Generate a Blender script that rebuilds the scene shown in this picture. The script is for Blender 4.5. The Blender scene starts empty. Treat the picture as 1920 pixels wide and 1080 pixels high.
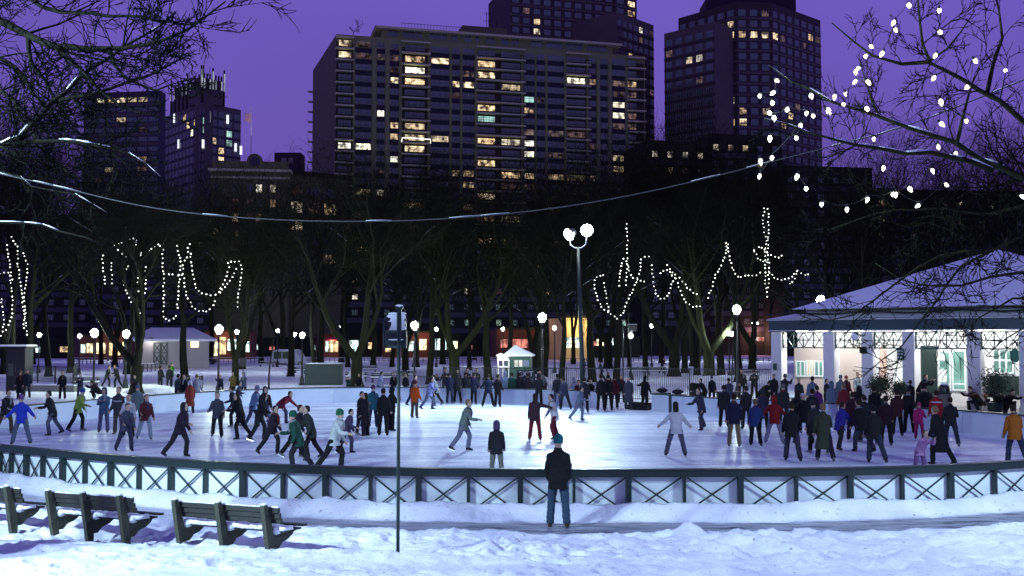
import bpy, bmesh, math, random
import numpy as np
from mathutils import Vector, Matrix
R = math.radians
PI = math.pi
S = bpy.context.scene
COL = S.collection

# ------------------------------------------------------------------ camera
FPX = 2000.0                      # focal length in pixels of the 1920 px wide photograph
CAM_Z = 3.75
PITCH = math.atan(95.0 / FPX)
cam_d = bpy.data.cameras.new('camera')
cam_d.sensor_width = 36
cam_d.lens = 36 * FPX / 1920
cam_d.clip_start = 0.1
cam_d.clip_end = 4000
cam = bpy.data.objects.new('camera', cam_d)
COL.objects.link(cam)
cam.location = (0, 0, CAM_Z)
cam.rotation_euler = (PI / 2 + PITCH, 0, 0)
S.camera = cam

# ------------------------------------------------------------------ world: dusk sky
W = bpy.data.worlds.new('World')
S.world = W
W.use_nodes = True
wn, wl = W.node_tree.nodes, W.node_tree.links
wn.clear()
wo = wn.new('ShaderNodeOutputWorld')
wb = wn.new('ShaderNodeBackground')
wl.new(wb.outputs[0], wo.inputs[0])
sky = wn.new('ShaderNodeTexSky')
sky.sky_type = 'NISHITA'
sky.sun_disc = False
sky.sun_elevation = R(-4)
sky.sun_rotation = R(200)
tcw = wn.new('ShaderNodeTexCoord')
sepw = wn.new('ShaderNodeSeparateXYZ')
wl.new(tcw.outputs['Generated'], sepw.inputs[0])
rampw = wn.new('ShaderNodeValToRGB')
wl.new(sepw.outputs['Z'], rampw.inputs[0])
cr = rampw.color_ramp
cr.elements[0].position = 0.0
cr.elements[0].color = (0.105, 0.062, 0.27, 1)
cr.elements[1].position = 1.0
cr.elements[1].color = (0.085, 0.072, 0.36, 1)
e = cr.elements.new(0.12); e.color = (0.135, 0.082, 0.39, 1)
e = cr.elements.new(0.32); e.color = (0.142, 0.097, 0.49, 1)
addw = wn.new('ShaderNodeMixRGB')
addw.blend_type = 'ADD'
addw.inputs[0].default_value = 0.10
wl.new(rampw.outputs[0], addw.inputs[1])
wl.new(sky.outputs[0], addw.inputs[2])
wl.new(addw.outputs[0], wb.inputs[0])
skn = wn.new('ShaderNodeTexNoise'); skn.inputs['Scale'].default_value = 1.6; skn.inputs['Detail'].default_value = 3
wl.new(tcw.outputs['Generated'], skn.inputs[0])
skm = wn.new('ShaderNodeMapRange'); skm.inputs[1].default_value = 0.3; skm.inputs[2].default_value = 0.7
skm.inputs[3].default_value = 0.86; skm.inputs[4].default_value = 1.12
wl.new(skn.outputs[0], skm.inputs[0]); wl.new(skm.outputs[0], wb.inputs[1])

S.view_settings.view_transform = 'Standard'
S.view_settings.look = 'None'
S.view_settings.exposure = 0.0
S.view_settings.gamma = 1.0
S.cycles.max_bounces = 5
S.cycles.diffuse_bounces = 3
S.cycles.glossy_bounces = 2
S.cycles.transmission_bounces = 2
S.cycles.sample_clamp_indirect = 3.0
S.cycles.sample_clamp_direct = 0.0
S.cycles.caustics_reflective = False
S.cycles.caustics_refractive = False

# ------------------------------------------------------------------ helpers
cp, sp = math.cos(PITCH), math.sin(PITCH)
def ray(px, py):
    x = (px - 960) / FPX
    y = -(py - 540) / FPX
    return Vector((x, cp - y * sp, sp + y * cp))
def U(px, py, d):
    """the point seen at photo pixel (px, py) at distance d along Y"""
    r = ray(px, py)
    return Vector((0, 0, CAM_Z)) + r * (d / r.y)
def G(px, py, z=0.0):
    """the point of the level z seen at photo pixel (px, py)"""
    r = ray(px, py)
    return Vector((0, 0, CAM_Z)) + r * ((z - CAM_Z) / r.z)
def V(*a): return Vector(a)

class MB:
    def __init__(s, off=(0, 0, 0)):
        s.v, s.f, s.m, s.off = [], [], [], Vector(off)
    def add(s, vs, fs, mat=0):
        n = len(s.v)
        s.v.extend([tuple(p) for p in vs])
        s.f.extend([tuple(i + n for i in f) for f in fs])
        s.m.extend([mat] * len(fs))
    def quad(s, a, b, c, d, mat=0): s.add([a, b, c, d], [(0, 1, 2, 3)], mat)
    def box(s, c, size, rz=0.0, mat=0, ux=None, taper=1.0):
        c = Vector(c); hx, hy, hz = size[0] / 2, size[1] / 2, size[2] / 2
        if ux is None: ux = Vector((math.cos(rz), math.sin(rz), 0))
        uy = Vector((-ux.y, ux.x, 0)); uz = Vector((0, 0, 1))
        vs = []
        for k in (-1, 1):
            t = taper if k == 1 else 1.0
            for i, j in ((-1, -1), (1, -1), (1, 1), (-1, 1)):
                vs.append(c + ux * (i * hx * t) + uy * (j * hy * t) + uz * (k * hz))
        s.add(vs, [(0, 3, 2, 1), (4, 5, 6, 7), (0, 1, 5, 4), (1, 2, 6, 5), (2, 3, 7, 6), (3, 0, 4, 7)], mat)
    def bar(s, a, b, w, h, mat=0, up=(0, 0, 1)):
        """box from a to b, w across, h along up"""
        a, b = Vector(a), Vector(b); d = (b - a)
        if d.length < 1e-6: return
        d.normalize(); up = Vector(up)
        side = d.cross(up)
        if side.length < 1e-4: side = d.cross(Vector((1, 0, 0)))
        side.normalize(); u = side.cross(d).normalized()
        vs = [p + side * (i * w / 2) + u * (j * h / 2) for p in (a, b) for i, j in ((-1, -1), (1, -1), (1, 1), (-1, 1))]
        s.add(vs, [(0, 1, 2, 3), (7, 6, 5, 4), (0, 4, 5, 1), (1, 5, 6, 2), (2, 6, 7, 3), (3, 7, 4, 0)], mat)
    def tube(s, pts, rad, n=6, mat=0, cap=True):
        pts = [Vector(p) for p in pts]
        if not hasattr(rad, '__len__'): rad = [rad] * len(pts)
        rings = []
        prev = None
        for i, p in enumerate(pts):
            a = pts[max(0, i - 1)]; b = pts[min(len(pts) - 1, i + 1)]
            d = (b - a).normalized()
            if prev is None:
                side = d.cross(Vector((0, 0, 1)))
                if side.length < 0.05: side = d.cross(Vector((0, 1, 0)))
            else:
                side = prev - d * prev.dot(d)
            side.normalize(); prev = side
            u = side.cross(d)
            rings.append([p + (side * math.cos(2 * PI * k / n) + u * math.sin(2 * PI * k / n)) * rad[i] for k in range(n)])
        vs = [q for r in rings for q in r]
        fs = [(i * n + k, i * n + (k + 1) % n, (i + 1) * n + (k + 1) % n, (i + 1) * n + k) for i in range(len(pts) - 1) for k in range(n)]
        if cap:
            fs.append(tuple(range(n - 1, -1, -1))); fs.append(tuple((len(pts) - 1) * n + k for k in range(n)))
        s.add(vs, fs, mat)
    def lathe(s, c, prof, n=12, mat=0):
        """prof: (radius, z) from bottom to top"""
        c = Vector(c)
        vs = [c + Vector((r * math.cos(2 * PI * k / n), r * math.sin(2 * PI * k / n), z)) for r, z in prof for k in range(n)]
        fs = [(i * n + k, i * n + (k + 1) % n, (i + 1) * n + (k + 1) % n, (i + 1) * n + k) for i in range(len(prof) - 1) for k in range(n)]
        fs.append(tuple(range(n - 1, -1, -1))); fs.append(tuple((len(prof) - 1) * n + k for k in range(n)))
        s.add(vs, fs, mat)
    def ball(s, c, r, n=10, mat=0, sz=1.0, sy=1.0):
        m = n // 2; prof = []
        c = Vector(c)
        vs = [c + Vector((0, 0, -r * sz))]
        for i in range(1, m):
            t = PI * i / m
            for k in range(n):
                vs.append(c + Vector((r * math.sin(t) * math.cos(2 * PI * k / n), r * sy * math.sin(t) * math.sin(2 * PI * k / n), -r * sz * math.cos(t))))
        vs.append(c + Vector((0, 0, r * sz)))
        fs = [(0, 1 + (k + 1) % n, 1 + k) for k in range(n)]
        for i in range(m - 2):
            fs += [(1 + i * n + k, 1 + i * n + (k + 1) % n, 1 + (i + 1) * n + (k + 1) % n, 1 + (i + 1) * n + k) for k in range(n)]
        L = len(vs) - 1
        fs += [(L, 1 + (m - 2) * n + k, 1 + (m - 2) * n + (k + 1) % n) for k in range(n)]
        s.add(vs, fs, mat)
    def prism(s, poly, a, b, mat=0):
        """poly: 2-D outline mapped by a(u, v) and b(u, v) to the two end faces"""
        n = len(poly)
        vs = [a(*p) for p in poly] + [b(*p) for p in poly]
        fs = [tuple(range(n)), tuple(range(2 * n - 1, n - 1, -1))]
        fs += [(k, n + k, n + (k + 1) % n, (k + 1) % n) for k in range(n)]
        s.add(vs, fs, mat)
    def mesh(s, name, mats, smooth=False):
        me = bpy.data.meshes.new(name)
        o = Vector(s.off)
        me.from_pydata([(x - o.x, y - o.y, z - o.z) for x, y, z in s.v], [], s.f)
        for m in mats: me.materials.append(m)
        if len(mats) > 1: me.polygons.foreach_set('material_index', s.m)
        if smooth: me.polygons.foreach_set('use_smooth', [True] * len(me.polygons))
        me.update()
        return me
    def build(s, name, mats, parent=None, smooth=False):
        if not isinstance(mats, (list, tuple)): mats = [mats]
        o = bpy.data.objects.new(name, s.mesh(name, mats, smooth))
        COL.objects.link(o)
        if parent is not None: o.parent = parent
        return o

def tag(o, label=None, cat=None, group=None, kind=None):
    if label: o['label'] = label
    if cat: o['category'] = cat
    if group: o['group'] = group
    if kind: o['kind'] = kind
    return o
def thing(name, label, cat, loc=(0, 0, 0), rz=0.0, group=None):
    o = bpy.data.objects.new(name, None)
    COL.objects.link(o)
    o.empty_display_size = 0.3
    o.location = loc; o.rotation_euler = (0, 0, rz)
    return tag(o, label, cat, group)
def copy_tree(o, loc=None, rz=None, label=None, scale=None, group=None, parent=None):
    c = o.copy(); COL.objects.link(c)
    if parent is not None: c.parent = parent
    if loc is not None: c.location = loc
    if rz is not None: c.rotation_euler = (0, 0, rz)
    if scale is not None: c.scale = scale if hasattr(scale, '__len__') else (scale,) * 3
    if label: c['label'] = label
    if group: c['group'] = group
    for ch in KIDS.get(o.name, []):
        d = copy_tree(ch, parent=c)
        KIDS.setdefault(c.name, []).append(d)
    return c
KIDS = {}
def kid(parent, child):
    child.parent = parent
    KIDS.setdefault(parent.name, []).append(child)
    return child

# ------------------------------------------------------------------ materials
MATS = {}
def mat(name, col, rough=0.7, var=0.15, scale=3.0, bump=0.0, metal=0.0, spec=0.5, stretch=None, bscale=None, detail=4):
    if name in MATS: return MATS[name]
    m = bpy.data.materials.new(name); m.use_nodes = True
    n, l = m.node_tree.nodes, m.node_tree.links
    b = n['Principled BSDF']
    b.inputs['Roughness'].default_value = rough
    b.inputs['Metallic'].default_value = metal
    b.inputs['Specular IOR Level'].default_value = spec
    tc = n.new('ShaderNodeTexCoord'); mp = n.new('ShaderNodeMapping')
    l.new(tc.outputs['Object'], mp.inputs[0])
    if stretch: mp.inputs['Scale'].default_value = stretch
    nz = n.new('ShaderNodeTexNoise'); nz.inputs['Scale'].default_value = scale; nz.inputs['Detail'].default_value = detail
    l.new(mp.outputs[0], nz.inputs[0])
    mx = n.new('ShaderNodeMixRGB'); l.new(nz.outputs[0], mx.inputs[0])
    mx.inputs[1].default_value = (*[c * (1 - var) for c in col], 1)
    mx.inputs[2].default_value = (*[min(1, c * (1 + var)) for c in col], 1)
    l.new(mx.outputs[0], b.inputs['Base Color'])
    if bump:
        nb = n.new('ShaderNodeTexNoise'); nb.inputs['Scale'].default_value = bscale or scale * 4; nb.inputs['Detail'].default_value = 8
        l.new(mp.outputs[0], nb.inputs[0])
        bp = n.new('ShaderNodeBump'); bp.inputs['Strength'].default_value = bump; bp.inputs['Distance'].default_value = 0.05
        l.new(nb.outputs[0], bp.inputs['Height']); l.new(bp.outputs[0], b.inputs['Normal'])
    MATS[name] = m
    return m
def emit(name, col, strength, var=0.0, scale=1.0, sample=True, rnd=None):
    if name in MATS: return MATS[name]
    m = bpy.data.materials.new(name); m.use_nodes = True
    n, l = m.node_tree.nodes, m.node_tree.links
    n.remove(n['Principled BSDF'])
    e = n.new('ShaderNodeEmission'); l.new(e.outputs[0], n['Material Output'].inputs[0])
    e.inputs[0].default_value = (*col, 1); e.inputs[1].default_value = strength
    if var:
        tc = n.new('ShaderNodeTexCoord'); nz = n.new('ShaderNodeTexNoise'); nz.inputs['Scale'].default_value = scale
        nz.inputs['Detail'].default_value = 3
        l.new(tc.outputs['Object'], nz.inputs[0])
        mr = n.new('ShaderNodeMapRange')
        mr.inputs[1].default_value = 0.40; mr.inputs[2].default_value = 0.62
        mr.inputs[3].default_value = strength * (1 - var); mr.inputs[4].default_value = strength * (1 + var)
        l.new(nz.outputs[0], mr.inputs[0]); l.new(mr.outputs[0], e.inputs[1])
    if rnd:
        oi = n.new('ShaderNodeObjectInfo'); mx = n.new('ShaderNodeMixRGB'); l.new(oi.outputs['Random'], mx.inputs[0])
        mx.inputs[1].default_value = (*col, 1); mx.inputs[2].default_value = (*rnd, 1); l.new(mx.outputs[0], e.inputs[0])
        m1 = n.new('ShaderNodeMath'); m1.operation = 'MULTIPLY'; m1.inputs[1].default_value = 7.31; l.new(oi.outputs['Random'], m1.inputs[0])
        m2 = n.new('ShaderNodeMath'); m2.operation = 'FRACT'; l.new(m1.outputs[0], m2.inputs[0])
        m3 = n.new('ShaderNodeMapRange'); m3.inputs[3].default_value = 0.35; m3.inputs[4].default_value = 1.35; l.new(m2.outputs[0], m3.inputs[0])
        m4 = n.new('ShaderNodeMath'); m4.operation = 'MULTIPLY'; l.new(m3.outputs[0], m4.inputs[0])
        if var: l.new(mr.outputs[0], m4.inputs[1])
        else: m4.inputs[1].default_value = strength
        l.new(m4.outputs[0], e.inputs[1])
    if not sample: m.cycles.emission_sampling = 'NONE'
    MATS[name] = m
    return m
def cloth(col): 
    k = 'cloth_%d_%d_%d' % tuple(int(c * 999) for c in col)
    col = [c * 0.72 for c in col]
    return mat(k, col, rough=0.9, var=0.22, scale=9, bump=0.25, bscale=28, spec=0.2)

M_snow = mat('snow', (0.80, 0.83, 0.88), 0.75, 0.05, 2, 0.4, bscale=12, spec=0.3)
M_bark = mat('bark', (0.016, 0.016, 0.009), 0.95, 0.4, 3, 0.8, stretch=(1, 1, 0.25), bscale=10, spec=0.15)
M_bark_lit = mat('bark_lit_tint', (0.036, 0.040, 0.016), 0.95, 0.4, 3, 0.8, stretch=(1, 1, 0.25), bscale=10, spec=0.15)  # lighter copy of bark, greenish lamplight put into its colour
M_twig = mat('twig', (0.012, 0.0125, 0.006), 0.95, 0.3, 1, spec=0.1)
M_twig_d = mat('twig_silhouette', (0.007, 0.007, 0.005), 0.95, 0.3, 1, spec=0.05)  # darkened copy of twig, the unlit silhouette put into its colour
M_bark_d = mat('bark_silhouette', (0.014, 0.013, 0.009), 0.95, 0.3, 3, 0.6, spec=0.1)  # same for the bark: silhouette darkness painted into the base colour
M_green = mat('dark_green_paint', (0.008, 0.021, 0.019), 0.38, 0.2, 5, 0.08)
M_green2 = mat('green_paint', (0.02, 0.075, 0.05), 0.4, 0.2, 5, 0.08)
M_black = mat('black_metal', (0.012, 0.013, 0.015), 0.4, 0.2, 5)
M_white = mat('white_paint', (0.72, 0.73, 0.75), 0.55, 0.07, 2, 0.1)
M_wood = mat('bench_wood', (0.016, 0.017, 0.013), 0.6, 0.3, 4, 0.3, stretch=(1, 1, 1))
M_woodpost = mat('bench_post', (0.040, 0.042, 0.026), 0.8, 0.35, 5, 0.5)
# ================================================================== fence line and rink outline
POST_X = [2,24,52,83,120,162,210,263,323,387,457,532,612,696,786,879,976,1076,1178,1282,1387,1491,1592,1689,1780,1862]
RX = [0,60,120,200,300,400,480,640,800,960,1100,1250,1440,1600,1700,1800,1920]
RY = [835,841,846,852,860,867,872,876,878.5,880,880.7,881,880.5,878,875,871,864]
pc = np.polyfit(np.array(RX) / 1000, RY, 5)
RAIL_Z = 1.0
posts = [G(x, float(np.polyval(pc, x / 1000)), RAIL_Z).to_2d() for x in POST_X]
posts = [posts[0] + Vector((-0.50 * k - 0.02 * k * k, 0.42 * k + 0.02 * k * k)) for k in range(5, 0, -1)] + posts
d1 = (posts[-1] - posts[-2])
for k in range(1, 5):
    a = R(3.2); d1 = Vector((d1.x * math.cos(a) - d1.y * math.sin(a), d1.x * math.sin(a) + d1.y * math.cos(a)))
    posts.append(posts[-1] + d1)
near = list(posts)
right_far = [V(17.6, 29.0), V(19.9, 33.5), V(19.8, 37.5)]
def top_pt(px, py, z=0.9): return G(px, py, z).to_2d()
far = [top_pt(1892, 776), top_pt(1783, 767), top_pt(1600, 758), top_pt(1480, 752), top_pt(1360, 747), top_pt(1222, 738)]
gap_b = [top_pt(1165, 735.5)]
far2 = [top_pt(1120, 733.5), top_pt(1060, 731), top_pt(960, 728.5), top_pt(820, 726), top_pt(690, 725), top_pt(560, 727), top_pt(440, 731), top_pt(320, 738), top_pt(180, 748), top_pt(20, 762)]
left_far = [V(-23.2, 42), V(-23.4, 38), V(-21.8, 34.5)]
outline = near + right_far + far + gap_b + far2 + left_far
def smooth_closed(pts, it=1):
    for _ in range(it):
        q = []
        for i in range(len(pts)):
            a, b = pts[i], pts[(i + 1) % len(pts)]
            q += [a.lerp(b, 0.25), a.lerp(b, 0.75)]
        pts = q
    return pts
OUT = outline
poly = np.array([(p.x, p.y) for p in OUT])
def seg_dist(P, Q):
    """distance from points P (n,2) to closed polyline Q, and inside mask"""
    best = np.full(len(P), 1e9); inside = np.zeros(len(P), bool)
    for i in range(len(Q)):
        a, b = Q[i], Q[(i + 1) % len(Q)]
        ab = b - a; t = np.clip(((P - a) @ ab) / (ab @ ab), 0, 1)
        d = np.hypot(*(P - (a + t[:, None] * ab)).T); best = np.minimum(best, d)
        c = ((a[1] > P[:, 1]) != (b[1] > P[:, 1]))
        with np.errstate(divide='ignore', invalid='ignore'):
            xx = (b[0] - a[0]) * (P[:, 1] - a[1]) / (b[1] - a[1] + 1e-12) + a[0]
        inside ^= c & (P[:, 0] < xx)
    return best, inside

# ================================================================== snow ground
def vnoise(x, y, seed):
    rs = np.random.RandomState(seed); T = rs.rand(256, 256)
    xi = np.floor(x).astype(int); yi = np.floor(y).astype(int)
    fx = x - xi; fy = y - yi
    fx = fx * fx * (3 - 2 * fx); fy = fy * fy * (3 - 2 * fy)
    g = lambda i, j: T[(xi + i) % 256, (yi + j) % 256]
    return (g(0, 0) * (1 - fx) + g(1, 0) * fx) * (1 - fy) + (g(0, 1) * (1 - fx) + g(1, 1) * fx) * fy
def fbm(x, y, seed, oct=4, f=1.0):
    s = 0; a = 1; t = 0
    for o in range(oct):
        s = s + a * vnoise(x * f + 17 * o, y * f + 5 * o, seed + o); t += a; a *= 0.5; f *= 2.03
    return s / t
xs = np.concatenate([[-900, -500, -250, -150, -90, -60, -45, -35], np.arange(-28, -15, 0.5), np.arange(-15, 13.5, 0.065), np.arange(13.5, 28, 0.5), [35, 45, 60, 90, 150, 250, 500, 900]])
ys = np.concatenate([[-40, -20, -8, 0, 4, 8, 11], np.arange(12.5, 15.5, 0.25), np.arange(15.5, 27.6, 0.065), np.arange(27.7, 34, 0.3), np.arange(34, 90, 1.5), np.arange(90, 200, 6), [220, 260, 320, 420, 600, 900, 1500]])
XX, YY = np.meshgrid(xs, ys)
P = np.stack([XX.ravel(), YY.ravel()], 1)
dist, ins = seg_dist(P, poly)
x_, y_ = P[:, 0], P[:, 1]
def sstep(a, b, v): t = np.clip((v - a) / (b - a), 0, 1); return t * t * (3 - 2 * t)
wob = (fbm(x_, y_, 3, 3, 0.35) - 0.5) * 0.9
bank = 0.30 * (1 - sstep(0.08, 0.66, dist + wob * 0.22)) * (0.8 + 0.5 * fbm(x_, y_, 5, 3, 1.1))
path = sstep(0.55, 0.80, dist + wob * 0.3) * (1 - sstep(1.85, 2.15, dist + wob * 0.7))
path = path * (y_ < 30)
ruts = np.abs(np.sin((dist + wob * 0.25) * 7.0))
lump = fbm(x_, y_, 11, 5, 1.6)
lump2 = np.clip(fbm(x_, y_, 31, 4, 4.5) - 0.45, 0, 1)
rough = sstep(1.9, 2.4, dist + wob * 0.5)
h = bank + (1 - path) * (0.10 * (lump - 0.5) + 0.10 * lump2) + path * (0.020 * ruts + 0.03 * (fbm(x_, y_, 41, 4, 5) - 0.5))
h += rough * (0.03 + 0.24 * (fbm(x_, y_, 21, 4, 0.9) - 0.5) + (0.10 + 0.34 * sstep(0.42, 0.62, fbm(x_, y_, 57, 3, 0.45))) * np.clip(fbm(x_, y_, 51, 5, 2.4) - 0.5, 0, 1) + 0.10 * np.abs(fbm(x_, y_, 55, 3, 4.5) - 0.5))
# trodden, ploughed ridge between path and the bench strip
h += 0.06 * np.exp(-((dist - 2.2 + wob * 0.5) / 0.22) ** 2) * (0.4 + fbm(x_, y_, 61, 3, 2.5))
# smooth drift on the camera side of the benches
yb = 19.0 + (-0.155) * (x_ + 6.7)              # line through the bench feet
drift = sstep(-0.15, 0.55, yb - y_)
leftish = 1 - sstep(-3.5, 1.0, x_)
sm = drift * (0.35 + 0.65 * leftish)
h = h * (1 - sm * 0.85) + sm * (0.20 + 0.04 * (fbm(x_, y_, 71, 3, 0.4)) + 0.012 * np.sin((yb - y_) * 6 + x_ * 0.5))
h = h * (y_ < 31) + (y_ >= 31) * (0.10 * (fbm(x_, y_, 81, 3, 0.12) - 0.5)) 
h = np.where(y_ > 100, h + (y_ - 100) * 0.004 * (y_ < 200) + (y_ >= 200) * 0.4, h)
rf = np.random.RandomState(12)
for k in range(620):                            # footprints: trails beside the path and stray steps in front
    if k % 20 == 0:
        fx, fy = rf.uniform(-12, 11), rf.uniform(16.8, 20.6); fa = rf.uniform(-0.6, 0.6) + (PI if rf.rand() < 0.5 else 0) + (rf.uniform(-1, 1) if rf.rand() < .4 else 0)
    fx += 0.62 * math.cos(fa); fy += 0.62 * math.sin(fa) * 0.6; sd_ = 0.11 * (1 if k % 2 else -1)
    cx0, cy0 = fx - math.sin(fa) * sd_, fy + math.cos(fa) * sd_
    w_ = np.where((np.abs(x_ - cx0) < 0.5) & (np.abs(y_ - cy0) < 0.5) & (dist > 0.7) & (path < 0.5))[0]
    if cy0 > 27 or len(w_) == 0: continue
    du = (x_[w_] - cx0) * math.cos(fa) + (y_[w_] - cy0) * math.sin(fa); dv = -(x_[w_] - cx0) * math.sin(fa) + (y_[w_] - cy0) * math.cos(fa)
    q_ = (du / 0.17) ** 2 + (dv / 0.085) ** 2
    h[w_] += -0.085 * np.exp(-q_ ** 1.5) + 0.030 * np.exp(-((np.sqrt(q_) - 1.55) / 0.4) ** 2)
h = np.where(ins | (dist < 0.06), -0.05, h)
h = np.where((y_ > 31) & ~ins, np.maximum(h, -0.03) * sstep(0.3, 2.5, dist) - 0.02, h)
def ground_z(x, y):
    i = np.searchsorted(xs, x); j = np.searchsorted(ys, y)
    i = min(max(i, 1), len(xs) - 1); j = min(max(j, 1), len(ys) - 1)
    H = h.reshape(XX.shape); tx = (x - xs[i - 1]) / (xs[i] - xs[i - 1]); ty = (y - ys[j - 1]) / (ys[j] - ys[j - 1])
    return float((H[j - 1, i - 1] * (1 - tx) + H[j - 1, i] * tx) * (1 - ty) + (H[j, i - 1] * (1 - tx) + H[j, i] * tx) * ty)
nx, ny = len(xs), len(ys)
me = bpy.data.meshes.new('ground')
co = np.stack([x_, y_, h], 1).astype(np.float32)
idx = np.arange(nx * ny).reshape(ny, nx)
q = np.stack([idx[:-1, :-1], idx[:-1, 1:], idx[1:, 1:], idx[1:, :-1]], -1).reshape(-1, 4)
me.vertices.add(len(co)); me.vertices.foreach_set('co', co.ravel())
me.loops.add(q.size); me.loops.foreach_set('vertex_index', q.ravel().astype(np.int32))
me.polygons.add(len(q)); me.polygons.foreach_set('loop_start', np.arange(0, q.size, 4, dtype=np.int32))
me.polygons.foreach_set('use_smooth', np.ones(len(q), bool))
me.update(); me.validate()
at = me.attributes.new('slush', 'FLOAT', 'POINT')
slush = path * (0.75 + 0.6 * (fbm(x_, y_, 91, 4, 0.9))) * (0.55 + 0.45 * sstep(-9, 2, x_))
at.data.foreach_set('value', np.clip(slush, 0, 1).astype(np.float32))
gm = bpy.data.materials.new('trodden_snow'); gm.use_nodes = True
n, l = gm.node_tree.nodes, gm.node_tree.links
b = n['Principled BSDF']; b.inputs['Roughness'].default_value = 0.7; b.inputs['Specular IOR Level'].default_value = 0.3
tc = n.new('ShaderNodeTexCoord')
def noise(scale, detail=5, vec=None, st=None):
    z = n.new('ShaderNodeTexNoise'); z.inputs['Scale'].default_value = scale; z.inputs['Detail'].default_value = detail
    if st:
        mp = n.new('ShaderNodeMapping'); mp.inputs['Scale'].default_value = st; l.new(tc.outputs['Object'], mp.inputs[0]); l.new(mp.outputs[0], z.inputs[0])
    else: l.new(tc.outputs['Object'], z.inputs[0])
    return z
def mixc(f, a, b_):
    x = n.new('ShaderNodeMixRGB')
    if hasattr(f, 'is_linked') or hasattr(f, 'links'): l.new(f, x.inputs[0])
    else: x.inputs[0].default_value = f
    for i, c in ((1, a), (2, b_)):
        if isinstance(c, tuple): x.inputs[i].default_value = (*c, 1)
        else: l.new(c, x.inputs[i])
    return x.outputs[0]
def rng_(s, lo, hi, a=0.0, b_=1.0):
    m = n.new('ShaderNodeMapRange'); l.new(s, m.inputs[0]); m.inputs[1].default_value = lo; m.inputs[2].default_value = hi
    m.inputs[3].default_value = a; m.inputs[4].default_value = b_; return m.outputs[0]
base = mixc(rng_(noise(0.9, 6).outputs[0], 0.35, 0.7), (0.66, 0.68, 0.80), (0.84, 0.86, 0.90))
base = mixc(rng_(noise(0.35, 5, st=(0.6, 1.6, 1)).outputs[0], 0.50, 0.68), base, (0.55, 0.55, 0.70))
base = mixc(rng_(noise(11, 4).outputs[0], 0.64, 0.74), base, (0.30, 0.29, 0.30))
attr = n.new('ShaderNodeAttribute'); attr.attribute_name = 'slush'
sl = mixc(rng_(noise(3, 7, st=(0.35, 3.0, 1)).outputs[0], 0.35, 0.65), (0.05, 0.048, 0.06), (0.34, 0.34, 0.44))
base = mixc(attr.outputs['Fac'], base, sl)
l.new(base, b.inputs['Base Color'])
bp = n.new('ShaderNodeBump'); bp.inputs['Strength'].default_value = 0.55; bp.inputs['Distance'].default_value = 0.05
l.new(noise(9, 8).outputs[0], bp.inputs['Height']); l.new(bp.outputs[0], b.inputs['Normal'])
rr = n.new('ShaderNodeMapRange'); l.new(attr.outputs['Fac'], rr.inputs[0]); rr.inputs[3].default_value = 0.75; rr.inputs[4].default_value = 0.32
l.new(rr.outputs[0], b.inputs['Roughness'])
me.materials.append(gm)
g = bpy.data.objects.new('ground', me); COL.objects.link(g); tag(g, kind='structure')

# ------------------------------------------------------------------ ice
im = bpy.data.materials.new('scratched_ice'); im.use_nodes = True
n, l = im.node_tree.nodes, im.node_tree.links
b = n['Principled BSDF']; b.inputs['Specular IOR Level'].default_value = 0.5
tc = n.new('ShaderNodeTexCoord')
c1 = mixc(rng_(noise(0.5, 7, st=(0.25, 1.5, 1)).outputs[0], 0.38, 0.62), (0.33, 0.37, 0.52), (0.80, 0.84, 0.89))
c2 = mixc(rng_(noise(2.2, 8, st=(0.25, 2.6, 1)).outputs[0], 0.56, 0.68), c1, (0.88, 0.92, 0.97))
c3 = mixc(rng_(noise(1.1, 8, st=(0.6, 1.8, 1)).outputs[0], 0.62, 0.74), c2, (0.34, 0.32, 0.50))
for sc_, wd, cc, st3 in ((0.55, 0.010, (0.92, 0.95, 0.98), (1, 1.6, 1)), (1.3, 0.012, (0.30, 0.30, 0.44), (0.7, 1.8, 1)), (0.9, 0.008, (0.95, 0.97, 1.0), (0.4, 2.2, 1)), (3.1, 0.02, (0.40, 0.42, 0.55), (0.5, 1.5, 1))):
    nn = noise(sc_, 3, st=st3); s1 = n.new('ShaderNodeMath'); s1.operation = 'SUBTRACT'; l.new(nn.outputs[0], s1.inputs[0]); s1.inputs[1].default_value = 0.5
    s2 = n.new('ShaderNodeMath'); s2.operation = 'ABSOLUTE'; l.new(s1.outputs[0], s2.inputs[0])
    c3 = mixc(rng_(s2.outputs[0], 0.0, wd, 0.75, 0.0), c3, cc)
l.new(c3, b.inputs['Base Color'])
l.new(rng_(noise(3, 6, st=(0.3, 2, 1)).outputs[0], 0.35, 0.65, 0.32, 0.7), b.inputs['Roughness'])
bp = n.new('ShaderNodeBump'); bp.inputs['Strength'].default_value = 0.35; bp.inputs['Distance'].default_value = 0.03
l.new(noise(6, 8, st=(0.5, 2, 1)).outputs[0], bp.inputs['Height']); l.new(bp.outputs[0], b.inputs['Normal'])
mb = MB(); 
mb.add([(p.x, p.y, 0.0) for p in OUT], [tuple(range(len(OUT)))])
ice = mb.build('ice', im); tag(ice, kind='structure')

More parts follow.
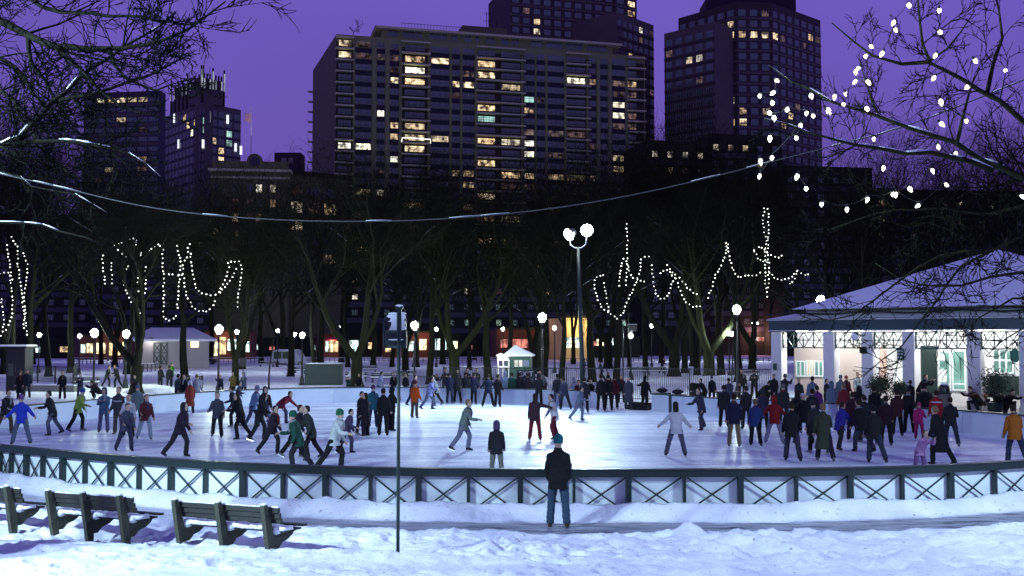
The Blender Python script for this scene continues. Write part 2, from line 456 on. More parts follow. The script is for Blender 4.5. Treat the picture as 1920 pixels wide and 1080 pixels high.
# ------------------------------------------------------------------ near fence with crossed braces
M_panel = mat('white_rink_board', (0.74, 0.82, 0.84), 0.35, 0.10, 1.6, 0.15, stretch=(1, 1, 0.4))
fence = thing('rink_fence', 'dark green fence with crossed braces over white boards before the ice', 'fence', (0, 22, 0))
FO = (0, 22, 0)
cent = Vector((2, 40))
def inward(p): return (cent - p).normalized()
rail = MB(FO); 
for i in range(len(near) - 1):
    a, b_ = near[i], near[i + 1]
    ext = (b_ - a).normalized() * 0.012
    rail.bar((a.x - ext.x, a.y - ext.y, RAIL_Z - 0.075), (b_.x + ext.x, b_.y + ext.y, RAIL_Z - 0.075), 0.15, 0.15)
kid(fence, rail.build('top_rail', M_green))
cap_ = MB(FO)
for i in range(len(near) - 1):
    a, b_ = near[i], near[i + 1]; n_ = inward((a + b_) / 2) * 0.0
    cap_.bar((a.x, a.y, RAIL_Z + 0.012), (b_.x, b_.y, RAIL_Z + 0.012), 0.20, 0.022)
kid(fence, cap_.build('rail_cap', M_green))
thick = {7: 1, 9: 1, 11: 1}
for i, p in enumerate(near):
    w = 0.115 if (i % 2 == 1) else 0.06
    m = MB(FO); t = (near[min(i + 1, len(near) - 1)] - near[max(i - 1, 0)]).normalized()
    out = -inward(p) * 0.03
    m.box((p.x + out.x, p.y + out.y, 0.5 * (RAIL_Z - 0.15) - 0.02), (w, 0.11, RAIL_Z - 0.15 + 0.04), ux=Vector((t.x, t.y, 0)))
    kid(fence, m.build('post', M_green))
for i in range(len(near) - 1):
    a, b_ = near[i], near[i + 1]; n_ = inward((a + b_) / 2)
    ia, ib = a + n_ * 0.06, b_ + n_ * 0.06
    m = MB(FO); m.bar((ia.x, ia.y, 0.42), (ib.x, ib.y, 0.42), 0.025, 0.84)
    kid(fence, m.build('board_panel', M_panel))
    m = MB(FO); t = (b_ - a).normalized() * 0.05
    z0, z1 = 0.12, RAIL_Z - 0.16
    for k, (p, q) in enumerate(((a + t, b_ - t), (b_ - t, a + t))):
        o = -n_ * (0.012 + 0.03 * k)
        m.bar((p.x + o.x, p.y + o.y, z0), (q.x + o.x, q.y + o.y, z1), 0.02, 0.032)
    kid(fence, m.build('cross_brace', M_green))

# ------------------------------------------------------------------ far dasher boards
M_board = mat('dasher_board', (0.52, 0.58, 0.68), 0.45, 0.14, 0.8, 0.05)
def boards(pts, name, label):
    th = thing(name, label, 'rink boards', (pts[0].x, pts[0].y, 0), group='boards round the far side of the rink')
    off = (pts[0].x, pts[0].y, 0)
    capm = MB(off); base = MB(off)
    # resample into 2.4 m panels
    L = [0]
    for i in range(1, len(pts)): L.append(L[-1] + (pts[i] - pts[i - 1]).length)
    nP = max(1, round(L[-1] / 2.4)); q = []
    for k in range(nP + 1):
        s_ = L[-1] * k / nP; i = min(max(1, int(np.searchsorted(L, s_))), len(L) - 1)
        q.append(pts[i - 1].lerp(pts[i], (s_ - L[i - 1]) / (L[i] - L[i - 1])))
    for k in range(nP):
        a, b_ = q[k], q[k + 1]; d = (b_ - a).normalized() * 0.012
        m = MB(off); m.bar((a.x + d.x, a.y + d.y, 0.425), (b_.x - d.x, b_.y - d.y, 0.425), 0.05, 0.87)
        kid(th, m.build('board_panel', M_board))
        o = -inward((a + b_) / 2) * 0.04
        capm.bar((a.x + o.x, a.y + o.y, 0.885), (b_.x + o.x, b_.y + o.y, 0.885), 0.22, 0.05)
    kid(th, capm.build('top_cap', M_green))
boards(right_far[1:] + far, 'rink_boards', 'white rink boards with dark cap in front of the pavilion')
boards(far2 + left_far, 'rink_boards', 'white rink boards with dark cap curving round the far left ice')
# shallow timber steps in the gap of the boards
a_, b_ = gap_b[0], far[-1]
mdl = (a_ + b_) / 2; ux_ = (b_ - a_).normalized()
o3 = (mdl.x, mdl.y, 0)
st_ = thing('rink_steps', 'dark rubber steps in the gap between the far boards', 'steps', o3)
for k in range(3):
    m = MB(o3); c = mdl - inward(mdl) * (0.5 + 0.35 * k)
    m.box((c.x, c.y, 0.05 + 0.06 * k), (1.3, 0.34, 0.10 + 0.12 * k), ux=Vector((ux_.x, ux_.y, 0)))
    kid(st_, m.build('tread', M_black))
# ================================================================== lamps and floodlights
M_globe = emit('lamp_globe', (0.80, 1.0, 0.80), 520)
M_globe_w = emit('lamp_globe_white', (0.80, 0.94, 1.0), 460)
M_flood = emit('flood_lens', (0.86, 0.97, 1.0), 60)

def flood_pole(base, top, label, heads, targets, power, arm=0.95, color=(0.56, 0.81, 1.0), blend=0.8, size=2.3):
    th = thing('floodlight_pole', label, 'floodlight', (base.x, base.y, 0), group='floodlight poles round the rink')
    m = MB(); mx_ = (heads[0][0] + heads[1][0]) / 2; m.tube([(0, 0, 0), (mx_, 0, top - 0.9)], [0.15, 0.09], 10); kid(th, m.build('pole', M_green, smooth=True))
    m = MB(); m.lathe((0, 0, 0), [(0.28, 0), (0.28, 0.10), (0.18, 0.35), (0.15, 0.4)], 10); kid(th, m.build('base', M_green))
    m = MB()
    pts = [(mx_ - arm * 0.5, 0, top - 0.35), (mx_ - arm * 0.45, 0, top - 0.75), (mx_ - arm * 0.2, 0, top - 0.92), (mx_ + arm * 0.2, 0, top - 0.92), (mx_ + arm * 0.45, 0, top - 0.72), (mx_ + arm * 0.5, 0, top - 0.3)]
    m.tube(pts, 0.035, 6); kid(th, m.build('yoke', M_white))
    for k, (hx, hz) in enumerate(heads):
        hp = Vector((hx, 0, top + hz)); tg = Vector(targets[k]) - Vector((base.x, base.y, 0)) 
        d = (tg - hp).normalized()
        side = d.cross(Vector((0, 0, 1))).normalized(); u = side.cross(d)
        m = MB()
        rings = []
        for t, r in ((-0.42, 0.10), (-0.38, 0.20), (-0.15, 0.31), (0.0, 0.36), (0.03, 0.36)):
            rings.append([hp + d * t + (side * math.cos(2 * PI * j / 16) + u * math.sin(2 * PI * j / 16)) * r for j in range(16)])
        vs = [p for r in rings for p in r]
        fs = [(i * 16 + j, i * 16 + (j + 1) % 16, (i + 1) * 16 + (j + 1) % 16, (i + 1) * 16 + j) for i in range(4) for j in range(16)]
        fs.append(tuple(range(15, -1, -1)))
        m.add(vs, fs, 0)
        hd = m.build('lamp_head', M_black, smooth=True); kid(th, hd)
        m = MB(); m.ball((0, 0, 0), 0.40, 16, 0)
        vs = [hp + d * (0.0 + 0.24 * max(0, 1 - (x * x + y * y) / 0.1156) ** 0.5) + side * x + u * y for x, y in [(0, 0)] + [(r * math.cos(2 * PI * j / 16), r * math.sin(2 * PI * j / 16)) for r in (0.12, 0.22, 0.30, 0.34) for j in range(16)]]
        fs = [(0, 1 + j, 1 + (j + 1) % 16) for j in range(16)] + [(1 + i * 16 + j, 1 + (i + 1) * 16 + j, 1 + (i + 1) * 16 + (j + 1) % 16, 1 + i * 16 + (j + 1) % 16) for i in range(3) for j in range(16)]
        m = MB(); m.add(vs, fs); kid(hd, m.build('lens', M_flood, smooth=True))
        ld = bpy.data.lights.new('floodlight', 'SPOT'); ld.energy = power[k]; ld.color = color
        ld.spot_size = size; ld.spot_blend = blend; ld.shadow_soft_size = 0.22
        lo = bpy.data.objects.new('floodlight', ld); COL.objects.link(lo); kid(th, lo)
        lo.location = hp + d * 0.75
        lo.rotation_euler = d.to_track_quat('-Z', 'Y').to_euler()
    return th
fb = U(1094, 745, 59.5)
flood_pole(Vector((fb.x, 59.5, 0)), 9.75, 'tall floodlight pole with two glaring round lamps behind the far boards', [(-0.77, -0.17), (0.22, 0.06)],
           [(-11, 50, 0), (3.5, 27, 0)], [14500, 5800])
flood_pole(Vector((-15.5, 8.5, 0)), 10.5, 'tall floodlight pole left of the snowy path out of view', [(-0.5, 0), (0.5, 0)],
           [(-8, 30, 0), (4, 20, 0)], [13500, 15500], size=1.9)
flood_pole(Vector((18.0, 13.5, 0)), 10.5, 'tall floodlight pole right of the snowy path out of view', [(-0.5, 0), (0.5, 0)],
           [(1, 17, 0), (9, 34, 0)], [5200, 6800], size=1.9)

def make_lamp(H, globe_mat, r=0.29):
    th = thing('park_lamp', 'x', 'lamp', (0, 0, 0), group='globe lamps along the park paths')
    m = MB(); m.lathe((0, 0, 0), [(0.26, 0), (0.26, 0.10), (0.20, 0.16), (0.17, 0.55), (0.10, 0.72), (0.09, 0.8)], 10); kid(th, m.build('base', M_black, smooth=False))
    m = MB(); m.tube([(0, 0, 0.7), (0, 0, H - r - 0.1)], [0.085, 0.055], 8); kid(th, m.build('pole', M_black, smooth=True))
    m = MB(); m.lathe((0, 0, H - r - 0.22), [(0.06, 0), (0.16, 0.10), (0.18, 0.16), (0.12, 0.2)], 10); kid(th, m.build('collar', M_black))
    m = MB(); m.lathe((0, 0, H), [(0.12, -r * 0.95), (r * 0.75, -r * 0.66), (r, -r * 0.05), (r * 0.9, r * 0.45), (r * 0.6, r * 0.82), (0.06, r * 1.02)], 14); gl = kid(th, m.build('globe', globe_mat, smooth=True))
    m = MB(); m.lathe((0, 0, H + r * 1.0), [(0.07, 0), (0.05, 0.05), (0.02, 0.13)], 8); kid(gl, m.build('finial', M_black))
    return th
# (globe x, globe y, base y) in the photograph, label, globe material
LAMPS = [
 (175, 624, 736, 'glaring globe lamp left of the big forked trunk beside the path', 0),
 (235, 626, 728, 'globe lamp half hidden behind the big forked trunk on the left', 0),
 (409, 617, 742, 'tall globe lamp behind the three people leaning on the left boards', 0),
 (341, 627, 700, 'small globe lamp beside the thick trunk before the braced-door shed', 1),
 (148, 630, 703, 'slim pair-top lamp near the stair railing on the left', 1),
 (566, 628, 722, 'globe lamp left of the dark green storage box', 1),
 (551, 627, 700, 'smaller globe lamp standing just left of the box lamp', 1),
 (520, 620, 690, 'distant globe lamp above the parked white van', 1),
 (777, 610, 735, 'glaring globe lamp just right of the slim sign pole', 0),
 (818, 617, 690, 'small globe lamp right of the sign pole by the snow field', 1),
 (1017, 595, 745, 'tall glaring globe lamp right of the snow-roofed booth', 0),
 (1040, 615, 700, 'smaller globe lamp just right of the tall booth lamp', 1),
 (1183, 629, 712, 'white lamp under the dark box behind the picket fence', 1),
 (1368, 624, 712, 'left of two close lamps standing left of the tallest lamp', 1),
 (1374, 626, 704, 'right of two close lamps standing left of the tallest lamp', 1),
 (1383, 580, 745, 'tallest glaring globe lamp standing left of the pavilion', 0),
 (1541, 562, 745, 'globe lamp glaring above the snowy left roof of the pavilion', 0),
 (72, 628, 700, 'faint globe lamp beyond the stair railing at far left', 1),
 (443, 622, 700, 'faint globe lamp beside the slanting young tree', 1),
 (943, 617, 690, 'faint globe lamp above the booth roof seen against the brick shops', 1),
 (1222, 611, 690, 'faint star-like lamp above the small bare sapling', 1),
]
lamp_c = {}
for px, py, by, lab, w in LAMPS:
    b_ = G(px, by, 0.0); d = b_.y
    H = U(px, py, d).z
    o = make_lamp(H, M_globe_w if w else M_globe, 0.20 if w else 0.26)
    o.location = (b_.x, b_.y, 0); o['label'] = lab

# ================================================================== trees
class TreeGen:
    def __init__(s, seed): s.r = random.Random(seed); s.trunk = MB(); s.crown = MB(); s.snow = MB()
    def rv(s): 
        r = s.r; return Vector((r.gauss(0, 1), r.gauss(0, 1), r.gauss(0, 1)))
    def snow_on(s, pts, rad):
        ok = [i for i in range(len(pts) - 1) if abs((pts[i + 1] - pts[i]).normalized().z) < 0.62]
        for i in ok:
            if s.r.random() < 0.5: continue
            a, b = pts[i], pts[i + 1]; ra, rb = rad[i], rad[i + 1]
            s.snow.tube([a + V(0, 0, ra * 0.62), (a + b) / 2 + V(0, 0, (ra + rb) / 2 * 0.75), b + V(0, 0, rb * 0.62)], [ra * 0.62, (ra + rb) * 0.34, rb * 0.62], 5)
    def branch(s, p, d, L, r0, lev, maxlev, kids, up=0.06, wander=0.16, rmin=0.012):
        r = s.r; n = {0: 7, 1: 7, 2: 5, 3: 4}.get(lev, 3)
        pts = [Vector(p)]; d = Vector(d).normalized(); rad = [r0]
        for i in range(n):
            d = (d + s.rv() * wander + V(0, 0, up)).normalized()
            pts.append(pts[-1] + d * (L / n)); rad.append(max(rmin * 0.7, r0 * (1 - 0.72 * (i + 1) / n)))
        tgt = s.trunk if lev <= 1 else s.crown
        tgt.tube(pts, rad, {0: 10, 1: 6, 2: 4}.get(lev, 3), cap=False)
        if lev == 1 and r0 > 0.05: s.snow_on(pts, rad)
        if lev >= maxlev: return
        k = kids[lev]
        for j in range(k):
            t = 0.22 + 0.78 * (j + r.random()) / k if lev > 0 else 0.42 + 0.58 * (j + r.random() * 0.6) / k
            x = t * n; i = min(int(x), n - 1); q = pts[i].lerp(pts[i + 1], x - i)
            dd = (pts[i + 1] - pts[i]).normalized()
            ax = dd.cross(s.rv()).normalized()
            ang = r.uniform(0.45, 1.0) if lev else r.uniform(0.35, 0.85)
            nd = dd * math.cos(ang) + ax * math.sin(ang)
            if nd.z < -0.25 and lev < 2: nd.z *= -0.5
            rr = rad[i] * r.uniform(0.45, 0.68)
            s.branch(q, nd, L * r.uniform(0.42, 0.72) * (1.05 if lev == 0 else 0.92), max(rmin, rr), lev + 1, maxlev, kids, up, wander, rmin)
def make_tree(seed, H, r0, kids=(9, 6, 5, 5), maxlev=4, lean=0.0, fork=False, bark=None, rmin=0.014, up=0.05):
    t = TreeGen(seed)
    t.trunk.lathe((0, 0, -0.1), [(r0 * 1.7, 0), (r0 * 1.25, 0.35), (r0 * 1.02, 0.9), (r0 * 0.98, 1.2)], 10)
    if fork:
        h0 = H * 0.14
        t.trunk.tube([(0, 0, 1.0), (0.05, 0, h0)], [r0, r0 * 0.95], 10, cap=False)
        for a, w in ((-0.42, 0.72), (0.38, 0.74), (0.05, 0.55)):
            t.branch((0, 0, h0 - 0.2), (a, t.r.uniform(-.2, .2), 1), H * 0.62, r0 * w, 0, maxlev, (max(5, kids[0] - 3),) + kids[1:], up, 0.10, rmin)
    else:
        t.branch((0, 0, 0.9), (lean, 0, 1), H * 0.72, r0, 0, maxlev, kids, up, 0.07, rmin)
    return t
def tree_thing(t, label, bark, loc, rz=0, group='bare park trees', name='bare_tree', scale=1):
    th = thing(name, label, 'tree', loc, rz, group)
    th.scale = (scale,) * 3
    kid(th, t.trunk.build('trunk', bark, smooth=True))
    kid(th, t.crown.build('crown', M_twig))
    if t.snow.v: kid(th, t.snow.build('snow_cover', M_snow, smooth=True))
    return th
PROTO = []
for k, (H, r0, fork, lean) in enumerate(((24, 0.50, False, 0.03), (22, 0.55, True, 0), (26, 0.48, False, -0.05), (19, 0.40, True, 0), (21, 0.36, False, 0.06))):
    PROTO.append((make_tree(100 + k * 7, H, r0, fork=fork, lean=lean, kids=(10, 7, 6, 4)), H, r0))
proto_th = {}
HT = [max(max(v[2] for v in t_[0].trunk.v), max(v[2] for v in t_[0].crown.v)) for t_ in PROTO]
TOPX = [-200, 0, 150, 300, 360, 450, 600, 900, 1200, 1240, 1330, 1450, 1560, 1650, 1800, 1920, 2100]
TOPY = [90, 110, 180, 255, 285, 300, 268, 250, 240, 185, 200, 225, 235, 195, 195, 175, 170]
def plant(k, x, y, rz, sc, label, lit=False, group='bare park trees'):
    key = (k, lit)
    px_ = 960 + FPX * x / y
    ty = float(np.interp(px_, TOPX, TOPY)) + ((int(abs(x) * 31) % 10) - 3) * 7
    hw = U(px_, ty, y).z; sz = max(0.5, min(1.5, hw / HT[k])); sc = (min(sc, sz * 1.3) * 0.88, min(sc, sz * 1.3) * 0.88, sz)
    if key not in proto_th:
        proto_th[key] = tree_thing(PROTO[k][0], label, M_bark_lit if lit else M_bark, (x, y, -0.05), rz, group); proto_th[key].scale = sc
        return proto_th[key]
    return copy_tree(proto_th[key], (x, y, -0.05), rz, label, sc, group)
# (base x, base y, trunk width px, prototype, lit, label)
TREES = [
 (255, 738, 44, 1, False, 'massive forked bare tree hung with light strands on the left'),
 (346, 714, 22, 0, False, 'thick straight bare trunk in front of the shed with braced doors'),
 (50, 726, 26, 2, False, 'bare tree behind the flat-roofed kiosk at far left'),
 (8, 702, 20, 3, False, 'bare tree cut by the left edge of the picture'),
 (91, 706, 14, 4, False, 'slim bare tree behind the stair railing'),
 (132, 700, 12, 2, False, 'thin bare tree left of the first glaring lamp'),
 (441, 722, 14, 3, False, 'bare tree with green-lit twigs behind the three people at the left boards'),
 (600, 692, 20, 0, False, 'bare tree rising behind the dark green storage box'),
 (668, 724, 30, 1, False, 'dark forked tree with snow in its fork right of the storage box'),
 (652, 690, 11, 4, False, 'thin bare tree between the storage box and the forked tree'),
 (640, 682, 9, 2, False, 'thinnest trunk right behind the storage box'),
 (780, 690, 15, 3, False, 'bare trunk directly behind the glaring lamp by the sign pole'),
 (805, 720, 17, 2, False, 'straight bare trunk between the sign pole and the spectators behind the fence'),
 (852, 716, 28, 1, True, 'tall twin-stemmed bare tree behind the spectators left of the booth'),
 (915, 712, 21, 0, True, 'greenish-lit trunk with a snowy low branch left of the booth'),
 (890, 678, 10, 4, False, 'far dark trunk between the twin-stemmed tree and the green-lit trunk'),
 (1000, 706, 15, 3, False, 'dark trunk touching the right side of the booth roof'),
 (1021, 718, 18, 2, False, 'dark trunk just right of the tall booth lamp'),
 (1053, 724, 13, 4, False, 'slim leaning tree left of the tall floodlight pole'),
 (1110, 716, 26, 0, False, 'thick dark trunk directly behind the tall floodlight pole'),
 (1156, 716, 11, 2, False, 'straight thin trunk right of the tall floodlight pole'),
 (1126, 682, 8, 3, False, 'far leaning trunk on the snow field right of the floodlight pole'),
 (1264, 706, 27, 1, False, 'broad dark trunk with a boxed foot behind the picket fence'),
 (1284, 700, 13, 3, False, 'forked low tree beside the broad boxed trunk'),
 (1307, 704, 14, 4, False, 'straight trunk between the boxed trunk and the string-lit giant'),
 (1330, 712, 34, 1, True, 'giant string-lit tree behind the picket fence'),
 (1352, 706, 18, 2, False, 'trunk leaning against the right side of the string-lit giant'),
 (1386, 716, 14, 0, False, 'bare trunk right behind the tallest lamp left of the pavilion'),
 (1180, 690, 8, 4, False, 'slim trunk behind the white lamp on the snow field'),
 (215, 690, 12, 3, False, 'bare trunk between the two glaring left lamps'),
 (490, 684, 12, 0, False, 'bare tree left of the parked white van'),
 (545, 706, 11, 2, False, 'thin tree in front of the parked white van'),
 (735, 690, 10, 4, False, 'thin tree hidden by the sign pole'),
]
wid = [2 * PROTO[k][2] for k in range(5)]
for i, (px, by, w, k, lit, lab) in enumerate(TREES):
    b_ = G(px, by, 0.0); ppm = FPX / b_.y
    w_m = w / ppm
    sc = max(0.62, min(1.35, w_m / wid[k]))
    sc = 0.5 * sc + 0.5 * (1.0 + 0.12 * ((i * 37 % 10) / 10 - 0.5))
    plant(k, b_.x, b_.y, (i * 2.39) % 6.28 if k not in (1,) else (i % 2) * PI + 0.3 * (i % 3 - 1), sc, lab, lit)
# trees further back, still told apart against the sky and the towers
rg = random.Random(5)
BK = []
tpl = ['bare tree crown rising against the %s', ]
spots = [(60, 150), (190, 150), (300, 135), (395, 150), (455, 128), (530, 150), (590, 118), (640, 160), (700, 140), (760, 115), (830, 150), (880, 125), (955, 145), (1010, 120), (1075, 150), (1140, 130), (1210, 118), (1240, 155), (1300, 140), (1350, 165), (1410, 120), (1450, 150), (1500, 110), (1560, 135), (1600, 100), (1650, 125), (1700, 150), (1745, 105), (1800, 130), (1850, 100), (1890, 140), (1935, 115), (-40, 130), (20, 115), (240, 112), (1985, 100), (-90, 100)]
where = ['far left dark tower', 'banded dark tower', 'crowned glass tower left side', 'crowned glass tower right side', 'flagpole', 'clock-gabled building', 'gap left of the big apartment block', 'left edge of the big apartment block', 'first balcony column of the big apartment block', 'second balcony column of the apartment block', 'middle windows of the apartment block', 'third balcony column of the apartment block', 'broad balconies of the apartment block', 'right half of the apartment block', 'fourth balcony column of the apartment block', 'last windows of the apartment block', 'right end of the apartment block', 'sky gap between the two right towers', 'left edge of the right tower', 'lit windows of the right tower', 'middle of the right tower', 'corner of the right tower', 'right face of the right tower', 'sky right of the right tower', 'sky behind the hanging bulbs', 'sky below the hanging bulbs', 'low dark flats behind the pavilion', 'pavilion roof slope', 'pavilion peak', 'sky over the pavilion peak', 'upper right sky', 'far right edge', 'left edge of the picture', 'left lamps', 'left string lights', 'right edge beyond the pavilion', 'left side beyond the picture']
for i, (px, d) in enumerate(spots):
    p = U(px, 640, d)
    k = (i * 3 + 1) % 5
    plant(k, p.x, d, rg.uniform(0, 6.28), rg.uniform(0.82, 1.12) * (1.0 if px < 1450 else 0.98), 'far bare tree rising before the ' + where[i], group='bare trees of the back rows')
# saplings
def sapling(px, by, H, label, seed):
    t = make_tree(seed, H, 0.06, kids=(7, 5, 4), maxlev=3, rmin=0.010)
    b_ = G(px, by, 0); 
    tree_thing(t, label, M_bark, (b_.x, b_.y, -0.05), 0, 'young trees on the lawn', 'sapling')
sapling(1223, 692, 5.0, 'small bare sapling on the purple snow field left of the boxed trunk', 5)
sapling(504, 728, 7.0, 'thin young tree behind the boards left of the storage box', 8)
sapling(1090, 728, 6.0, 'thin young tree at the foot of the floodlight pole', 9)

# ------------------------------------------------------------------ overhanging trees near the camera
def limb_path(pix):
    return [U(x, y, d) for x, y, d in pix]
def resample(pts, step):
    out = [pts[0]]
    # Catmull-Rom
    P_ = [pts[0] * 2 - pts[1]] + pts + [pts[-1] * 2 - pts[-2]]
    for i in range(1, len(P_) - 2):
        a, b, c, d = P_[i - 1:i + 3]; m = max(1, int((c - b).length / step))
        for k in range(1, m + 1):
            t = k / m
            out.append(0.5 * ((2 * b) + (c - a) * t + (2 * a - 5 * b + 4 * c - d) * t * t + (3 * b - a - 3 * c + d) * t ** 3))
    return out
class Over(TreeGen):
    def limb(s, pix, r0, r1, dens=2.6, L=2.2, lev=2, snow=0.0, sub=(5, 4), up=0.05, wander=0.13, rmin=0.0085):
        pts = resample(limb_path(pix), 0.22)
        n = len(pts); rad = [r0 + (r1 - r0) * i / (n - 1) for i in range(n)]
        pts = [p + s.rv() * 0.012 for p in pts]
        s.trunk.tube(pts, rad, 8)
        if snow:
            for i in range(n - 1):
                if s.r.random() < snow:
                    a, b = pts[i], pts[i + 1]; ra = rad[i]
                    w = s.r.uniform(0.55, 0.95)
                    s.snow.tube([a + V(0, 0, ra * 0.7), (a + b) / 2 + V(0, 0, ra * 0.85), b + V(0, 0, rad[i + 1] * 0.7)], [ra * w * 0.85, ra * w, rad[i + 1] * w * 0.85], 6)
        Ltot = 0.22 * n
        for j in range(int(Ltot * dens * 1.05)):
            t = s.r.uniform(0.12, 1.0); i = min(int(t * (n - 1)), n - 2); q = pts[i]
            dd = (pts[i + 1] - pts[i]).normalized(); ax = dd.cross(s.rv()).normalized(); a = s.r.uniform(0.5, 1.15)
            nd = dd * math.cos(a) + ax * math.sin(a)
            s.twigs(q, nd, L * s.r.uniform(0.35, 1.0) * (1.1 - 0.5 * t), max(rmin, rad[i] * s.r.uniform(0.25, 0.5)), lev, sub, up, wander, rmin)
    def twigs(s, p, d, L, r0, lev, sub, up, wander, rmin):
        n = max(3, int(L / 0.22)); n = min(n, 9)
        pts = [Vector(p)]; d = Vector(d).normalized(); rad = [r0]
        bend = s.rv() * 0.05
        for i in range(n):
            d = (d + s.rv() * wander + bend + V(0, 0, up)).normalized(); pts.append(pts[-1] + d * (L / n)); rad.append(max(rmin * 0.55, r0 * (1 - 0.75 * (i + 1) / n)))
        s.crown.tube(pts, rad, 4 if r0 > 0.012 else 3, cap=False)
        if lev <= 0: return
        k = sub[len(sub) - lev] if lev <= len(sub) else 4
        for j in range(k):
            t = 0.2 + 0.8 * (j + s.r.random()) / k; x = min(t * n, n - 0.01); i = int(x)
            q = pts[i].lerp(pts[i + 1], x - i); dd = (pts[i + 1] - pts[i]).normalized(); ax = dd.cross(s.rv()).normalized(); a = s.r.uniform(0.4, 1.0)
            s.twigs(q, dd * math.cos(a) + ax * math.sin(a), L * s.r.uniform(0.3, 0.6), max(rmin, rad[i] * 0.6), lev - 1, sub, up, wander, rmin)
# left tree: trunk out of view to the left
t = Over(41)
D = 15.0
T0 = Vector((-10.4, 15.5, 0))
t.trunk.tube([T0 + V(0, 0, -0.1), T0 + V(0.05, 0, 0.6), T0 + V(0.1, 0, 3), T0 + V(0.2, 0, 6), T0 + V(0.1, 0.1, 10), T0 + V(-0.3, 0, 14)], [0.62, 0.46, 0.42, 0.36, 0.25, 0.12], 14)
HUB = lambda z: None
LL = [
 ([(-420, 250, 15.5), (-150, 10, 15.3), (0, -30, 15), (80, 14, 14.8), (200, 28, 14.6), (290, 36, 14.5), (345, 48, 14.4), (385, 40, 14.2)], 0.075, 0.010, 3.6, 1.5, 0.1),
 ([(-420, 260, 15.5), (-150, 60, 15.2), (0, 36, 15), (50, 62, 15), (100, 86, 14.8), (200, 92, 14.7), (290, 80, 14.6), (350, 55, 14.5), (425, 2, 14.4)], 0.11, 0.010, 4.0, 1.7, 0.05),
 ([(-420, 330, 15.5), (-150, 300, 15), (0, 274, 14.6), (55, 240, 14.5), (100, 190, 14.6), (170, 130, 14.8), (240, 85, 15), (330, 25, 15.2)], 0.095, 0.010, 4.0, 1.5, 0.35),
 ([(0, 274, 14.6), (60, 266, 14.5), (110, 262, 14.5), (180, 274, 14.4), (240, 285, 14.4), (300, 330, 14.4)], 0.04, 0.007, 3.4, 1.1, 0.7),
 ([(-420, 380, 15.5), (-150, 330, 15), (0, 322, 14.6), (40, 332, 14.5), (60, 350, 14.5), (140, 365, 14.4), (200, 400, 14.3)], 0.035, 0.007, 3.4, 1.2, 0.3),
 ([(-420, 420, 15.5), (-150, 420, 14.5), (0, 416, 14), (50, 416, 14), (110, 432, 13.9), (160, 444, 13.8), (210, 464, 13.8)], 0.045, 0.010, 1.2, 0.9, 0.9),
 ([(50, 62, 15), (60, 120, 15), (85, 150, 15.1), (110, 200, 15.2), (150, 250, 15.3)], 0.04, 0.007, 4, 1.3, 0.05),
 ([(100, 86, 14.8), (160, 140, 14.6), (230, 200, 14.5), (290, 215, 14.4)], 0.04, 0.007, 4, 1.4, 0.05),
 ([(100, 190, 14.6), (200, 170, 14.6), (300, 130, 14.5), (370, 95, 14.5)], 0.035, 0.006, 4, 1.2, 0.05),
 ([(-150, 200, 15), (0, 170, 14.8), (40, 220, 14.8), (100, 300, 14.8), (160, 340, 14.6)], 0.045, 0.007, 4, 1.4, 0.05),
 ([(200, 92, 14.7), (240, 150, 14.6), (290, 165, 14.5), (350, 150, 14.5)], 0.028, 0.006, 3.6, 1.0, 0.0),
 ([(-150, 130, 15.5), (0, 110, 15.4), (60, 170, 15.4), (120, 240, 15.4), (130, 300, 15.4)], 0.05, 0.008, 4, 1.5, 0.0),
]
for pix, r0, r1, dens, L, sn in LL: t.limb(pix, r0, r1, dens * 1.45, L, 2, sn * 0.55)
tree_l = thing('overhanging_tree', 'bare tree spreading its silhouetted branches over the top left corner', 'tree', T0)
t.trunk.off = t.crown.off = t.snow.off = T0
for nm, mb_, mt in (('trunk', t.trunk, M_bark_d), ('crown', t.crown, M_twig_d), ('snow_cover', t.snow, M_snow)): kid(tree_l, mb_.build(nm, mt, smooth=(nm != 'crown')))

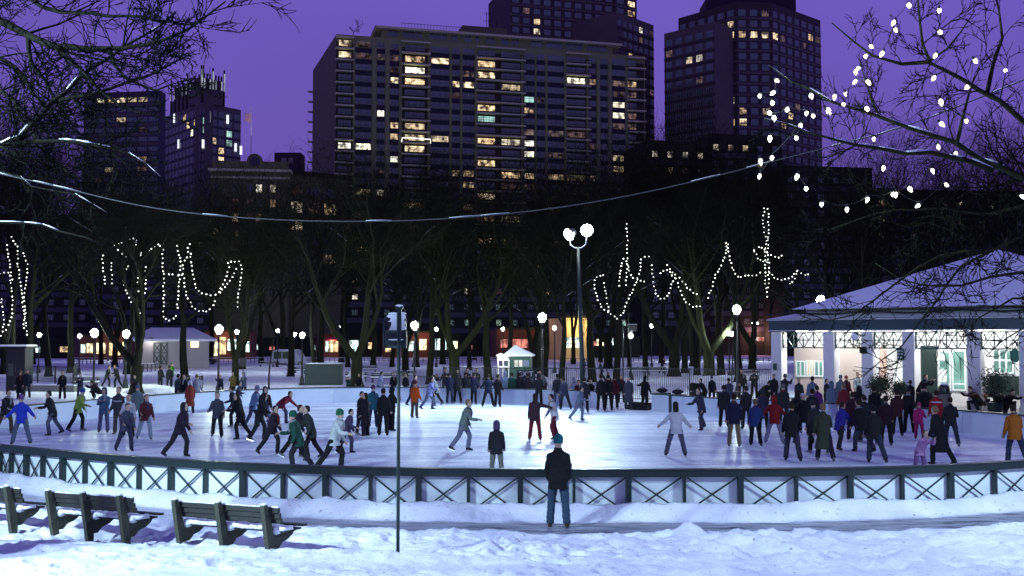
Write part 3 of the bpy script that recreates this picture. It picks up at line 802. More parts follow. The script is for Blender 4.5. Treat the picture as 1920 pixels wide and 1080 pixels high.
# right tree with the big bulbs
t = Over(77)
T1 = Vector((9.0, 12.6, 0))
t.trunk.tube([T1 + V(0, 0, -0.1), T1 + V(-0.05, 0, 0.6), T1 + V(0, 0, 3), T1 + V(-0.1, 0, 5.5), T1 + V(0.1, 0.1, 9), T1 + V(0.3, 0, 13)], [0.60, 0.45, 0.40, 0.34, 0.22, 0.10], 14)
RL = [
 ([(2420, 480, 12.6), (2150, 330, 12.5), (1920, 228, 12.3), (1870, 190, 12.3), (1810, 150, 12.2), (1745, 115, 12.2), (1727, 85, 12.2), (1722, 45, 12.2), (1718, -20, 12.2)], 0.075, 0.012, 3.0, 1.1, 0.0),
 ([(1745, 115, 12.2), (1690, 118, 12.1), (1640, 103, 12.1), (1600, 78, 12), (1555, 42, 12)], 0.026, 0.006, 3.4, 0.8, 0.0),
 ([(2420, 560, 12.6), (2150, 420, 12.4), (1920, 332, 12), (1880, 318, 12), (1840, 300, 12), (1790, 268, 12), (1700, 240, 12), (1640, 215, 12), (1560, 190, 12.1), (1480, 150, 12.3), (1440, 120, 12.4)], 0.085, 0.006, 3.2, 1.0, 0.35),
 ([(1860, 315, 12), (1780, 292, 12), (1700, 285, 11.9), (1645, 277, 11.9), (1560, 262, 11.8), (1480, 235, 11.8), (1430, 222, 11.8)], 0.035, 0.006, 3.6, 0.9, 0.75),
 ([(1850, 176, 12.3), (1865, 120, 12.4), (1880, 70, 12.5), (1868, -20, 12.6)], 0.028, 0.008, 3.4, 0.9, 0.0),
 ([(1790, 268, 12), (1803, 220, 12), (1820, 160, 12.1), (1840, 130, 12.1)], 0.022, 0.006, 3.0, 0.8, 0.0),
 ([(1650, 218, 12), (1640, 190, 12), (1620, 150, 12), (1610, 110, 12)], 0.016, 0.005, 3.0, 0.6, 0.0),
 ([(1745, 115, 12.2), (1780, 85, 12.2), (1800, 60, 12.2), (1830, 20, 12.2)], 0.016, 0.005, 3.0, 0.6, 0.0),
 ([(2420, 560, 12.6), (2150, 560, 12), (1920, 510, 11.6), (1860, 520, 11.6), (1800, 533, 11.5), (1730, 536, 11.4), (1690, 522, 11.4), (1640, 490, 11.4)], 0.05, 0.005, 3.6, 1.0, 0.1),
 ([(2300, 600, 12), (1980, 600, 11.4), (1920, 612, 11.3), (1880, 640, 11.2), (1850, 670, 11.2)], 0.035, 0.005, 3.2, 0.8, 0.1),
 ([(2150, 470, 12.2), (1920, 440, 11.8), (1860, 470, 11.8), (1800, 500, 11.8), (1760, 560, 11.7), (1730, 600, 11.7), (1690, 650, 11.7), (1620, 705, 11.6)], 0.03, 0.005, 3.6, 1.1, 0.0),
 ([(1860, 470, 11.8), (1760, 480, 11.8), (1680, 530, 11.7), (1600, 590, 11.7), (1520, 600, 11.7)], 0.018, 0.005, 4.0, 0.9, 0.0),
 ([(2150, 400, 12.3), (1920, 385, 12), (1850, 400, 12), (1760, 390, 12), (1640, 400, 12), (1560, 430, 12)], 0.028, 0.005, 3.6, 1.1, 0.0),
 ([(2150, 650, 11.5), (1960, 560, 11.4), (1900, 560, 11.3), (1830, 600, 11.3), (1780, 630, 11.3)], 0.025, 0.005, 3.4, 0.8, 0.0),
]
for pix, r0, r1, dens, L, sn in RL: t.limb(pix, r0, r1, dens * 1.45, L, 2, sn, wander=0.17, rmin=0.0058)
tree_r = thing('overhanging_tree', 'bare tree hung with big glowing bulbs reaching in from the right edge', 'tree', T1)
t.trunk.off = t.crown.off = t.snow.off = T1
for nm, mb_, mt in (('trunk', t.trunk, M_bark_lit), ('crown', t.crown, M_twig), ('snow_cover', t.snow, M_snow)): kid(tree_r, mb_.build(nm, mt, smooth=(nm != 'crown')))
t.crown.v = []

# ------------------------------------------------------------------ strings of lights
M_bulb = emit('warm_white_bulb', (1.0, 0.95, 0.86), 14, sample=False)
M_bulb_s = emit('small_white_bulb', (1.0, 0.96, 0.90), 7, sample=False)
M_wire = mat('black_wire', (0.02, 0.022, 0.02), 0.6, 0.1)
def big_bulb_mesh():
    m = MB(); m.lathe((0, 0, 0), [(0.008, 0.0), (0.017, -0.014), (0.022, -0.030), (0.016, -0.052), (0.004, -0.072)], 10)
    return m.mesh('bulb', [M_bulb], True)
def socket_mesh():
    m = MB(); m.lathe((0, 0, 0), [(0.012, -0.002), (0.014, 0.02), (0.010, 0.032)], 8)
    return m.mesh('socket', [M_green], False)
BB, SM = big_bulb_mesh(), socket_mesh()
def sag(a, b, s_, n=6):
    return [a.lerp(b, i / n) + V(0, 0, -s_ * 4 * (i / n) * (1 - i / n)) for i in range(n + 1)]
chains = [
 ([(1716, -30), (1703, 7), (1678, 38), (1677, 52), (1656, 96), (1631, 85), (1625, 102), (1612, 125), (1604, 131), (1606, 150), (1625, 150), (1585, 172), (1581, 193), (1624, 201)], 'bulb string zigzagging down from the top edge to the middle branches'),
 ([(1761, -30), (1761, 15), (1760, 58), (1756, 100), (1753, 143), (1763, 186), (1762, 229), (1758, 271), (1747, 316), (1703, 350), (1675, 362), (1628, 370), (1588, 388), (1541, 379)], 'bulb string hanging straight down below the thick right-hand limb then sweeping left'),
 ([(1454, 149), (1453, 171), (1424, 177), (1448, 190), (1442, 209), (1451, 216), (1477, 202), (1513, 208), (1524, 215), (1550, 206), (1549, 203), (1565, 177), (1520, 176)], 'bulb string bunched at the branch tip before the right tower'),
 ([(1444, 254), (1493, 256), (1502, 232), (1448, 293), (1425, 326), (1425, 297)], 'short bulb string drooping left below the branch tip'),
 ([(1496, 326), (1511, 351)], 'two lone bulbs hanging left of the low sweep of bulbs'),
 ([(1885, 130), (1826, 110), (1819, 159), (1810, 223), (1793, 285), (1771, 344), (1725, 383), (1680, 360), (1657, 311), (1638, 257)], 'bulb string on the thick right-hand limb dropping towards the pavilion roof'),
 ([(1913, 367), (1960, 330)], 'single bulb at the right edge of the picture above the pavilion peak'),
]
rb = random.Random(9)
for ci, (ch, lab) in enumerate(chains):
    dd = 11.9 + 0.12 * ci
    pts = [U(x, y, dd + 0.1 * rb.uniform(-1, 1)) for x, y in ch]
    th = thing('string_lights', lab, 'string lights', pts[0], group='big bulb strings in the near right tree')
    m = MB(pts[0])
    wp = [pts[0] + V(0, 0, 0.03)]
    for a, b_ in zip(pts[:-1], pts[1:]): wp += sag(a + V(0, 0, 0.03), b_ + V(0, 0, 0.03), 0.03, 5)[1:]
    m.tube(wp, 0.0035, 4); kid(th, m.build('wire', M_wire))
    for p in pts:
        if not (-20 < p.z): continue
        tilt = (rb.uniform(-0.9, 0.9), rb.uniform(-0.9, 0.9), 0)
        o = bpy.data.objects.new('bulb', BB); COL.objects.link(o); kid(th, o); o.location = p - pts[0]; o.rotation_euler = tilt
        s_ = rb.uniform(0.85, 1.12); o.scale = (s_,) * 3
        so = bpy.data.objects.new('socket', SM); COL.objects.link(so); kid(o, so)
SB = MB(); SB.ball((0, 0, 0), 0.038, 6); SBM = SB.mesh('bulb', [M_bulb_s], True)
def small_string(pl, depth, label, group, step=8.6, jit=1.3, seed=1):
    r = random.Random(seed); pts = []
    for line in pl:
        acc = 0
        for (x0, y0), (x1, y1) in zip(line[:-1], line[1:]):
            L = math.hypot(x1 - x0, y1 - y0)
            while acc < L:
                t = acc / L; pts.append((x0 + (x1 - x0) * t + r.uniform(-jit, jit), y0 + (y1 - y0) * t + r.uniform(-jit, jit))); acc += step * r.uniform(0.85, 1.15)
            acc -= L
        pts.append(None)
    o0 = U(pts[0][0], pts[0][1], depth)
    th = thing('string_lights', label, 'string lights', o0, group=group)
    m = MB(o0); run = []; nb = 0; extra = MB(o0)
    for p in pts:
        if p is None:
            if len(run) > 1: m.tube(run, 0.006, 3)
            run = []; continue
        q = U(p[0], p[1], depth + r.uniform(-0.25, 0.25)); run.append(q)
        if nb < 99:
            o = bpy.data.objects.new('bulb', SBM); COL.objects.link(o); kid(th, o); o.location = q - o0; o.scale = (r.uniform(0.7, 1.2),) * 3
        else: extra.ball(q, 0.052, 6)
        nb += 1
    if extra.v: tag(kid(th, extra.build('bulb_cluster', M_bulb_s, smooth=True)), kind='stuff')
    kid(th, m.build('wire', M_wire))
g1 = 'small light strings in the trees behind the rink'
small_string([[(192, 478), (193, 505), (197, 530), (202, 538)], [(209, 492), (209, 538)]], 74, 'short pair of hanging light strands left of the big forked tree', g1, 8, seed=2)
small_string([[(215, 460), (240, 450), (256, 446), (256, 466)], [(222, 470), (235, 480), (246, 487), (240, 500), (227, 520), (235, 545), (245, 565), (258, 575), (268, 600), (262, 620)]], 74, 'light strand arching over the fork of the big tree on the left', g1, 8, seed=3)
small_string([[(265, 475), (258, 500), (258, 540), (264, 570), (266, 600)], [(265, 478), (280, 470), (290, 462), (297, 457), (306, 467), (304, 490), (307, 515), (307, 545), (307, 570), (307, 595), (318, 602), (332, 592)], [(274, 500), (273, 530), (272, 555)]], 74, 'light strands running down both stems of the big forked tree', g1, 8, seed=4)
small_string([[(307, 513), (320, 514), (344, 517)], [(332, 462), (338, 485), (336, 515), (336, 545), (332, 580)], [(355, 458), (350, 480), (342, 500), (346, 535), (352, 560), (362, 575), (372, 582), (385, 585), (398, 575), (404, 560)]], 73, 'H-shaped light strands right of the big forked tree', g1, 8, seed=5)
small_string([[(357, 475), (360, 510), (366, 535), (375, 550), (390, 553), (405, 552), (416, 538), (425, 520), (430, 500), (428, 490), (438, 492), (452, 490), (452, 512), (448, 545), (445, 578)], [(443, 505), (432, 525), (412, 550)]], 73, 'wide U of light strands ending in a square hook', g1, 8, seed=6)
small_string([[(22, 445), (33, 462), (34, 500), (38, 530), (42, 560), (45, 590), (52, 632)], [(45, 475), (51, 495), (50, 530), (44, 560), (48, 590), (44, 615)], [(14, 460), (17, 490), (20, 515), (24, 530)]], 76, 'dense light strands down the trunk at the far left', g1, 7.5, seed=7)
small_string([[(0, 512), (18, 512), (24, 555), (22, 590), (10, 625)], [(2, 560), (8, 600), (2, 632)]], 76, 'loose light strand at the left edge of the picture', g1, 8, seed=8)
small_string([[(1131, 516), (1115, 522), (1114, 535), (1120, 560), (1130, 580), (1145, 590), (1157, 598), (1168, 590), (1172, 575), (1180, 555), (1190, 535), (1197, 520), (1203, 485), (1210, 482), (1222, 480)], [(1133, 530), (1137, 555), (1142, 585)]], 80, 'W-shaped light strand right of the tall floodlight pole', g1, 7.5, seed=9)
small_string([[(1175, 420), (1176, 445), (1175, 470), (1176, 495), (1173, 535)], [(1168, 486), (1163, 505), (1160, 540)], [(1176, 495), (1185, 520), (1205, 528), (1215, 527)]], 80, 'tall upright light strand rising right of the floodlight pole', g1, 7.5, seed=10)
small_string([[(1222, 497), (1225, 525), (1230, 550), (1240, 562), (1250, 557), (1257, 540), (1265, 520), (1250, 505), (1232, 517)], [(1252, 498), (1265, 515), (1275, 545), (1285, 565), (1300, 577), (1316, 572)], [(1275, 520), (1290, 540), (1300, 550), (1312, 555)]], 82, 'tangled light strands left of the string-lit giant trunk', g1, 7.5, seed=11)
small_string([[(1328, 558), (1335, 540), (1342, 515), (1352, 500), (1360, 480), (1363, 452), (1368, 480), (1374, 505), (1385, 522), (1400, 515), (1420, 517), (1430, 508)]], 82, 'steeple-shaped light strand just right of the giant trunk', g1, 7.5, seed=12)
small_string([[(1433, 390), (1431, 420), (1436, 450), (1434, 480), (1436, 510), (1435, 535), (1438, 558)], [(1440, 392), (1441, 430), (1440, 470), (1442, 500), (1440, 545)]], 84, 'double upright light strand in front of the right tower', g1, 7.5, seed=13)
small_string([[(1415, 468), (1425, 462), (1445, 478), (1458, 485), (1471, 477)], [(1415, 470), (1420, 485), (1440, 492)], [(1442, 512), (1460, 526), (1480, 522), (1495, 508), (1508, 516), (1521, 513)], [(1482, 532), (1492, 520), (1497, 505)]], 84, 'low crossing light strands reaching right towards the pavilion lamp', g1, 7.5, seed=14)
# ------------------------------------------------------------------ cable across the view
cab = [(-260, 262), (-60, 312), (100, 348), (250, 383), (380, 402), (520, 412), (640, 415), (780, 413), (900, 405), (1010, 394), (1130, 376), (1240, 354), (1350, 328), (1450, 302), (1560, 274), (1700, 236), (1920, 150), (2150, 55)]
cps = resample([U(x, y, 14.2 - 0.0006 * (x + 260)) for x, y in cab], 0.3)
o0 = cps[0]; th = thing('overhead_cable', 'frosted overhead cable sagging right across the picture', 'cable', o0)
m = MB(o0); m.tube(cps, 0.0075, 6); kid(th, m.build('cable', mat('frosted_cable', (0.06, 0.06, 0.065), 0.7, 0.2, 8, 0.2), smooth=True))
m = MB(o0)
rc = random.Random(3)
for i in range(len(cps) - 1):
    if rc.random() < 0.45: m.tube([cps[i] + V(0, 0, 0.010), (cps[i] + cps[i + 1]) / 2 + V(0, 0, 0.013), cps[i + 1] + V(0, 0, 0.010)], [0.003, 0.004, 0.003], 4)
kid(th, m.build('snow_cover', M_snow, smooth=True))
# ================================================================== buildings
M_w_lit = emit('lit_room', (1.0, 0.80, 0.52), 1.0, 0.92, 0.75, False, (1.0, 0.66, 0.36))
M_w_lit2 = emit('lit_room_pale', (1.0, 0.93, 0.76), 1.6, 0.85, 0.75, False, (1.0, 0.86, 0.60))
M_w_dim = emit('dim_room', (0.50, 0.28, 0.24), 0.22, 0.9, 0.75, False, (0.5, 0.35, 0.3))
M_w_cool = emit('cool_room', (0.45, 0.80, 0.72), 0.7, 0.7, 0.3, False)
def glassmat(name, c, r=0.12):
    m = mat(name, (0.13, 0.185, 0.125), r, 0.5, 0.12, metal=0.75)
    return m
M_glass = glassmat('window_glass', (0.018, 0.022, 0.045))
M_frame = mat('window_frame', (0.30, 0.31, 0.33), 0.6, 0.1)
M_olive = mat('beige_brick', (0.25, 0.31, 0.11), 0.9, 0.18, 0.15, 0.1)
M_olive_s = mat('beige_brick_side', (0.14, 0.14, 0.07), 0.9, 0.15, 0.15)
M_slab = mat('balcony_concrete', (0.62, 0.68, 0.34), 0.9, 0.15, 0.5)
M_spand = mat('dark_spandrel', (0.010, 0.010, 0.014), 0.6, 0.2, 0.5)
M_brown = mat('dark_purple_stone', (0.058, 0.048, 0.040), 0.85, 0.2, 0.2)
M_brown2 = mat('maroon_brick', (0.034, 0.016, 0.034), 0.85, 0.3, 0.4)
M_brown3 = mat('grey_purple_stone', (0.115, 0.112, 0.080), 0.85, 0.2, 0.2)
M_dark = mat('very_dark_wall', (0.014, 0.017, 0.008), 0.9, 0.3, 0.2)
M_stone = mat('limestone', (0.15, 0.17, 0.06), 0.9, 0.25, 0.3, 0.1)
M_grey = mat('grey_concrete', (0.06, 0.058, 0.07), 0.9, 0.2, 0.1)

class Plane:
    """a vertical facade between world points A and B (2-D)"""
    def __init__(s, A, B):
        s.A, s.B = A.to_2d(), B.to_2d(); s.L = (s.B - s.A).length; s.t = (s.B - s.A) / s.L
        n = Vector((s.t.y, -s.t.x)); s.n = n if n.dot(-s.A) > 0 else -n
    def hit(s, px, py):
        r = ray(px, py); d2 = Vector((r.x, r.y))
        # A + t*u = k*d2
        det = d2.x * (-s.t.y) - d2.y * (-s.t.x)
        k = (s.A.x * (-s.t.y) - s.A.y * (-s.t.x)) / det
        p = d2 * k
        return (p - s.A).dot(s.t), CAM_Z + r.z * k
    def P(s, u, z, o=0.0):
        q = s.A + s.t * u + s.n * o
        return Vector((q.x, q.y, z))
    def rect(s, mb, u0, u1, z0, z1, o, th, mat=0):
        """box on the facade, its face o metres in front of it and th deep"""
        a = [s.P(u0, z0, o), s.P(u1, z0, o), s.P(u1, z1, o), s.P(u0, z1, o)]
        b = [s.P(u0, z0, o - th), s.P(u1, z0, o - th), s.P(u1, z1, o - th), s.P(u0, z1, o - th)]
        mb.add(a + b, [(0, 1, 2, 3), (7, 6, 5, 4), (0, 4, 5, 1), (1, 5, 6, 2), (2, 6, 7, 3), (3, 7, 4, 0)], mat)
def body(mb, pl, u0, u1, z0, z1, depth, mat=0): pl.rect(mb, u0, u1, z0, z1, 0, depth, mat)
WC = {}
def window(mb, pl, u0, u1, z0, z1, m_gl, o=0.03, nv=2, rail=0.72):
    """glass with frame and mullions; material 0 frame, m_gl the glass slot"""
    pl.rect(mb, u0, u1, z0, z1, o, 0.05, m_gl)
    f = min(0.10, (u1 - u0) * 0.05)
    for k in range(nv + 1):
        u = u0 + (u1 - u0) * k / nv
        a = max(u0, u - f / 2); pl.rect(mb, a, min(u1, a + f), z0, z1, o + 0.04, 0.035, 0)
    if rail: pl.rect(mb, u0 + f, u1 - f, z0 + (z1 - z0) * rail, z0 + (z1 - z0) * rail + f * 0.8, o + 0.042, 0.03, 0)
WMATS = [M_frame, M_glass, M_w_lit, M_w_lit2, M_w_dim, M_w_cool]
def grid_windows(parent, off, pl, cols, rows, lit, rnd=0, seed=1, nv=None, rail=0.7, limit=99, pfx='window', o=0.03):
    """cols: (u0,u1), rows: (z0,z1); lit: {(ci, ri): slot}. The lit and largest ones are parts of their own"""
    r = random.Random(seed); rest = MB(off); n = 0
    cells = [(ci, ri) for ri in range(len(rows)) for ci in range(len(cols))]
    for c in cells:
        if c not in lit and r.random() < rnd: lit[c] = r.choice([2, 2, 3, 4, 4])
    cells.sort(key=lambda c: (c not in lit, -c[1]))
    for c in cells:
        (u0, u1), (z0, z1) = cols[c[0]], rows[c[1]]
        k = nv or max(2, round((u1 - u0) / 1.5))
        if n < limit:
            m = MB(off); window(m, pl, u0, u1, z0, z1, lit.get(c, 1), o, k, rail); kid(parent, m.build(pfx, WMATS)); n += 1
        else: window(rest, pl, u0, u1, z0, z1, lit.get(c, 1), o, k, rail)
    if rest.v: tag(kid(parent, rest.build(pfx, WMATS)), kind='stuff')
def nearest(pl, cols, rows, pts):
    d = {}
    for x, y, s_ in pts:
        u, z = pl.hit(x, y)
        ci = min(range(len(cols)), key=lambda i: abs(sum(cols[i]) / 2 - u)); ri = min(range(len(rows)), key=lambda i: abs(sum(rows[i]) / 2 - z))
        d[(ci, ri)] = s_
    return d
def bld(label, at, cat='building', name='apartment_building', group=None):
    return thing(name, label, cat, (at.x, at.y, 0), group=group), (at.x, at.y, 0)

# ---------------------------------------------------------------- the big apartment block
A = U(627, 600, 262); B = U(1212, 600, 283)
pl = Plane(A, B)
th, off = bld('broad beige apartment block with stacked balconies in mid skyline', A)
def uz(x, y): return pl.hit(x, y)
zt = uz(660, 66)[1]
FH = (uz(680, 78)[1] - uz(680, 398)[1]) / 15.0
DEP = 22
wallm = MB(off); body(wallm, pl, 0, pl.L, 0, zt, DEP)
# side wall running back to the left
C_ = U(583, 600, 298); pls = Plane(C_, A)
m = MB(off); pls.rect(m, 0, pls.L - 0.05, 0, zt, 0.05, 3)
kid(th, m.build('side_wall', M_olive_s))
m = MB(off)
for k in range(24):
    z = zt - 6 - k * FH
    if z > 5: m.box((C_.x - 0.6, C_.y + 0.5, z), (1.6, 2.0, 0.25))
kid(th, m.build('side_balconies', M_slab))
WCOL = [(667, 695), (707.5, 720), (732, 746.5), (808, 841), (848.5, 861), (868.5, 888.5), (983, 1001), (1007.5, 1020.5), (1028, 1056), (1105, 1116.5), (1127, 1138), (1149, 1171)]
BCOL = [(634, 658), (759, 796), (895.5, 928), (940, 975), (1063, 1097), (1177, 1193)]
BSL = [(628, 663), (752, 806), (892, 984), (1060, 1106), (1176, 1209)]
midy = 200
cu = lambda x: uz(x, midy)[0]
wc = [(cu(a), cu(b_)) for a, b_ in WCOL]; bc = [(cu(a), cu(b_)) for a, b_ in BCOL]; bs = [(cu(a), cu(b_)) for a, b_ in BSL]
ztop = uz(680, 78)[1]
rows = [(ztop - k * FH - 1.42, ztop - k * FH) for k in range(26) if ztop - k * FH > 4]
for (u0, u1) in wc:
    for (z0, z1) in rows: pl.rect(wallm, u0 - 0.2, u1 + 0.2, z0 - (FH - 1.42) + 0.05, z0 - 0.12, 0.03, 0.03, 1)
kid(th, wallm.build('wall', [M_olive, M_spand]))
m = MB(off)
for i in range(len(WCOL) - 1):
    a, b_ = wc[i][1], wc[i + 1][0]
    if any(a < (s0 + s1) / 2 < b_ for s0, s1 in bs): 
        for e0, e1 in ((a + 0.25, a + 0.9), (b_ - 0.9, b_ - 0.25)): pl.rect(m, e0, e1, 0, zt - 2.4, 0.25, 0.25)
    else: pl.rect(m, a + 0.35, b_ - 0.35, 0, zt - 2.4, 0.30, 0.30)
kid(th, m.build('piers', M_olive))
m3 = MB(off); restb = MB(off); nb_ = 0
for (u0, u1) in bs: pl.rect(m3, u0 + 0.2, u1 - 0.2, 0, zt - 2.0, 0.012, 0.012)  # flat dark sheets on the wall, the recess shade put into their colour
kid(th, m3.build('recess_shade_sheet', mat('recess_shade', (0.05, 0.055, 0.025), 0.9)))
for ri_, (z0, z1) in enumerate([(rows[0][1] + 1.4, 0)] + rows):
    for (u0, u1) in bs:
        b_ = MB(off) if nb_ < 99 else restb
        pl.rect(b_, u0, u1, z0 - 0.95, z0 - 0.62, 1.25, 1.2)
        if ri_:
            pl.rect(b_, u0 + 0.05, u1 - 0.05, z0 + 0.28, z0 + 0.34, 1.22, 0.05, 1)
            k = int((u1 - u0) / 0.6)
            for j in range(k + 1):
                u = u0 + 0.05 + (u1 - u0 - 0.15) * j / k; pl.rect(b_, u, u + 0.05, z0 - 0.62, z0 + 0.28, 1.21, 0.03, 1)
        if nb_ < 99: kid(th, b_.build('balcony', [M_slab, M_dark]))
        nb_ += 1
tag(kid(th, restb.build('balcony', [M_slab, M_dark])), kind='stuff')
allc = wc + bc
LIT = [(638,84,2),(645,108,2),(680,84,4),(680,106,4),(713,108,4),(738,108,4),(775,113,2),(775,135,3),(775,156,2),(738,153,2),(825,118,2),(738,130,4),(905,125,2),(905,145,2),(855,161,2),(878,162,2),(878,141,4),(855,181,4),(738,237,2),(775,240,2),(738,259,2),(775,260,2),(825,262,2),(775,281,2),(680,277,3),(913,207,2),(906,227,5),(924,268,2),(955,273,3),(915,307,2),(713,320,4),(955,330,2),(860,327,2),(876,327,2),(1078,160,3),(1110,163,2),(1183,151,2),(992,212,2),(1014,193,4),(992,192,5),(992,252,4),(992,272,3),(992,291,3),(1042,254,4),(1080,258,4),(1160,206,3),(1160,148,4),(1160,167,4),(1160,243,4),(1188,246,4),(1160,301,2),(1187,304,3),(1162,320,2),(993,332,2),(1045,333,2),(1078,338,2),(1047,295,4),(775,385,2),(682,403,2),(682,447,2),(682,468,2),(787,387,2),(905,402,2),(955,405,2),(1110,340,2),(878,345,2),(955,352,4),(913,372,2),(1042,380,4),(915,450,2),(955,450,2),(1188,180,4),(1188,228,4),(1110,388,4),(830,403,4),(775,425,2)]
lit = nearest(pl, allc, rows, LIT)
grid_windows(th, off, pl, allc, rows, lit, rnd=0.06, seed=4)
# roof storey
u0, u1 = uz(716, 60)[0], uz(1150, 100)[0]
zp = uz(720, 50)[1]
m = MB(off); pl.rect(m, u0, u1, zt, zp - 0.6, -0.6, DEP - 2); kid(th, m.build('roof_storey', M_olive))
m = MB(off); pl.rect(m, u0 - 1.5, u1 + 2.2, zp - 0.6, zp - 0.05, 1.0, DEP - 1); kid(th, m.build('roof_slab', M_slab))
pc_cols = [(uz(a, 80)[0], uz(b_, 80)[0]) for a, b_ in ((727, 746), (757, 792), (806, 839), (847, 858), (872, 885), (893, 899), (912, 928), (940, 955), (960, 974), (996, 1017), (1026, 1056), (1063, 1094), (1103, 1138))]
class Sub:  # a plane set back
    pass
pl2 = Plane(Vector((*(pl.P(0, 0, -0.6)).to_2d(), 0)), Vector((*(pl.P(pl.L, 0, -0.6)).to_2d(), 0)))
grid_windows(th, off, pl2, pc_cols, [(zt + 0.6, zt + 2.3)], {}, limit=13, pfx='roof_window')
m = MB(off)
for a, b_, y0 in ((687, 748, 41), (855, 955, 41)):
    ua, ub = pl.hit(a, 60)[0], pl.hit(b_, 60)[0]; zz = pl.hit(a + 10, y0)[1] + 1.0
    pl.rect(m, ua + 3, ub + 1, zp - 0.05, zz, -6.0, 9.0)
kid(th, m.build('machine_house', M_olive_s))
m = MB(off)
for k in range(22):
    ua = u0 + (u1 - u0) * (0.08 + 0.28 * k / 21); pl.rect(m, ua, ua + 0.08, zp, zp + 1.3, 0.2, 0.08)
pl.rect(m, u0 + (u1 - u0) * 0.08, u0 + (u1 - u0) * 0.365, zp + 1.22, zp + 1.32, 0.21, 0.1)
kid(th, m.build('roof_railing', M_grey))
m = MB(off); q = pl.P(uz(926, 60)[0], zp + 3, -8); m.tube([q, q + V(0, 0, 5.4)], 0.09, 5)
for zz in (4.9, 3.0): m.bar(q + V(-1.0, 0, zz), q + V(1.0, 0, zz), 0.08, 0.08)
q = pl.P(uz(945, 60)[0], zp + 3, -8); m.tube([q, q + V(0, 0, 3.4)], 0.07, 5)
kid(th, m.build('antenna', M_dark))
# the small tree and shrubs in the roof garden
m = MB(off); q = pl.P(uz(663, 66)[0], zt, -1)
rt = TreeGen(3); rt.branch((0, 0, 0), (0, 0, 1), 3.2, 0.10, 2, 4, (0, 0, 8, 5), 0.1, 0.2, 0.05)
rt.crown.off = Vector((0, 0, 0))
sh = thing('roof_shrub', 'tiny bare shrub on the roof edge of the big apartment block', 'plant', q)
o_ = rt.crown.build('crown', M_twig); kid(sh, o_)
# lit cord round one balcony
m = MB(off); zz = uz(775, 262)[1]; a0, a1 = bs[1]
m.tube([pl.P(a0, zz - 0.9, 1.3), pl.P(a0 + 0.1, zz + 0.1, 1.3), pl.P(a0 + 2.2, zz + 0.25, 1.3), pl.P(a1 - 2.0, zz, 1.3), pl.P(a1 - 0.1, zz + 0.1, 1.3), pl.P(a1, zz - 0.9, 1.3)], 0.10, 4)
kid(th, m.build('lit_cord', emit('cord_glow', (1, 0.95, 0.85), 2.5, sample=False)))

def tower(label, faces, z_top, depth, wall, band, pitch, wh, bays, lit_px=[], rnd=0.02, seed=1, name='tower', extras=None, bandh=0.5, skip_below=18, group=None, frac=0.62, extra_wall=None):
    """faces: list of Planes; bands between storeys, windows in bays"""
    th, off = bld(label, Vector((faces[0].A.x, faces[0].A.y, 0)), name=name, group=group)
    m = MB(off)
    for fpl in faces: body(m, fpl, 0, fpl.L, 0, z_top, depth)
    kid(th, m.build('wall', wall))
    nrow = int((z_top - 3) / pitch); rows = [(z_top - 2.2 - k * pitch - wh, z_top - 2.2 - k * pitch) for k in range(nrow) if z_top - 2.2 - k * pitch - wh > skip_below]
    m = MB(off)
    for fpl in faces:
        for (z0, z1) in rows: fpl.rect(m, -0.02, fpl.L + 0.02, z0 - (pitch - wh) * 0.75, z0 - (pitch - wh) * 0.25, 0.12, 0.12)
    kid(th, m.build('storey_bands', band))
    for i, fpl in enumerate(faces):
        nb = max(1, int(fpl.L / bays)); w = fpl.L / nb
        cols = [(w * j + w * (1 - frac) / 2, w * (j + 1) - w * (1 - frac) / 2) for j in range(nb)]
        pts = [p for p in lit_px if len(p) == 3 or p[3] == i]
        lt = {}
        for p in pts:
            u, z = fpl.hit(p[0], p[1])
            if -1 < u < fpl.L + 1: lt.update(nearest(fpl, cols, rows, [p[:3]]))
        grid_windows(th, off, fpl, cols, rows, lt, rnd, seed + i, limit=99 // len(faces), nv=3 if w > 3 else 2)
    if extras: extras(th, off, faces, z_top)
    return th
def hz(x, y, d): return U(x, y, d).z
# ---------------------------------------------------------------- tower behind the block
D = 330
F1 = Plane(U(957, 600, D - 6), U(1153, 600, D + 4)); F2 = Plane(U(1155, 600, D + 4), U(1197, 600, D + 10))
tower('dark purple tower rising out of the picture behind the apartment block', [F1, F2], hz(1060, -26, D), 25, M_brown, M_brown3, 3.1, 1.7, 3.4,
      [(1014, 63, 3), (1177, 10, 2), (1177, 28, 2)], 0.02, 11)
F3 = Plane(U(1159, 600, D - 12), U(1229, 600, D + 2))
tower('lower right wing of the dark purple tower beside the gap of sky', [F3], hz(1200, 33, D - 6), 18, M_brown3, M_brown, 3.1, 1.7, 2.6,
      [(1218, 62, 4), (1205, 178, 4), (1222, 180, 4), (1218, 258, 4)], 0.02, 12)
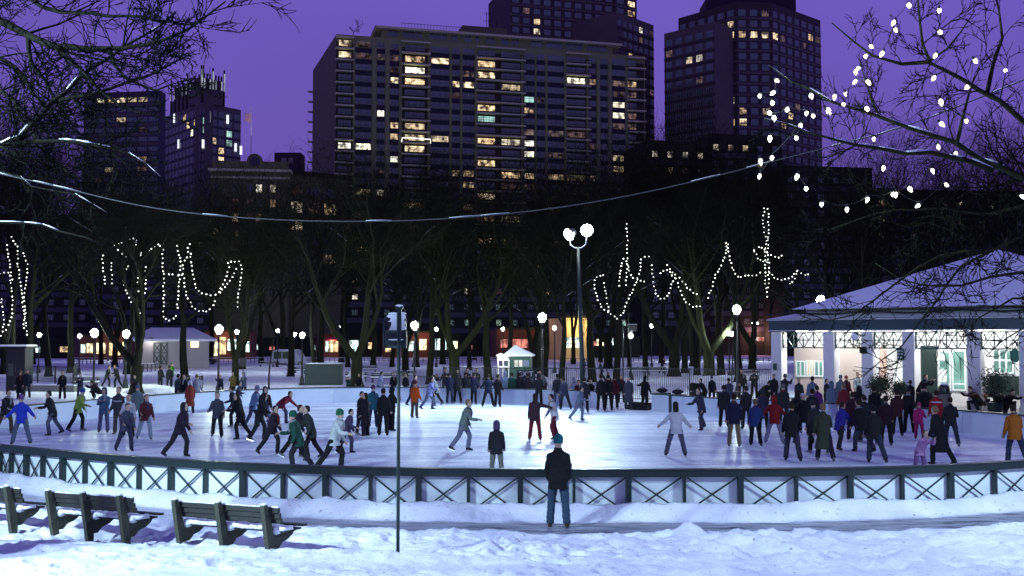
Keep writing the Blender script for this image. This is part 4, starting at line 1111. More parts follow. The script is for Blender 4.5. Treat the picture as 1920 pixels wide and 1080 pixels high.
# ---------------------------------------------------------------- right tower
D = 300
F1 = Plane(U(1276, 600, D + 16), U(1385, 600, D)); F2 = Plane(U(1386, 600, D), U(1452, 600, D + 1)); F3 = Plane(U(1453, 600, D + 1), U(1546, 600, D + 18))
RL_ = [(1351,52,4),(1351,70,2),(1368,51,2),(1370,68,2),(1382,66,2),(1405,60,2,1),(1425,62,2,1),(1442,64,2,1),(1456,68,2,2),(1467,71,4,2),(1540,72,4,2),(1355,186,2),(1375,185,3,0),(1401,213,2,1),(1430,219,2,1),(1386,235,2),(1497,198,4,2),(1484,218,2,2)]
tower('broad dark right-hand tower with one lit band of windows', [F1, F2, F3], hz(1400, 3, D), 26, M_brown, M_brown3, 3.15, 1.8, 3.3, RL_, 0.035, 21)
F1 = Plane(U(1249, 600, D + 6), U(1345, 600, D - 6))
tower('lower left shoulder of the right-hand tower with two yellow windows', [F1], hz(1290, 52, D), 20, M_brown3, M_brown, 3.15, 1.8, 3.0,
      [(1295, 115, 2), (1311, 112, 3), (1308, 145, 4), (1254, 106, 4)], 0.012, 22)
m = MB(); F = Plane(U(1330, 600, D + 12), U(1500, 600, D + 12))
mh = thing('tower_penthouse', 'stepped dark roof block of the right-hand tower', 'building', F.P(0, 0)); m.off = F.P(0, 0)
F.rect(m, 0, F.L, hz(1400, 3, D) - 1, hz(1400, -30, D), 0, 12); kid(mh, m.build('wall', M_brown2))
# ---------------------------------------------------------------- left glass tower with spiked crown
D = 420
F1 = Plane(U(292, 600, D + 34), U(372, 600, D)); F2 = Plane(U(373, 600, D), U(447, 600, D + 14))
def crown(th, off, faces, zt_):
    m = MB(off); ms = MB(off); ml = MB(off)
    for fpl, (a, b_) in zip(faces, ((0.26, 1.0), (0.0, 0.58))):
        fpl.rect(m, fpl.L * a, fpl.L * b_, zt_, zt_ + 6.0, -1.0, 8)
        fpl.rect(m, fpl.L * a * 1.1, fpl.L * (b_ * 0.96), zt_ + 6.0, zt_ + 10.5, -1.5, 3)
        k = 8
        for j in range(k + 1):
            u = fpl.L * (a + (b_ - a) * j / k)
            big = j in (0, 4, 8)
            fpl.rect(ms, u - 0.25, u + 0.25, zt_, zt_ + (15 if big else 12.2), -0.4, 0.5)
            if big or j % 2: fpl.rect(ml, u - 0.28, u + 0.28, zt_ + 6.2, zt_ + (13.5 if big else 10), -0.35, 0.1)
    kid(th, m.build('crown_block', M_brown3)); kid(th, ms.build('crown_fins', M_brown)); kid(th, ml.build('fin_lights', emit('fin_glow', (0.75, 0.78, 1.0), 0.32, 0.6, 0.3, False)))
    for (x0, y0, y1, s_) in ((328,214,230,1),(395,210,230,1),(426,216,232,1),(282,226,242,1),(336,262,278,1),(380,262,278,1),(441,269,284,1),(451,274,290,1)):
        fpl = faces[0] if x0 < 373 else faces[1]
        u, z = fpl.hit(x0, y0); _, z2 = fpl.hit(x0, y1)
        m = MB(off); fpl.rect(m, u - 0.45, u + 0.45, z2, z, 0.5, 0.3); kid(th, m.build('light_strip', emit('strip_glow', (0.8, 0.82, 1.0), 1.5, sample=False)))
tower('glass office tower with glowing finned crown left of the flagpole', [F1, F2], hz(372, 192, D), 5, M_brown3, M_grey, 3.7, 2.5, 3.4,
      [(358, 247, 3, 0), (362, 246, 3, 0), (350, 238, 2, 0), (378, 240, 5, 1), (384, 232, 5, 1), (392, 236, 5, 1), (383, 248, 5, 1), (430, 258, 5, 1), (434, 266, 5, 1), (348, 212, 2, 0), (368, 221, 2, 0), (415, 290, 2, 1), (415, 302, 2, 1), (378, 222, 5, 1)], 0.004, 31, extras=crown, frac=0.7)
# ---------------------------------------------------------------- banded tower at far left
D = 380
F1 = Plane(U(150, 600, D + 4), U(292, 600, D))
tower('plain banded grey office tower behind the left tree branches', [F1], hz(220, 170, D), 5, M_grey, M_brown3, 3.6, 1.6, 4.0,
      [(180, 175, 3), (234, 177, 4), (266, 178, 2), (207, 189, 2), (234, 188, 2), (258, 188, 2), (273, 188, 2), (228, 228, 2), (267, 250, 4), (268, 291, 2), (215, 313, 2), (186, 334, 4), (259, 321, 4)], 0.0, 41, frac=0.85)
# ---------------------------------------------------------------- clock-gabled stone building
D = 230
A = U(392, 600, D); B = U(540, 600, D + 2); pl = Plane(A, B)
th, off = bld('pale stone building with a round clock gable below the flagpole', A, name='stone_building')
zt = pl.hit(470, 322)[1]
m = MB(off); body(m, pl, 0, pl.L, 0, zt, 18); kid(th, m.build('wall', M_stone))
m = MB(off); pl.rect(m, -0.5, pl.L + 0.5, zt, zt + 0.5, 0.9, 4); pl.rect(m, 0, pl.L, zt - 1.5, zt - 1.1, 0.25, 0.3); kid(th, m.build('cornice', M_slab))
m = MB(off); pl.rect(m, 0.2, pl.L - 0.2, zt + 0.5, zt + 2.3, 0.1, 1.0); kid(th, m.build('parapet', M_stone))
uc, zc = pl.hit(478, 303); rr_ = (pl.hit(492, 303)[0] - uc)
gab = MB(off)
outl = [(uc + rr_ * 1.05 * math.cos(a), zc + rr_ * 1.05 * math.sin(a)) for a in [PI * k / 16 for k in range(17)]] + [(uc - rr_ * 1.9, zt + 1.2), (uc - rr_ * 1.9, zt + 0.5), (uc + rr_ * 1.9, zt + 0.5), (uc + rr_ * 1.9, zt + 1.2)]
gab.prism(outl, lambda u, z: pl.P(u, z, 0.6), lambda u, z: pl.P(u, z, -0.6)); gb = kid(th, gab.build('gable', M_stone))
m = MB(off); m.prism([(uc + rr_ * 0.72 * math.cos(2 * PI * k / 20), zc + rr_ * 0.72 * math.sin(2 * PI * k / 20)) for k in range(20)], lambda u, z: pl.P(u, z, 0.72), lambda u, z: pl.P(u, z, 0.55))
ck = kid(gb, m.build('clock_face', M_grey))
cols = [(pl.hit(a, 360)[0], pl.hit(b_, 360)[0]) for a, b_ in ((402, 411), (436, 447), (463, 474), (480, 491), (506, 517))]
rows = [(pl.hit(470, y + 14)[1], pl.hit(470, y)[1]) for y in (346, 374, 401, 429, 456, 484, 512, 540)]
lt = nearest(pl, cols, rows, [(485, 353, 3), (512, 353, 3), (442, 380, 4), (512, 380, 2), (469, 380, 4), (485, 407, 2), (442, 410, 2), (469, 410, 4), (442, 434, 2), (407, 434, 2), (512, 465, 2), (440, 465, 4)])
grid_windows(th, off, pl, cols, rows, lt, 0.02, 51, nv=2, rail=0.5)
A = U(541, 600, D + 6); B = U(648, 600, D + 14); pl = Plane(A, B)
th, off = bld('stone club building with tall arched triple windows left of the apartment block', A, name='stone_building')
zt = pl.hit(590, 331)[1]
m = MB(off); body(m, pl, 0, pl.L, 0, zt, 16); kid(th, m.build('wall', M_stone))
m = MB(off); pl.rect(m, -0.4, pl.L + 0.6, zt, zt + 0.8, 1.0, 4); kid(th, m.build('cornice', M_dark))
cols = [(pl.hit(a, 400)[0], pl.hit(b_, 400)[0]) for a, b_ in ((545, 567), (576, 598), (607, 630))]
rows = [(pl.hit(570, y1)[1], pl.hit(570, y0)[1]) for y0, y1 in ((350, 366), (379, 399), (412, 432), (446, 462), (476, 492), (506, 522))]
lt = nearest(pl, cols, rows, [(555, 393, 3), (617, 388, 2), (587, 392, 4), (555, 425, 2), (555, 358, 4), (617, 485, 2), (587, 485, 4)])
grid_windows(th, off, pl, cols, rows, lt, 0.0, 52, nv=3, rail=0.5)
A = U(511, 600, D + 14); B = U(561, 600, D + 14); pl = Plane(A, B)
th, off = bld('small dark brick roof house above the stone club building', A, name='roof_house')
m = MB(off); body(m, pl, 0, pl.L, hz(530, 330, D + 14), hz(530, 286, D + 14), 5); kid(th, m.build('wall', M_brown2))
for a in (528, 541):
    u, z = pl.hit(a, 296); m = MB(off); window(m, pl, u, u + 1.1, z - 1.2, z, 1, nv=2, rail=0.5); kid(th, m.build('window', WMATS))
# ---------------------------------------------------------------- low dark blocks between and behind the trees
LOW = [
 ((1215, 1330), 210, 262, 'dark low terrace with small bright lamps right of the apartment block', [(1240, 287, 3), (1261, 288, 3), (1280, 283, 3), (1282, 275, 2), (1289, 287, 3), (1314, 281, 3), (1262, 310, 2), (1290, 308, 4), (1314, 247, 2), (1350, 279, 3)], 0.03),
 ((1331, 1470), 214, 250, 'dark block with a few lamps below the right-hand tower', [(1340, 287, 2), (1352, 280, 3), (1378, 238, 2), (1408, 230, 2), (1430, 300, 2)], 0.03),
 ((1471, 1640), 206, 310, 'dark flats with one column of yellow windows behind the hanging bulbs', [(1661, 392, 2)], 0.02),
 ((1641, 1760), 200, 352, 'dark flats with four stacked yellow windows above the pavilion roof', [(1661, 392, 2), (1661, 410, 2), (1661, 429, 2), (1663, 447, 2), (1713, 442, 4)], 0.0),
 ((1761, 1990), 196, 356, 'long dark flats with scattered pale windows above the pavilion peak', [(1800, 398, 3), (1867, 378, 3), (1774, 416, 4), (1796, 418, 2), (1772, 395, 4)], 0.03),
 ((650, 830), 214, 500, 'dark low block at the foot of the apartment block on the left', [(680, 515, 2), (613, 536, 4), (790, 505, 4)], 0.05),
 ((831, 1215), 216, 520, 'long dark low block at the foot of the apartment block', [(883, 494, 3), (1030, 540, 2), (955, 530, 4)], 0.05),
 ((170, 391), 220, 430, 'dark block with faint windows behind the left string lights', [(240, 396, 3), (366, 410, 2), (380, 413, 2)], 0.02),
 ((-160, 169), 225, 400, 'dark block behind the trees at the far left edge', [(60, 380, 3)], 0.02),
]
for (xa, xb), D, yt, lab, lt_, rn in LOW:
    F1 = Plane(U(xa, 600, D), U(xb, 600, D + 3))
    tower(lab, [F1], hz((xa + xb) / 2, yt, D), 14, M_dark, M_grey, 3.2, 1.15, 3.0, lt_, rn, 60 + xa % 17, name='block_of_flats', skip_below=6, frac=0.34, group='dark blocks behind the trees')
# dark block that carries the small flagpole
q = U(471, 240, 250)
th = thing('flagpole', 'white flagpole with a striped flag above the clock gable', 'flagpole', (q.x, 250, 0))
z0, z1 = hz(471, 292, 250), hz(471, 203, 250)
m = MB(); m.tube([(0, 0, z0 - 6), (0, 0, z1)], [0.16, 0.08], 6); m.ball((0, 0, z1 + 0.2), 0.25, 8); kid(th, m.build('pole', mat('lit_pole', (0.75, 0.75, 0.8), 0.5)))
fm = bpy.data.materials.new('striped_flag'); fm.use_nodes = True
n, l = fm.node_tree.nodes, fm.node_tree.links
tc = n.new('ShaderNodeTexCoord'); wv = n.new('ShaderNodeTexWave'); wv.bands_direction = 'Z'; wv.inputs['Scale'].default_value = 1.1; wv.inputs['Distortion'].default_value = 1.0
l.new(tc.outputs['Object'], wv.inputs[0]); fr = n.new('ShaderNodeValToRGB'); l.new(wv.outputs[0], fr.inputs[0])
fr.color_ramp.interpolation = 'CONSTANT'; fr.color_ramp.elements[0].color = (0.75, 0.22, 0.2, 1); fr.color_ramp.elements[1].position = 0.5; fr.color_ramp.elements[1].color = (0.9, 0.8, 0.82, 1)
bs_ = n['Principled BSDF']; l.new(fr.outputs[0], bs_.inputs['Base Color'])
m = MB()
zs = hz(471, 211, 250); zb = hz(471, 228, 250)
for i in range(8):
    for j in range(5):
        f_ = lambda a, b: Vector((-0.12 - a / 8 * 1.5, 0.35 * math.sin(a * 0.9), zs + (zb - zs) * b / 5 - 0.12 * a / 8 - 0.15 * math.sin(a * 0.6)))
        m.quad(f_(i, j), f_(i + 1, j), f_(i + 1, j + 1), f_(i, j + 1))
kid(th, m.build('flag', fm))
sp_ = bpy.data.lights.new('flag_spot', 'SPOT'); sp_.energy = 2500; sp_.spot_size = 0.5; sp_.color = (1, 0.9, 0.85)
so = bpy.data.objects.new('flag_spot', sp_); COL.objects.link(so); kid(th, so); so.location = (-0.5, -7, z0 - 2); so.rotation_euler = (Vector((-0.5, 0, zs - 1)) - so.location).to_track_quat('-Z', 'Y').to_euler()

# ================================================================== street-level shops behind the park
M_shop_w = emit('shop_interior_warm', (1.0, 0.66, 0.34), 1.0, 0.8, 1.3, False)
M_shop_y = emit('shop_interior_yellow', (1.0, 0.80, 0.45), 2.2, 0.7, 1.0, False)
M_shop_c = emit('shop_interior_cool', (0.72, 0.95, 0.90), 1.7, 0.75, 1.2, False)
M_shop_r = emit('shop_interior_red', (0.95, 0.30, 0.22), 0.7, 0.7, 1.0, False)
M_brick = mat('red_brick', (0.10, 0.035, 0.022), 0.9, 0.3, 1.2)
SM_ = [M_frame, M_dark, M_shop_w, M_shop_y, M_shop_c, M_shop_r]
def shop(x0, x1, d, ytop, label, wall, wins, awn=None, light=None):
    A, B = U(x0, 640, d), U(x1, 640, d + 1); pl = Plane(A, B); th, off = bld(label, A, name='shop_building', group='shopfronts beyond the park')
    zt = hz((x0 + x1) / 2, ytop, d)
    m = MB(off); body(m, pl, 0, pl.L, 0, zt, 10); kid(th, m.build('wall', wall))
    m = MB(off); pl.rect(m, -0.1, pl.L + 0.1, zt, zt + 0.35, 0.3, 2); kid(th, m.build('cornice', M_dark))
    for (a, b_, ya, yb, s_) in wins:
        ua, zb = pl.hit(a, yb); ub, za = pl.hit(b_, ya)
        m = MB(off); window(m, pl, ua, ub, max(0.2, zb), za, s_, 0.05, max(2, round((ub - ua) / 1.2)), 0.78); kid(th, m.build('shop_window', SM_))
    if awn:
        for (a, b_, y, mt) in awn:
            ua, z = pl.hit(a, y); ub, _ = pl.hit(b_, y); m = MB(off)
            m.add([pl.P(ua, z + 0.8, 0.05), pl.P(ub, z + 0.8, 0.05), pl.P(ub, z, 1.3), pl.P(ua, z, 1.3), pl.P(ua, z - 0.2, 1.3), pl.P(ub, z - 0.2, 1.3)], [(0, 1, 2, 3), (3, 2, 5, 4)])
            kid(th, m.build('awning', mt))
    if light:
        for (a, y, e_, c_) in light:
            u, z = pl.hit(a, y); ld = bpy.data.lights.new('wall_lamp', 'POINT'); ld.energy = e_; ld.color = c_; ld.shadow_soft_size = 0.2
            lo = bpy.data.objects.new('wall_lamp', ld); COL.objects.link(lo); kid(th, lo); lo.location = pl.P(u, z, 1.6) - Vector(off)
    return th
shop(-30, 148, 185, 640, 'dark shop row seen between the trunks at the far left edge', M_dark, [(60, 75, 650, 661, 4), (112, 128, 650, 660, 2)])
shop(149, 176, 176, 630, 'narrow shop with white windows left of the orange shop', M_brick, [(151, 160, 646, 662, 4), (162, 174, 644, 662, 3)])
shop(177, 243, 176, 622, 'brick shop with bright orange and white windows behind the massive forked tree', M_brick, [(180, 198, 643, 663, 3), (182, 190, 652, 664, 2), (203, 226, 643, 666, 2), (229, 243, 641, 664, 3)], light=[(215, 640, 90, (1, .7, .35))])
shop(383, 470, 178, 622, 'brightly lit orange shopfront behind the parked dark car', M_brick, [(384, 394, 640, 666, 3), (397, 408, 640, 667, 3), (411, 424, 632, 664, 2), (426, 446, 636, 657, 4), (449, 468, 640, 660, 4)], light=[(418, 630, 150, (1, .55, .25)), (440, 636, 90, (1, .75, .4))])
shop(471, 602, 200, 636, 'dim shop row behind the parked white van', M_dark, [(475, 490, 646, 656, 4), (505, 515, 650, 656, 5), (585, 598, 648, 656, 4)])
shop(603, 640, 190, 628, 'small shop with red awning and lit door right of the storage box', M_brick, [(610, 616, 640, 660, 4), (618, 625, 638, 660, 3), (626, 634, 640, 660, 2)], awn=[(608, 636, 637, mat('red_awning', (0.35, 0.04, 0.04), 0.8))], light=[(622, 640, 150, (1, .6, .4))])
shop(641, 716, 196, 632, 'pale green-lit shop between the thin trunks left of the sign pole', M_dark, [(654, 672, 638, 660, 4), (690, 700, 642, 654, 2)])
shop(717, 812, 186, 624, 'shop row with warm lamps just right of the sign pole', M_brick, [(722, 740, 646, 660, 2), (763, 777, 640, 658, 4), (786, 800, 636, 656, 3)], light=[(765, 626, 200, (1, .75, .4)), (795, 632, 120, (1, .4, .3))])
shop(813, 862, 182, 628, 'white-lit shop window with hanging decorations left of the twin-stemmed tree', M_dark, [(815, 837, 635, 656, 4), (839, 858, 640, 654, 3)])
shop(863, 930, 200, 640, 'dark shop row behind the green-lit trunk', M_dark, [(880, 892, 648, 655, 5)])
shop(931, 1012, 180, 618, 'brick building with dark slatted front behind the snow-roofed booth', M_brick, [(938, 990, 636, 652, 5)], light=[(945, 622, 70, (1, .6, .3)), (995, 612, 80, (1, .6, .3))])
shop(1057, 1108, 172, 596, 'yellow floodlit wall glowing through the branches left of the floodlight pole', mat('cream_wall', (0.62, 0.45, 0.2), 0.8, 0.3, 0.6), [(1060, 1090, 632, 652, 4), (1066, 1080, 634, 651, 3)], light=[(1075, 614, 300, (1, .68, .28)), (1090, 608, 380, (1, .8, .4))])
shop(1109, 1200, 190, 634, 'shop row with small bright windows right of the floodlight pole', M_dark, [(1118, 1132, 636, 648, 3), (1140, 1150, 632, 647, 4), (1113, 1122, 640, 648, 5)])
shop(1201, 1460, 215, 626, 'long low street front with small red and white lights on the right', M_dark, [(1222, 1238, 640, 644, 5), (1203, 1210, 640, 645, 4), (1276, 1284, 634, 640, 3), (1400, 1432, 632, 640, 5), (1410, 1420, 633, 639, 4), (1324, 1345, 636, 641, 5)], light=[(1232, 620, 500, (1, .4, .3)), (1415, 626, 800, (1, .4, .4))])
shop(1461, 1700, 225, 628, 'dark street front hidden behind the pavilion', M_dark, [])
# distant street lamps
rq = random.Random(4)
for (x, y, lab) in ((1275, 608, 'left of two tiny street lights seen left of the giant trunk'), (1283, 609, 'right of two tiny street lights seen left of the giant trunk'), (1412, 606, 'tiny slanted street light right of the tallest lamp, left of a pair'), (1418, 605, 'tiny street light right of the tallest lamp, right of a pair'), (640, 612, 'tiny street light high right of the storage box'), (204, 622, 'warm street light between the two glaring left lamps')):
    p = U(x, y, 165); th = thing('street_light', lab, 'street light', (p.x, p.y, 0), group='tiny far street lights')
    m = MB(); m.tube([(0, 0, 0), (0, 0, p.z - 0.2)], [0.1, 0.06], 6); kid(th, m.build('pole', M_black))
    m = MB(); m.ball((0, 0, p.z), 0.26, 8); kid(th, m.build('lamp', M_globe_w))
# ================================================================== shed-like visitor building on the left
D = 128
A, B = U(262, 650, D), U(392, 650, D + 3); pl = Plane(A, B)
th = thing('visitor_building', 'low building with snowy purple roof and braced barn doors behind the left trunks', 'building', (A.x, A.y, 0)); off = (A.x, A.y, 0)
zw = pl.hit(300, 636)[1]
M_shedw = mat('grey_siding', (0.32, 0.29, 0.30), 0.8, 0.1, 1)
m = MB(off); body(m, pl, 0, pl.L, 0, zw, 9); kid(th, m.build('wall', M_shedw))
m = MB(off); ridge = pl.hit(300, 619)[1]
m.add([pl.P(-0.8, zw, 0.9), pl.P(pl.L + 0.8, zw, 0.9), pl.P(pl.L - 1.5, ridge + 0.35, -4.5), pl.P(1.5, ridge + 0.35, -4.5), pl.P(-0.8, zw, -9.9), pl.P(pl.L + 0.8, zw, -9.9), pl.P(-0.8, zw - 0.25, 0.9), pl.P(pl.L + 0.8, zw - 0.25, 0.9)], [(0, 1, 2, 3), (1, 5, 2), (0, 3, 4), (3, 2, 5, 4), (0, 6, 7, 1)])
kid(th, m.build('roof', M_snow))
for (a, b_) in ((287, 301), (301, 314)):
    ua, zb = pl.hit(a, 683); ub, _ = pl.hit(b_, 683); zt_ = pl.hit(a, 642)[1]; m = MB(off)
    for u in (ua, ub - 0.14): pl.rect(m, u, u + 0.14, zb, zt_, 0.08, 0.08)
    for z in (zb, (zb + zt_) / 2, zt_ - 0.14): pl.rect(m, ua + 0.14, ub - 0.14, z, z + 0.12, 0.075, 0.07)
    mid = (zb + zt_) / 2
    for z0, z1 in ((zb, mid), (mid, zt_)):
        m.bar(pl.P(ua, z0, 0.05), pl.P(ub, z1, 0.05), 0.06, 0.12, up=(0, 0, 1)); m.bar(pl.P(ub, z0, 0.055), pl.P(ua, z1, 0.055), 0.06, 0.12)
    kid(th, m.build('barn_door', M_green))
u, z = pl.hit(365, 645); m = MB(off); window(m, pl, u - 0.5, u + 0.5, z - 0.4, z + 0.4, 3, nv=2); kid(th, m.build('window', SM_))
u, z = pl.hit(284, 637)
ld = bpy.data.lights.new('wall_lamp', 'POINT'); ld.energy = 90; ld.color = (1, .93, .85); ld.shadow_soft_size = 0.1
lo = bpy.data.objects.new('wall_lamp', ld); COL.objects.link(lo); kid(th, lo); lo.location = pl.P(u, z, 0.8) - Vector(off)
m = MB(off); m.box(pl.P(u, z + 0.2, 0.35), (0.3, 0.5, 0.2)); kid(th, m.build('lamp_shade', M_black))
# ================================================================== pavilion on the right
M_fascia = mat('pavilion_green', (0.020, 0.045, 0.055), 0.4, 0.15, 2)
M_cream = mat('cream_column', (0.62, 0.60, 0.62), 0.6, 0.08, 1.5)
M_inwall = mat('pavilion_wall', (0.60, 0.56, 0.56), 0.7, 0.1, 0.8)
M_rollup = mat('roller_shutter', (0.44, 0.36, 0.33), 0.45, 0.08, 1)
A, B = U(1449, 600, 58), U(1952, 600, 48.5)
pl = Plane(A, B)
PO = (A.x, A.y, 0)
pav = thing('pavilion', 'snow-roofed rink pavilion with green fascia and white columns', 'building', PO)
ex = Plane(A, B)
FZ = 0.34                                     # terrace level
zbot, ztop_ = 4.20, 4.78
# terrace
m = MB(PO); pl.rect(m, -1.5, pl.L + 6, -0.2, FZ, 3.2, 14); kid(pav, m.build('terrace', mat('terrace_paving', (0.20, 0.19, 0.20), 0.8, 0.2, 1)))
m = MB(PO); pl.rect(m, -1.5, pl.L + 6, FZ, FZ + 0.05, 3.1, 0.8); 
kid(pav, m.build('terrace_snow', M_snow))
# fascia and gutter line
m = MB(PO)
pl.rect(m, -0.05, pl.L + 5, zbot, ztop_ - 0.06, 0.36, 0.20)
m2 = MB(PO); pl.rect(m2, -0.14, pl.L + 5, ztop_ - 0.06, ztop_, 0.44, 0.35); pl.rect(m2, -0.08, pl.L + 5, zbot - 0.05, zbot, 0.39, 0.22)
kid(pav, m.build('fascia', M_fascia)); kid(pav, m2.build('gutter', mat('pale_trim', (0.45, 0.46, 0.48), 0.5)))
# left return of the fascia
m = MB(PO); 
m.bar(pl.P(0.06, (zbot + ztop_) / 2 - 0.03, 0.15), pl.P(0.06, (zbot + ztop_) / 2 - 0.03, -12), 0.2, ztop_ - zbot - 0.06)
kid(pav, m.build('fascia', M_fascia))
# soffit
m = MB(PO); pl.rect(m, 0.2, pl.L + 5, zbot + 0.02, zbot + 0.10, 0.15, 3.4); kid(pav, m.build('soffit', mat('soffit_boards', (0.30, 0.31, 0.31), 0.7)))
# roofs
Lr = pl.L + 5
def rp(u, z, o): return pl.P(u, z, o)
m = MB(PO)
ze = ztop_ + 0.03
zr = 6.35
W0, W1 = 0.40, -13.0
def hip(mb, u0, u1, o0, o1, z0, z1, ins_u, ins_o):
    a = [rp(u0, z0, o0), rp(u1, z0, o0), rp(u1, z0, o1), rp(u0, z0, o1)]
    b = [rp(u0 + ins_u, z1, o0 - ins_o), rp(u1 - ins_u, z1, o0 - ins_o), rp(u1 - ins_u, z1, o1 + ins_o), rp(u0 + ins_u, z1, o1 + ins_o)]
    mb.add(a + b, [(0, 1, 5, 4), (1, 2, 6, 5), (2, 3, 7, 6), (3, 0, 4, 7), (4, 5, 6, 7), (3, 2, 1, 0)])
hip(m, -0.12, Lr + 12, W0, W1, ze, zr, 6.0, 6.0)
kid(pav, m.build('snowy_lower_roof', M_snow))
m = MB(PO)
ap = U(1872, 467, 56); ucx = (ap.to_2d() - pl.A).dot(pl.t); ocx = (ap.to_2d() - pl.A).dot(pl.n)
b0 = [rp(ucx - 8.2, ze + 0.5, ocx + 7.0), rp(ucx + 8.2, ze + 0.5, ocx + 7.0), rp(ucx + 8.2, ze + 0.5, ocx - 8.2), rp(ucx - 8.2, ze + 0.5, ocx - 8.2)]
m.add(b0 + [ap], [(0, 1, 4), (1, 2, 4), (2, 3, 4), (3, 0, 4), (3, 2, 1, 0)])
kid(pav, m.build('snowy_peak_roof', M_snow))
m = MB(PO); m.tube([rp(-0.2, ze + 0.20, 0.30)] + [rp(k * Lr / 20, ze + 0.26 + 0.05 * math.sin(k * 1.3), 0.28) for k in range(1, 21)], 0.05, 5)
kid(pav, m.build('snow_guard', M_dark))
# columns
cu = [pl.hit(x, 640)[0] for x in (1459, 1557, 1629, 1706, 1828, 1926)]
for i, u in enumerate(cu):
    m = MB(PO); pl.rect(m, u - 0.30, u + 0.30, FZ, zbot - 0.09, 0.22, 0.60)
    pl.rect(m, u - 0.34, u + 0.34, FZ, FZ + 0.28, 0.26, 0.68); kid(pav, m.build('column', M_cream))
# lattice frieze between the columns
for i in range(len(cu) - 1):
    a, b_ = cu[i] + 0.31, cu[i + 1] - 0.31; z0, z1 = zbot - 0.95, zbot - 0.10
    m = MB(PO)
    pl.rect(m, a, b_, z1 - 0.05, z1, 0.05, 0.06); pl.rect(m, a, b_, z0, z0 + 0.06, 0.05, 0.06); pl.rect(m, a, b_, (z0 + z1) / 2 - 0.025, (z0 + z1) / 2 + 0.025, 0.052, 0.05)
    k = max(2, round((b_ - a) / 0.55))
    for j in range(k + 1):
        u = a + (b_ - a - 0.05) * j / k; pl.rect(m, u, u + 0.05, z0, z1, 0.054, 0.05)
    for j in range(k):
        ua, ub = a + (b_ - a) * j / k, a + (b_ - a) * (j + 1) / k
        m.bar(pl.P(ua, z0, 0.02), pl.P(ub, z1, 0.02), 0.03, 0.04); m.bar(pl.P(ub, z0, 0.0), pl.P(ua, z1, 0.0), 0.03, 0.04)
    kid(pav, m.build('lattice_frieze', M_green2))
# inner wall, 3 m behind the columns
iw = -3.0
pli = Plane(Vector((*pl.P(0, 0, iw).to_2d(), 0)), Vector((*pl.P(pl.L, 0, iw).to_2d(), 0)))
m = MB(PO); pli.rect(m, -0.2, Lr, FZ, zbot + 0.02, 0, 0.3); kid(pav, m.build('inner_wall', M_inwall))
def iu(x, y=680): return pli.hit(x, y)[0]
def ipanel(x0, x1, y0, y1, mt, name, nv=0, rail=0, o=0.04, par=None):
    u0, u1 = iu(x0), iu(x1); z1 = pli.hit(x0, y0)[1]; z0 = pli.hit(x0, y1)[1]
    m = MB(PO); pli.rect(m, u0, u1, max(FZ, z0), z1, o, 0.05, 0)
    if nv:
        f = 0.07
        for k in range(nv + 1):
            u = u0 + (u1 - u0 - f) * k / nv; pli.rect(m, u, u + f, max(FZ, z0), z1, o + 0.04, 0.04, 1)
        for z in [max(FZ, z0), z1 - f] + ([z0 + (z1 - z0) * rail] if rail else []): pli.rect(m, u0 + f, u1 - f, z, z + f, o + 0.038, 0.035, 1)
    return kid(par or pav, m.build(name, [mt, M_white]))
M_teal = emit('lit_teal_interior', (0.42, 0.85, 0.76), 0.62, 0.35, 0.9, False)
M_bright = emit('lit_white_interior', (0.92, 0.97, 0.92), 1.0, 0.35, 1.3, False)
M_yel = emit('lit_yellow_interior', (1.0, 0.88, 0.5), 1.1, 0.4, 1.0, False)
M_pglass = glassmat('pavilion_dark_glass', (0.03, 0.05, 0.05))
ipanel(1490, 1545, 651, 742, M_rollup, 'roller_door')
ipanel(1494, 1512, 676, 706, M_teal, 'hatch_window', 2, o=0.10); ipanel(1514, 1526, 675, 706, M_yel, 'hatch_window', 2, o=0.10); ipanel(1528, 1546, 676, 706, M_teal, 'hatch_window', 2, o=0.10)
ipanel(1572, 1622, 649, 742, M_rollup, 'roller_door', o=0.05)
ipanel(1650, 1662, 650, 735, mat('pinkish_door', (0.55, 0.36, 0.30), 0.6), 'side_door')
ipanel(1676, 1698, 650, 722, M_bright, 'doorway_window', 2, 0.35)
ipanel(1727, 1757, 648, 750, M_green, 'dark_shutter')
ipanel(1760, 1784, 658, 732, M_teal, 'glass_door', 1, 0.15, 0.06); ipanel(1786, 1812, 656, 732, M_teal, 'glass_door', 1, 0.15, 0.06)
ipanel(1758, 1773, 663, 676, M_bright, 'lit_ceiling_panel', 0, o=0.13)
ipanel(1762, 1776, 692, 716, M_white, 'poster', 0, o=0.14)
ipanel(1862, 1902, 655, 700, M_teal, 'paned_window', 3, 0.52, 0.06)
ipanel(1856, 1910, 704, 740, M_green, 'dark_counter_front', 0, o=0.05)
# ceiling lamps in the arcade
M_arc = emit('arcade_lamp', (0.95, 1.0, 0.97), 26)
for x in (1538, 1574, 1640, 1742, 1812, 1876, 1900):
    u = iu(x); p = pl.P(u, zbot - 0.03, -1.0)
    m = MB(PO); m.box(p, (0.55, 0.25, 0.07), ux=Vector((pl.t.x, pl.t.y, 0))); c = kid(pav, m.build('ceiling_lamp', M_arc))
    ld = bpy.data.lights.new('arcade_light', 'POINT'); ld.energy = 165; ld.color = (0.95, 1, 0.96); ld.shadow_soft_size = 0.15
    lo = bpy.data.objects.new('arcade_light', ld); COL.objects.link(lo); kid(pav, lo); lo.location = p - Vector(PO) + V(0, 0, -0.18)
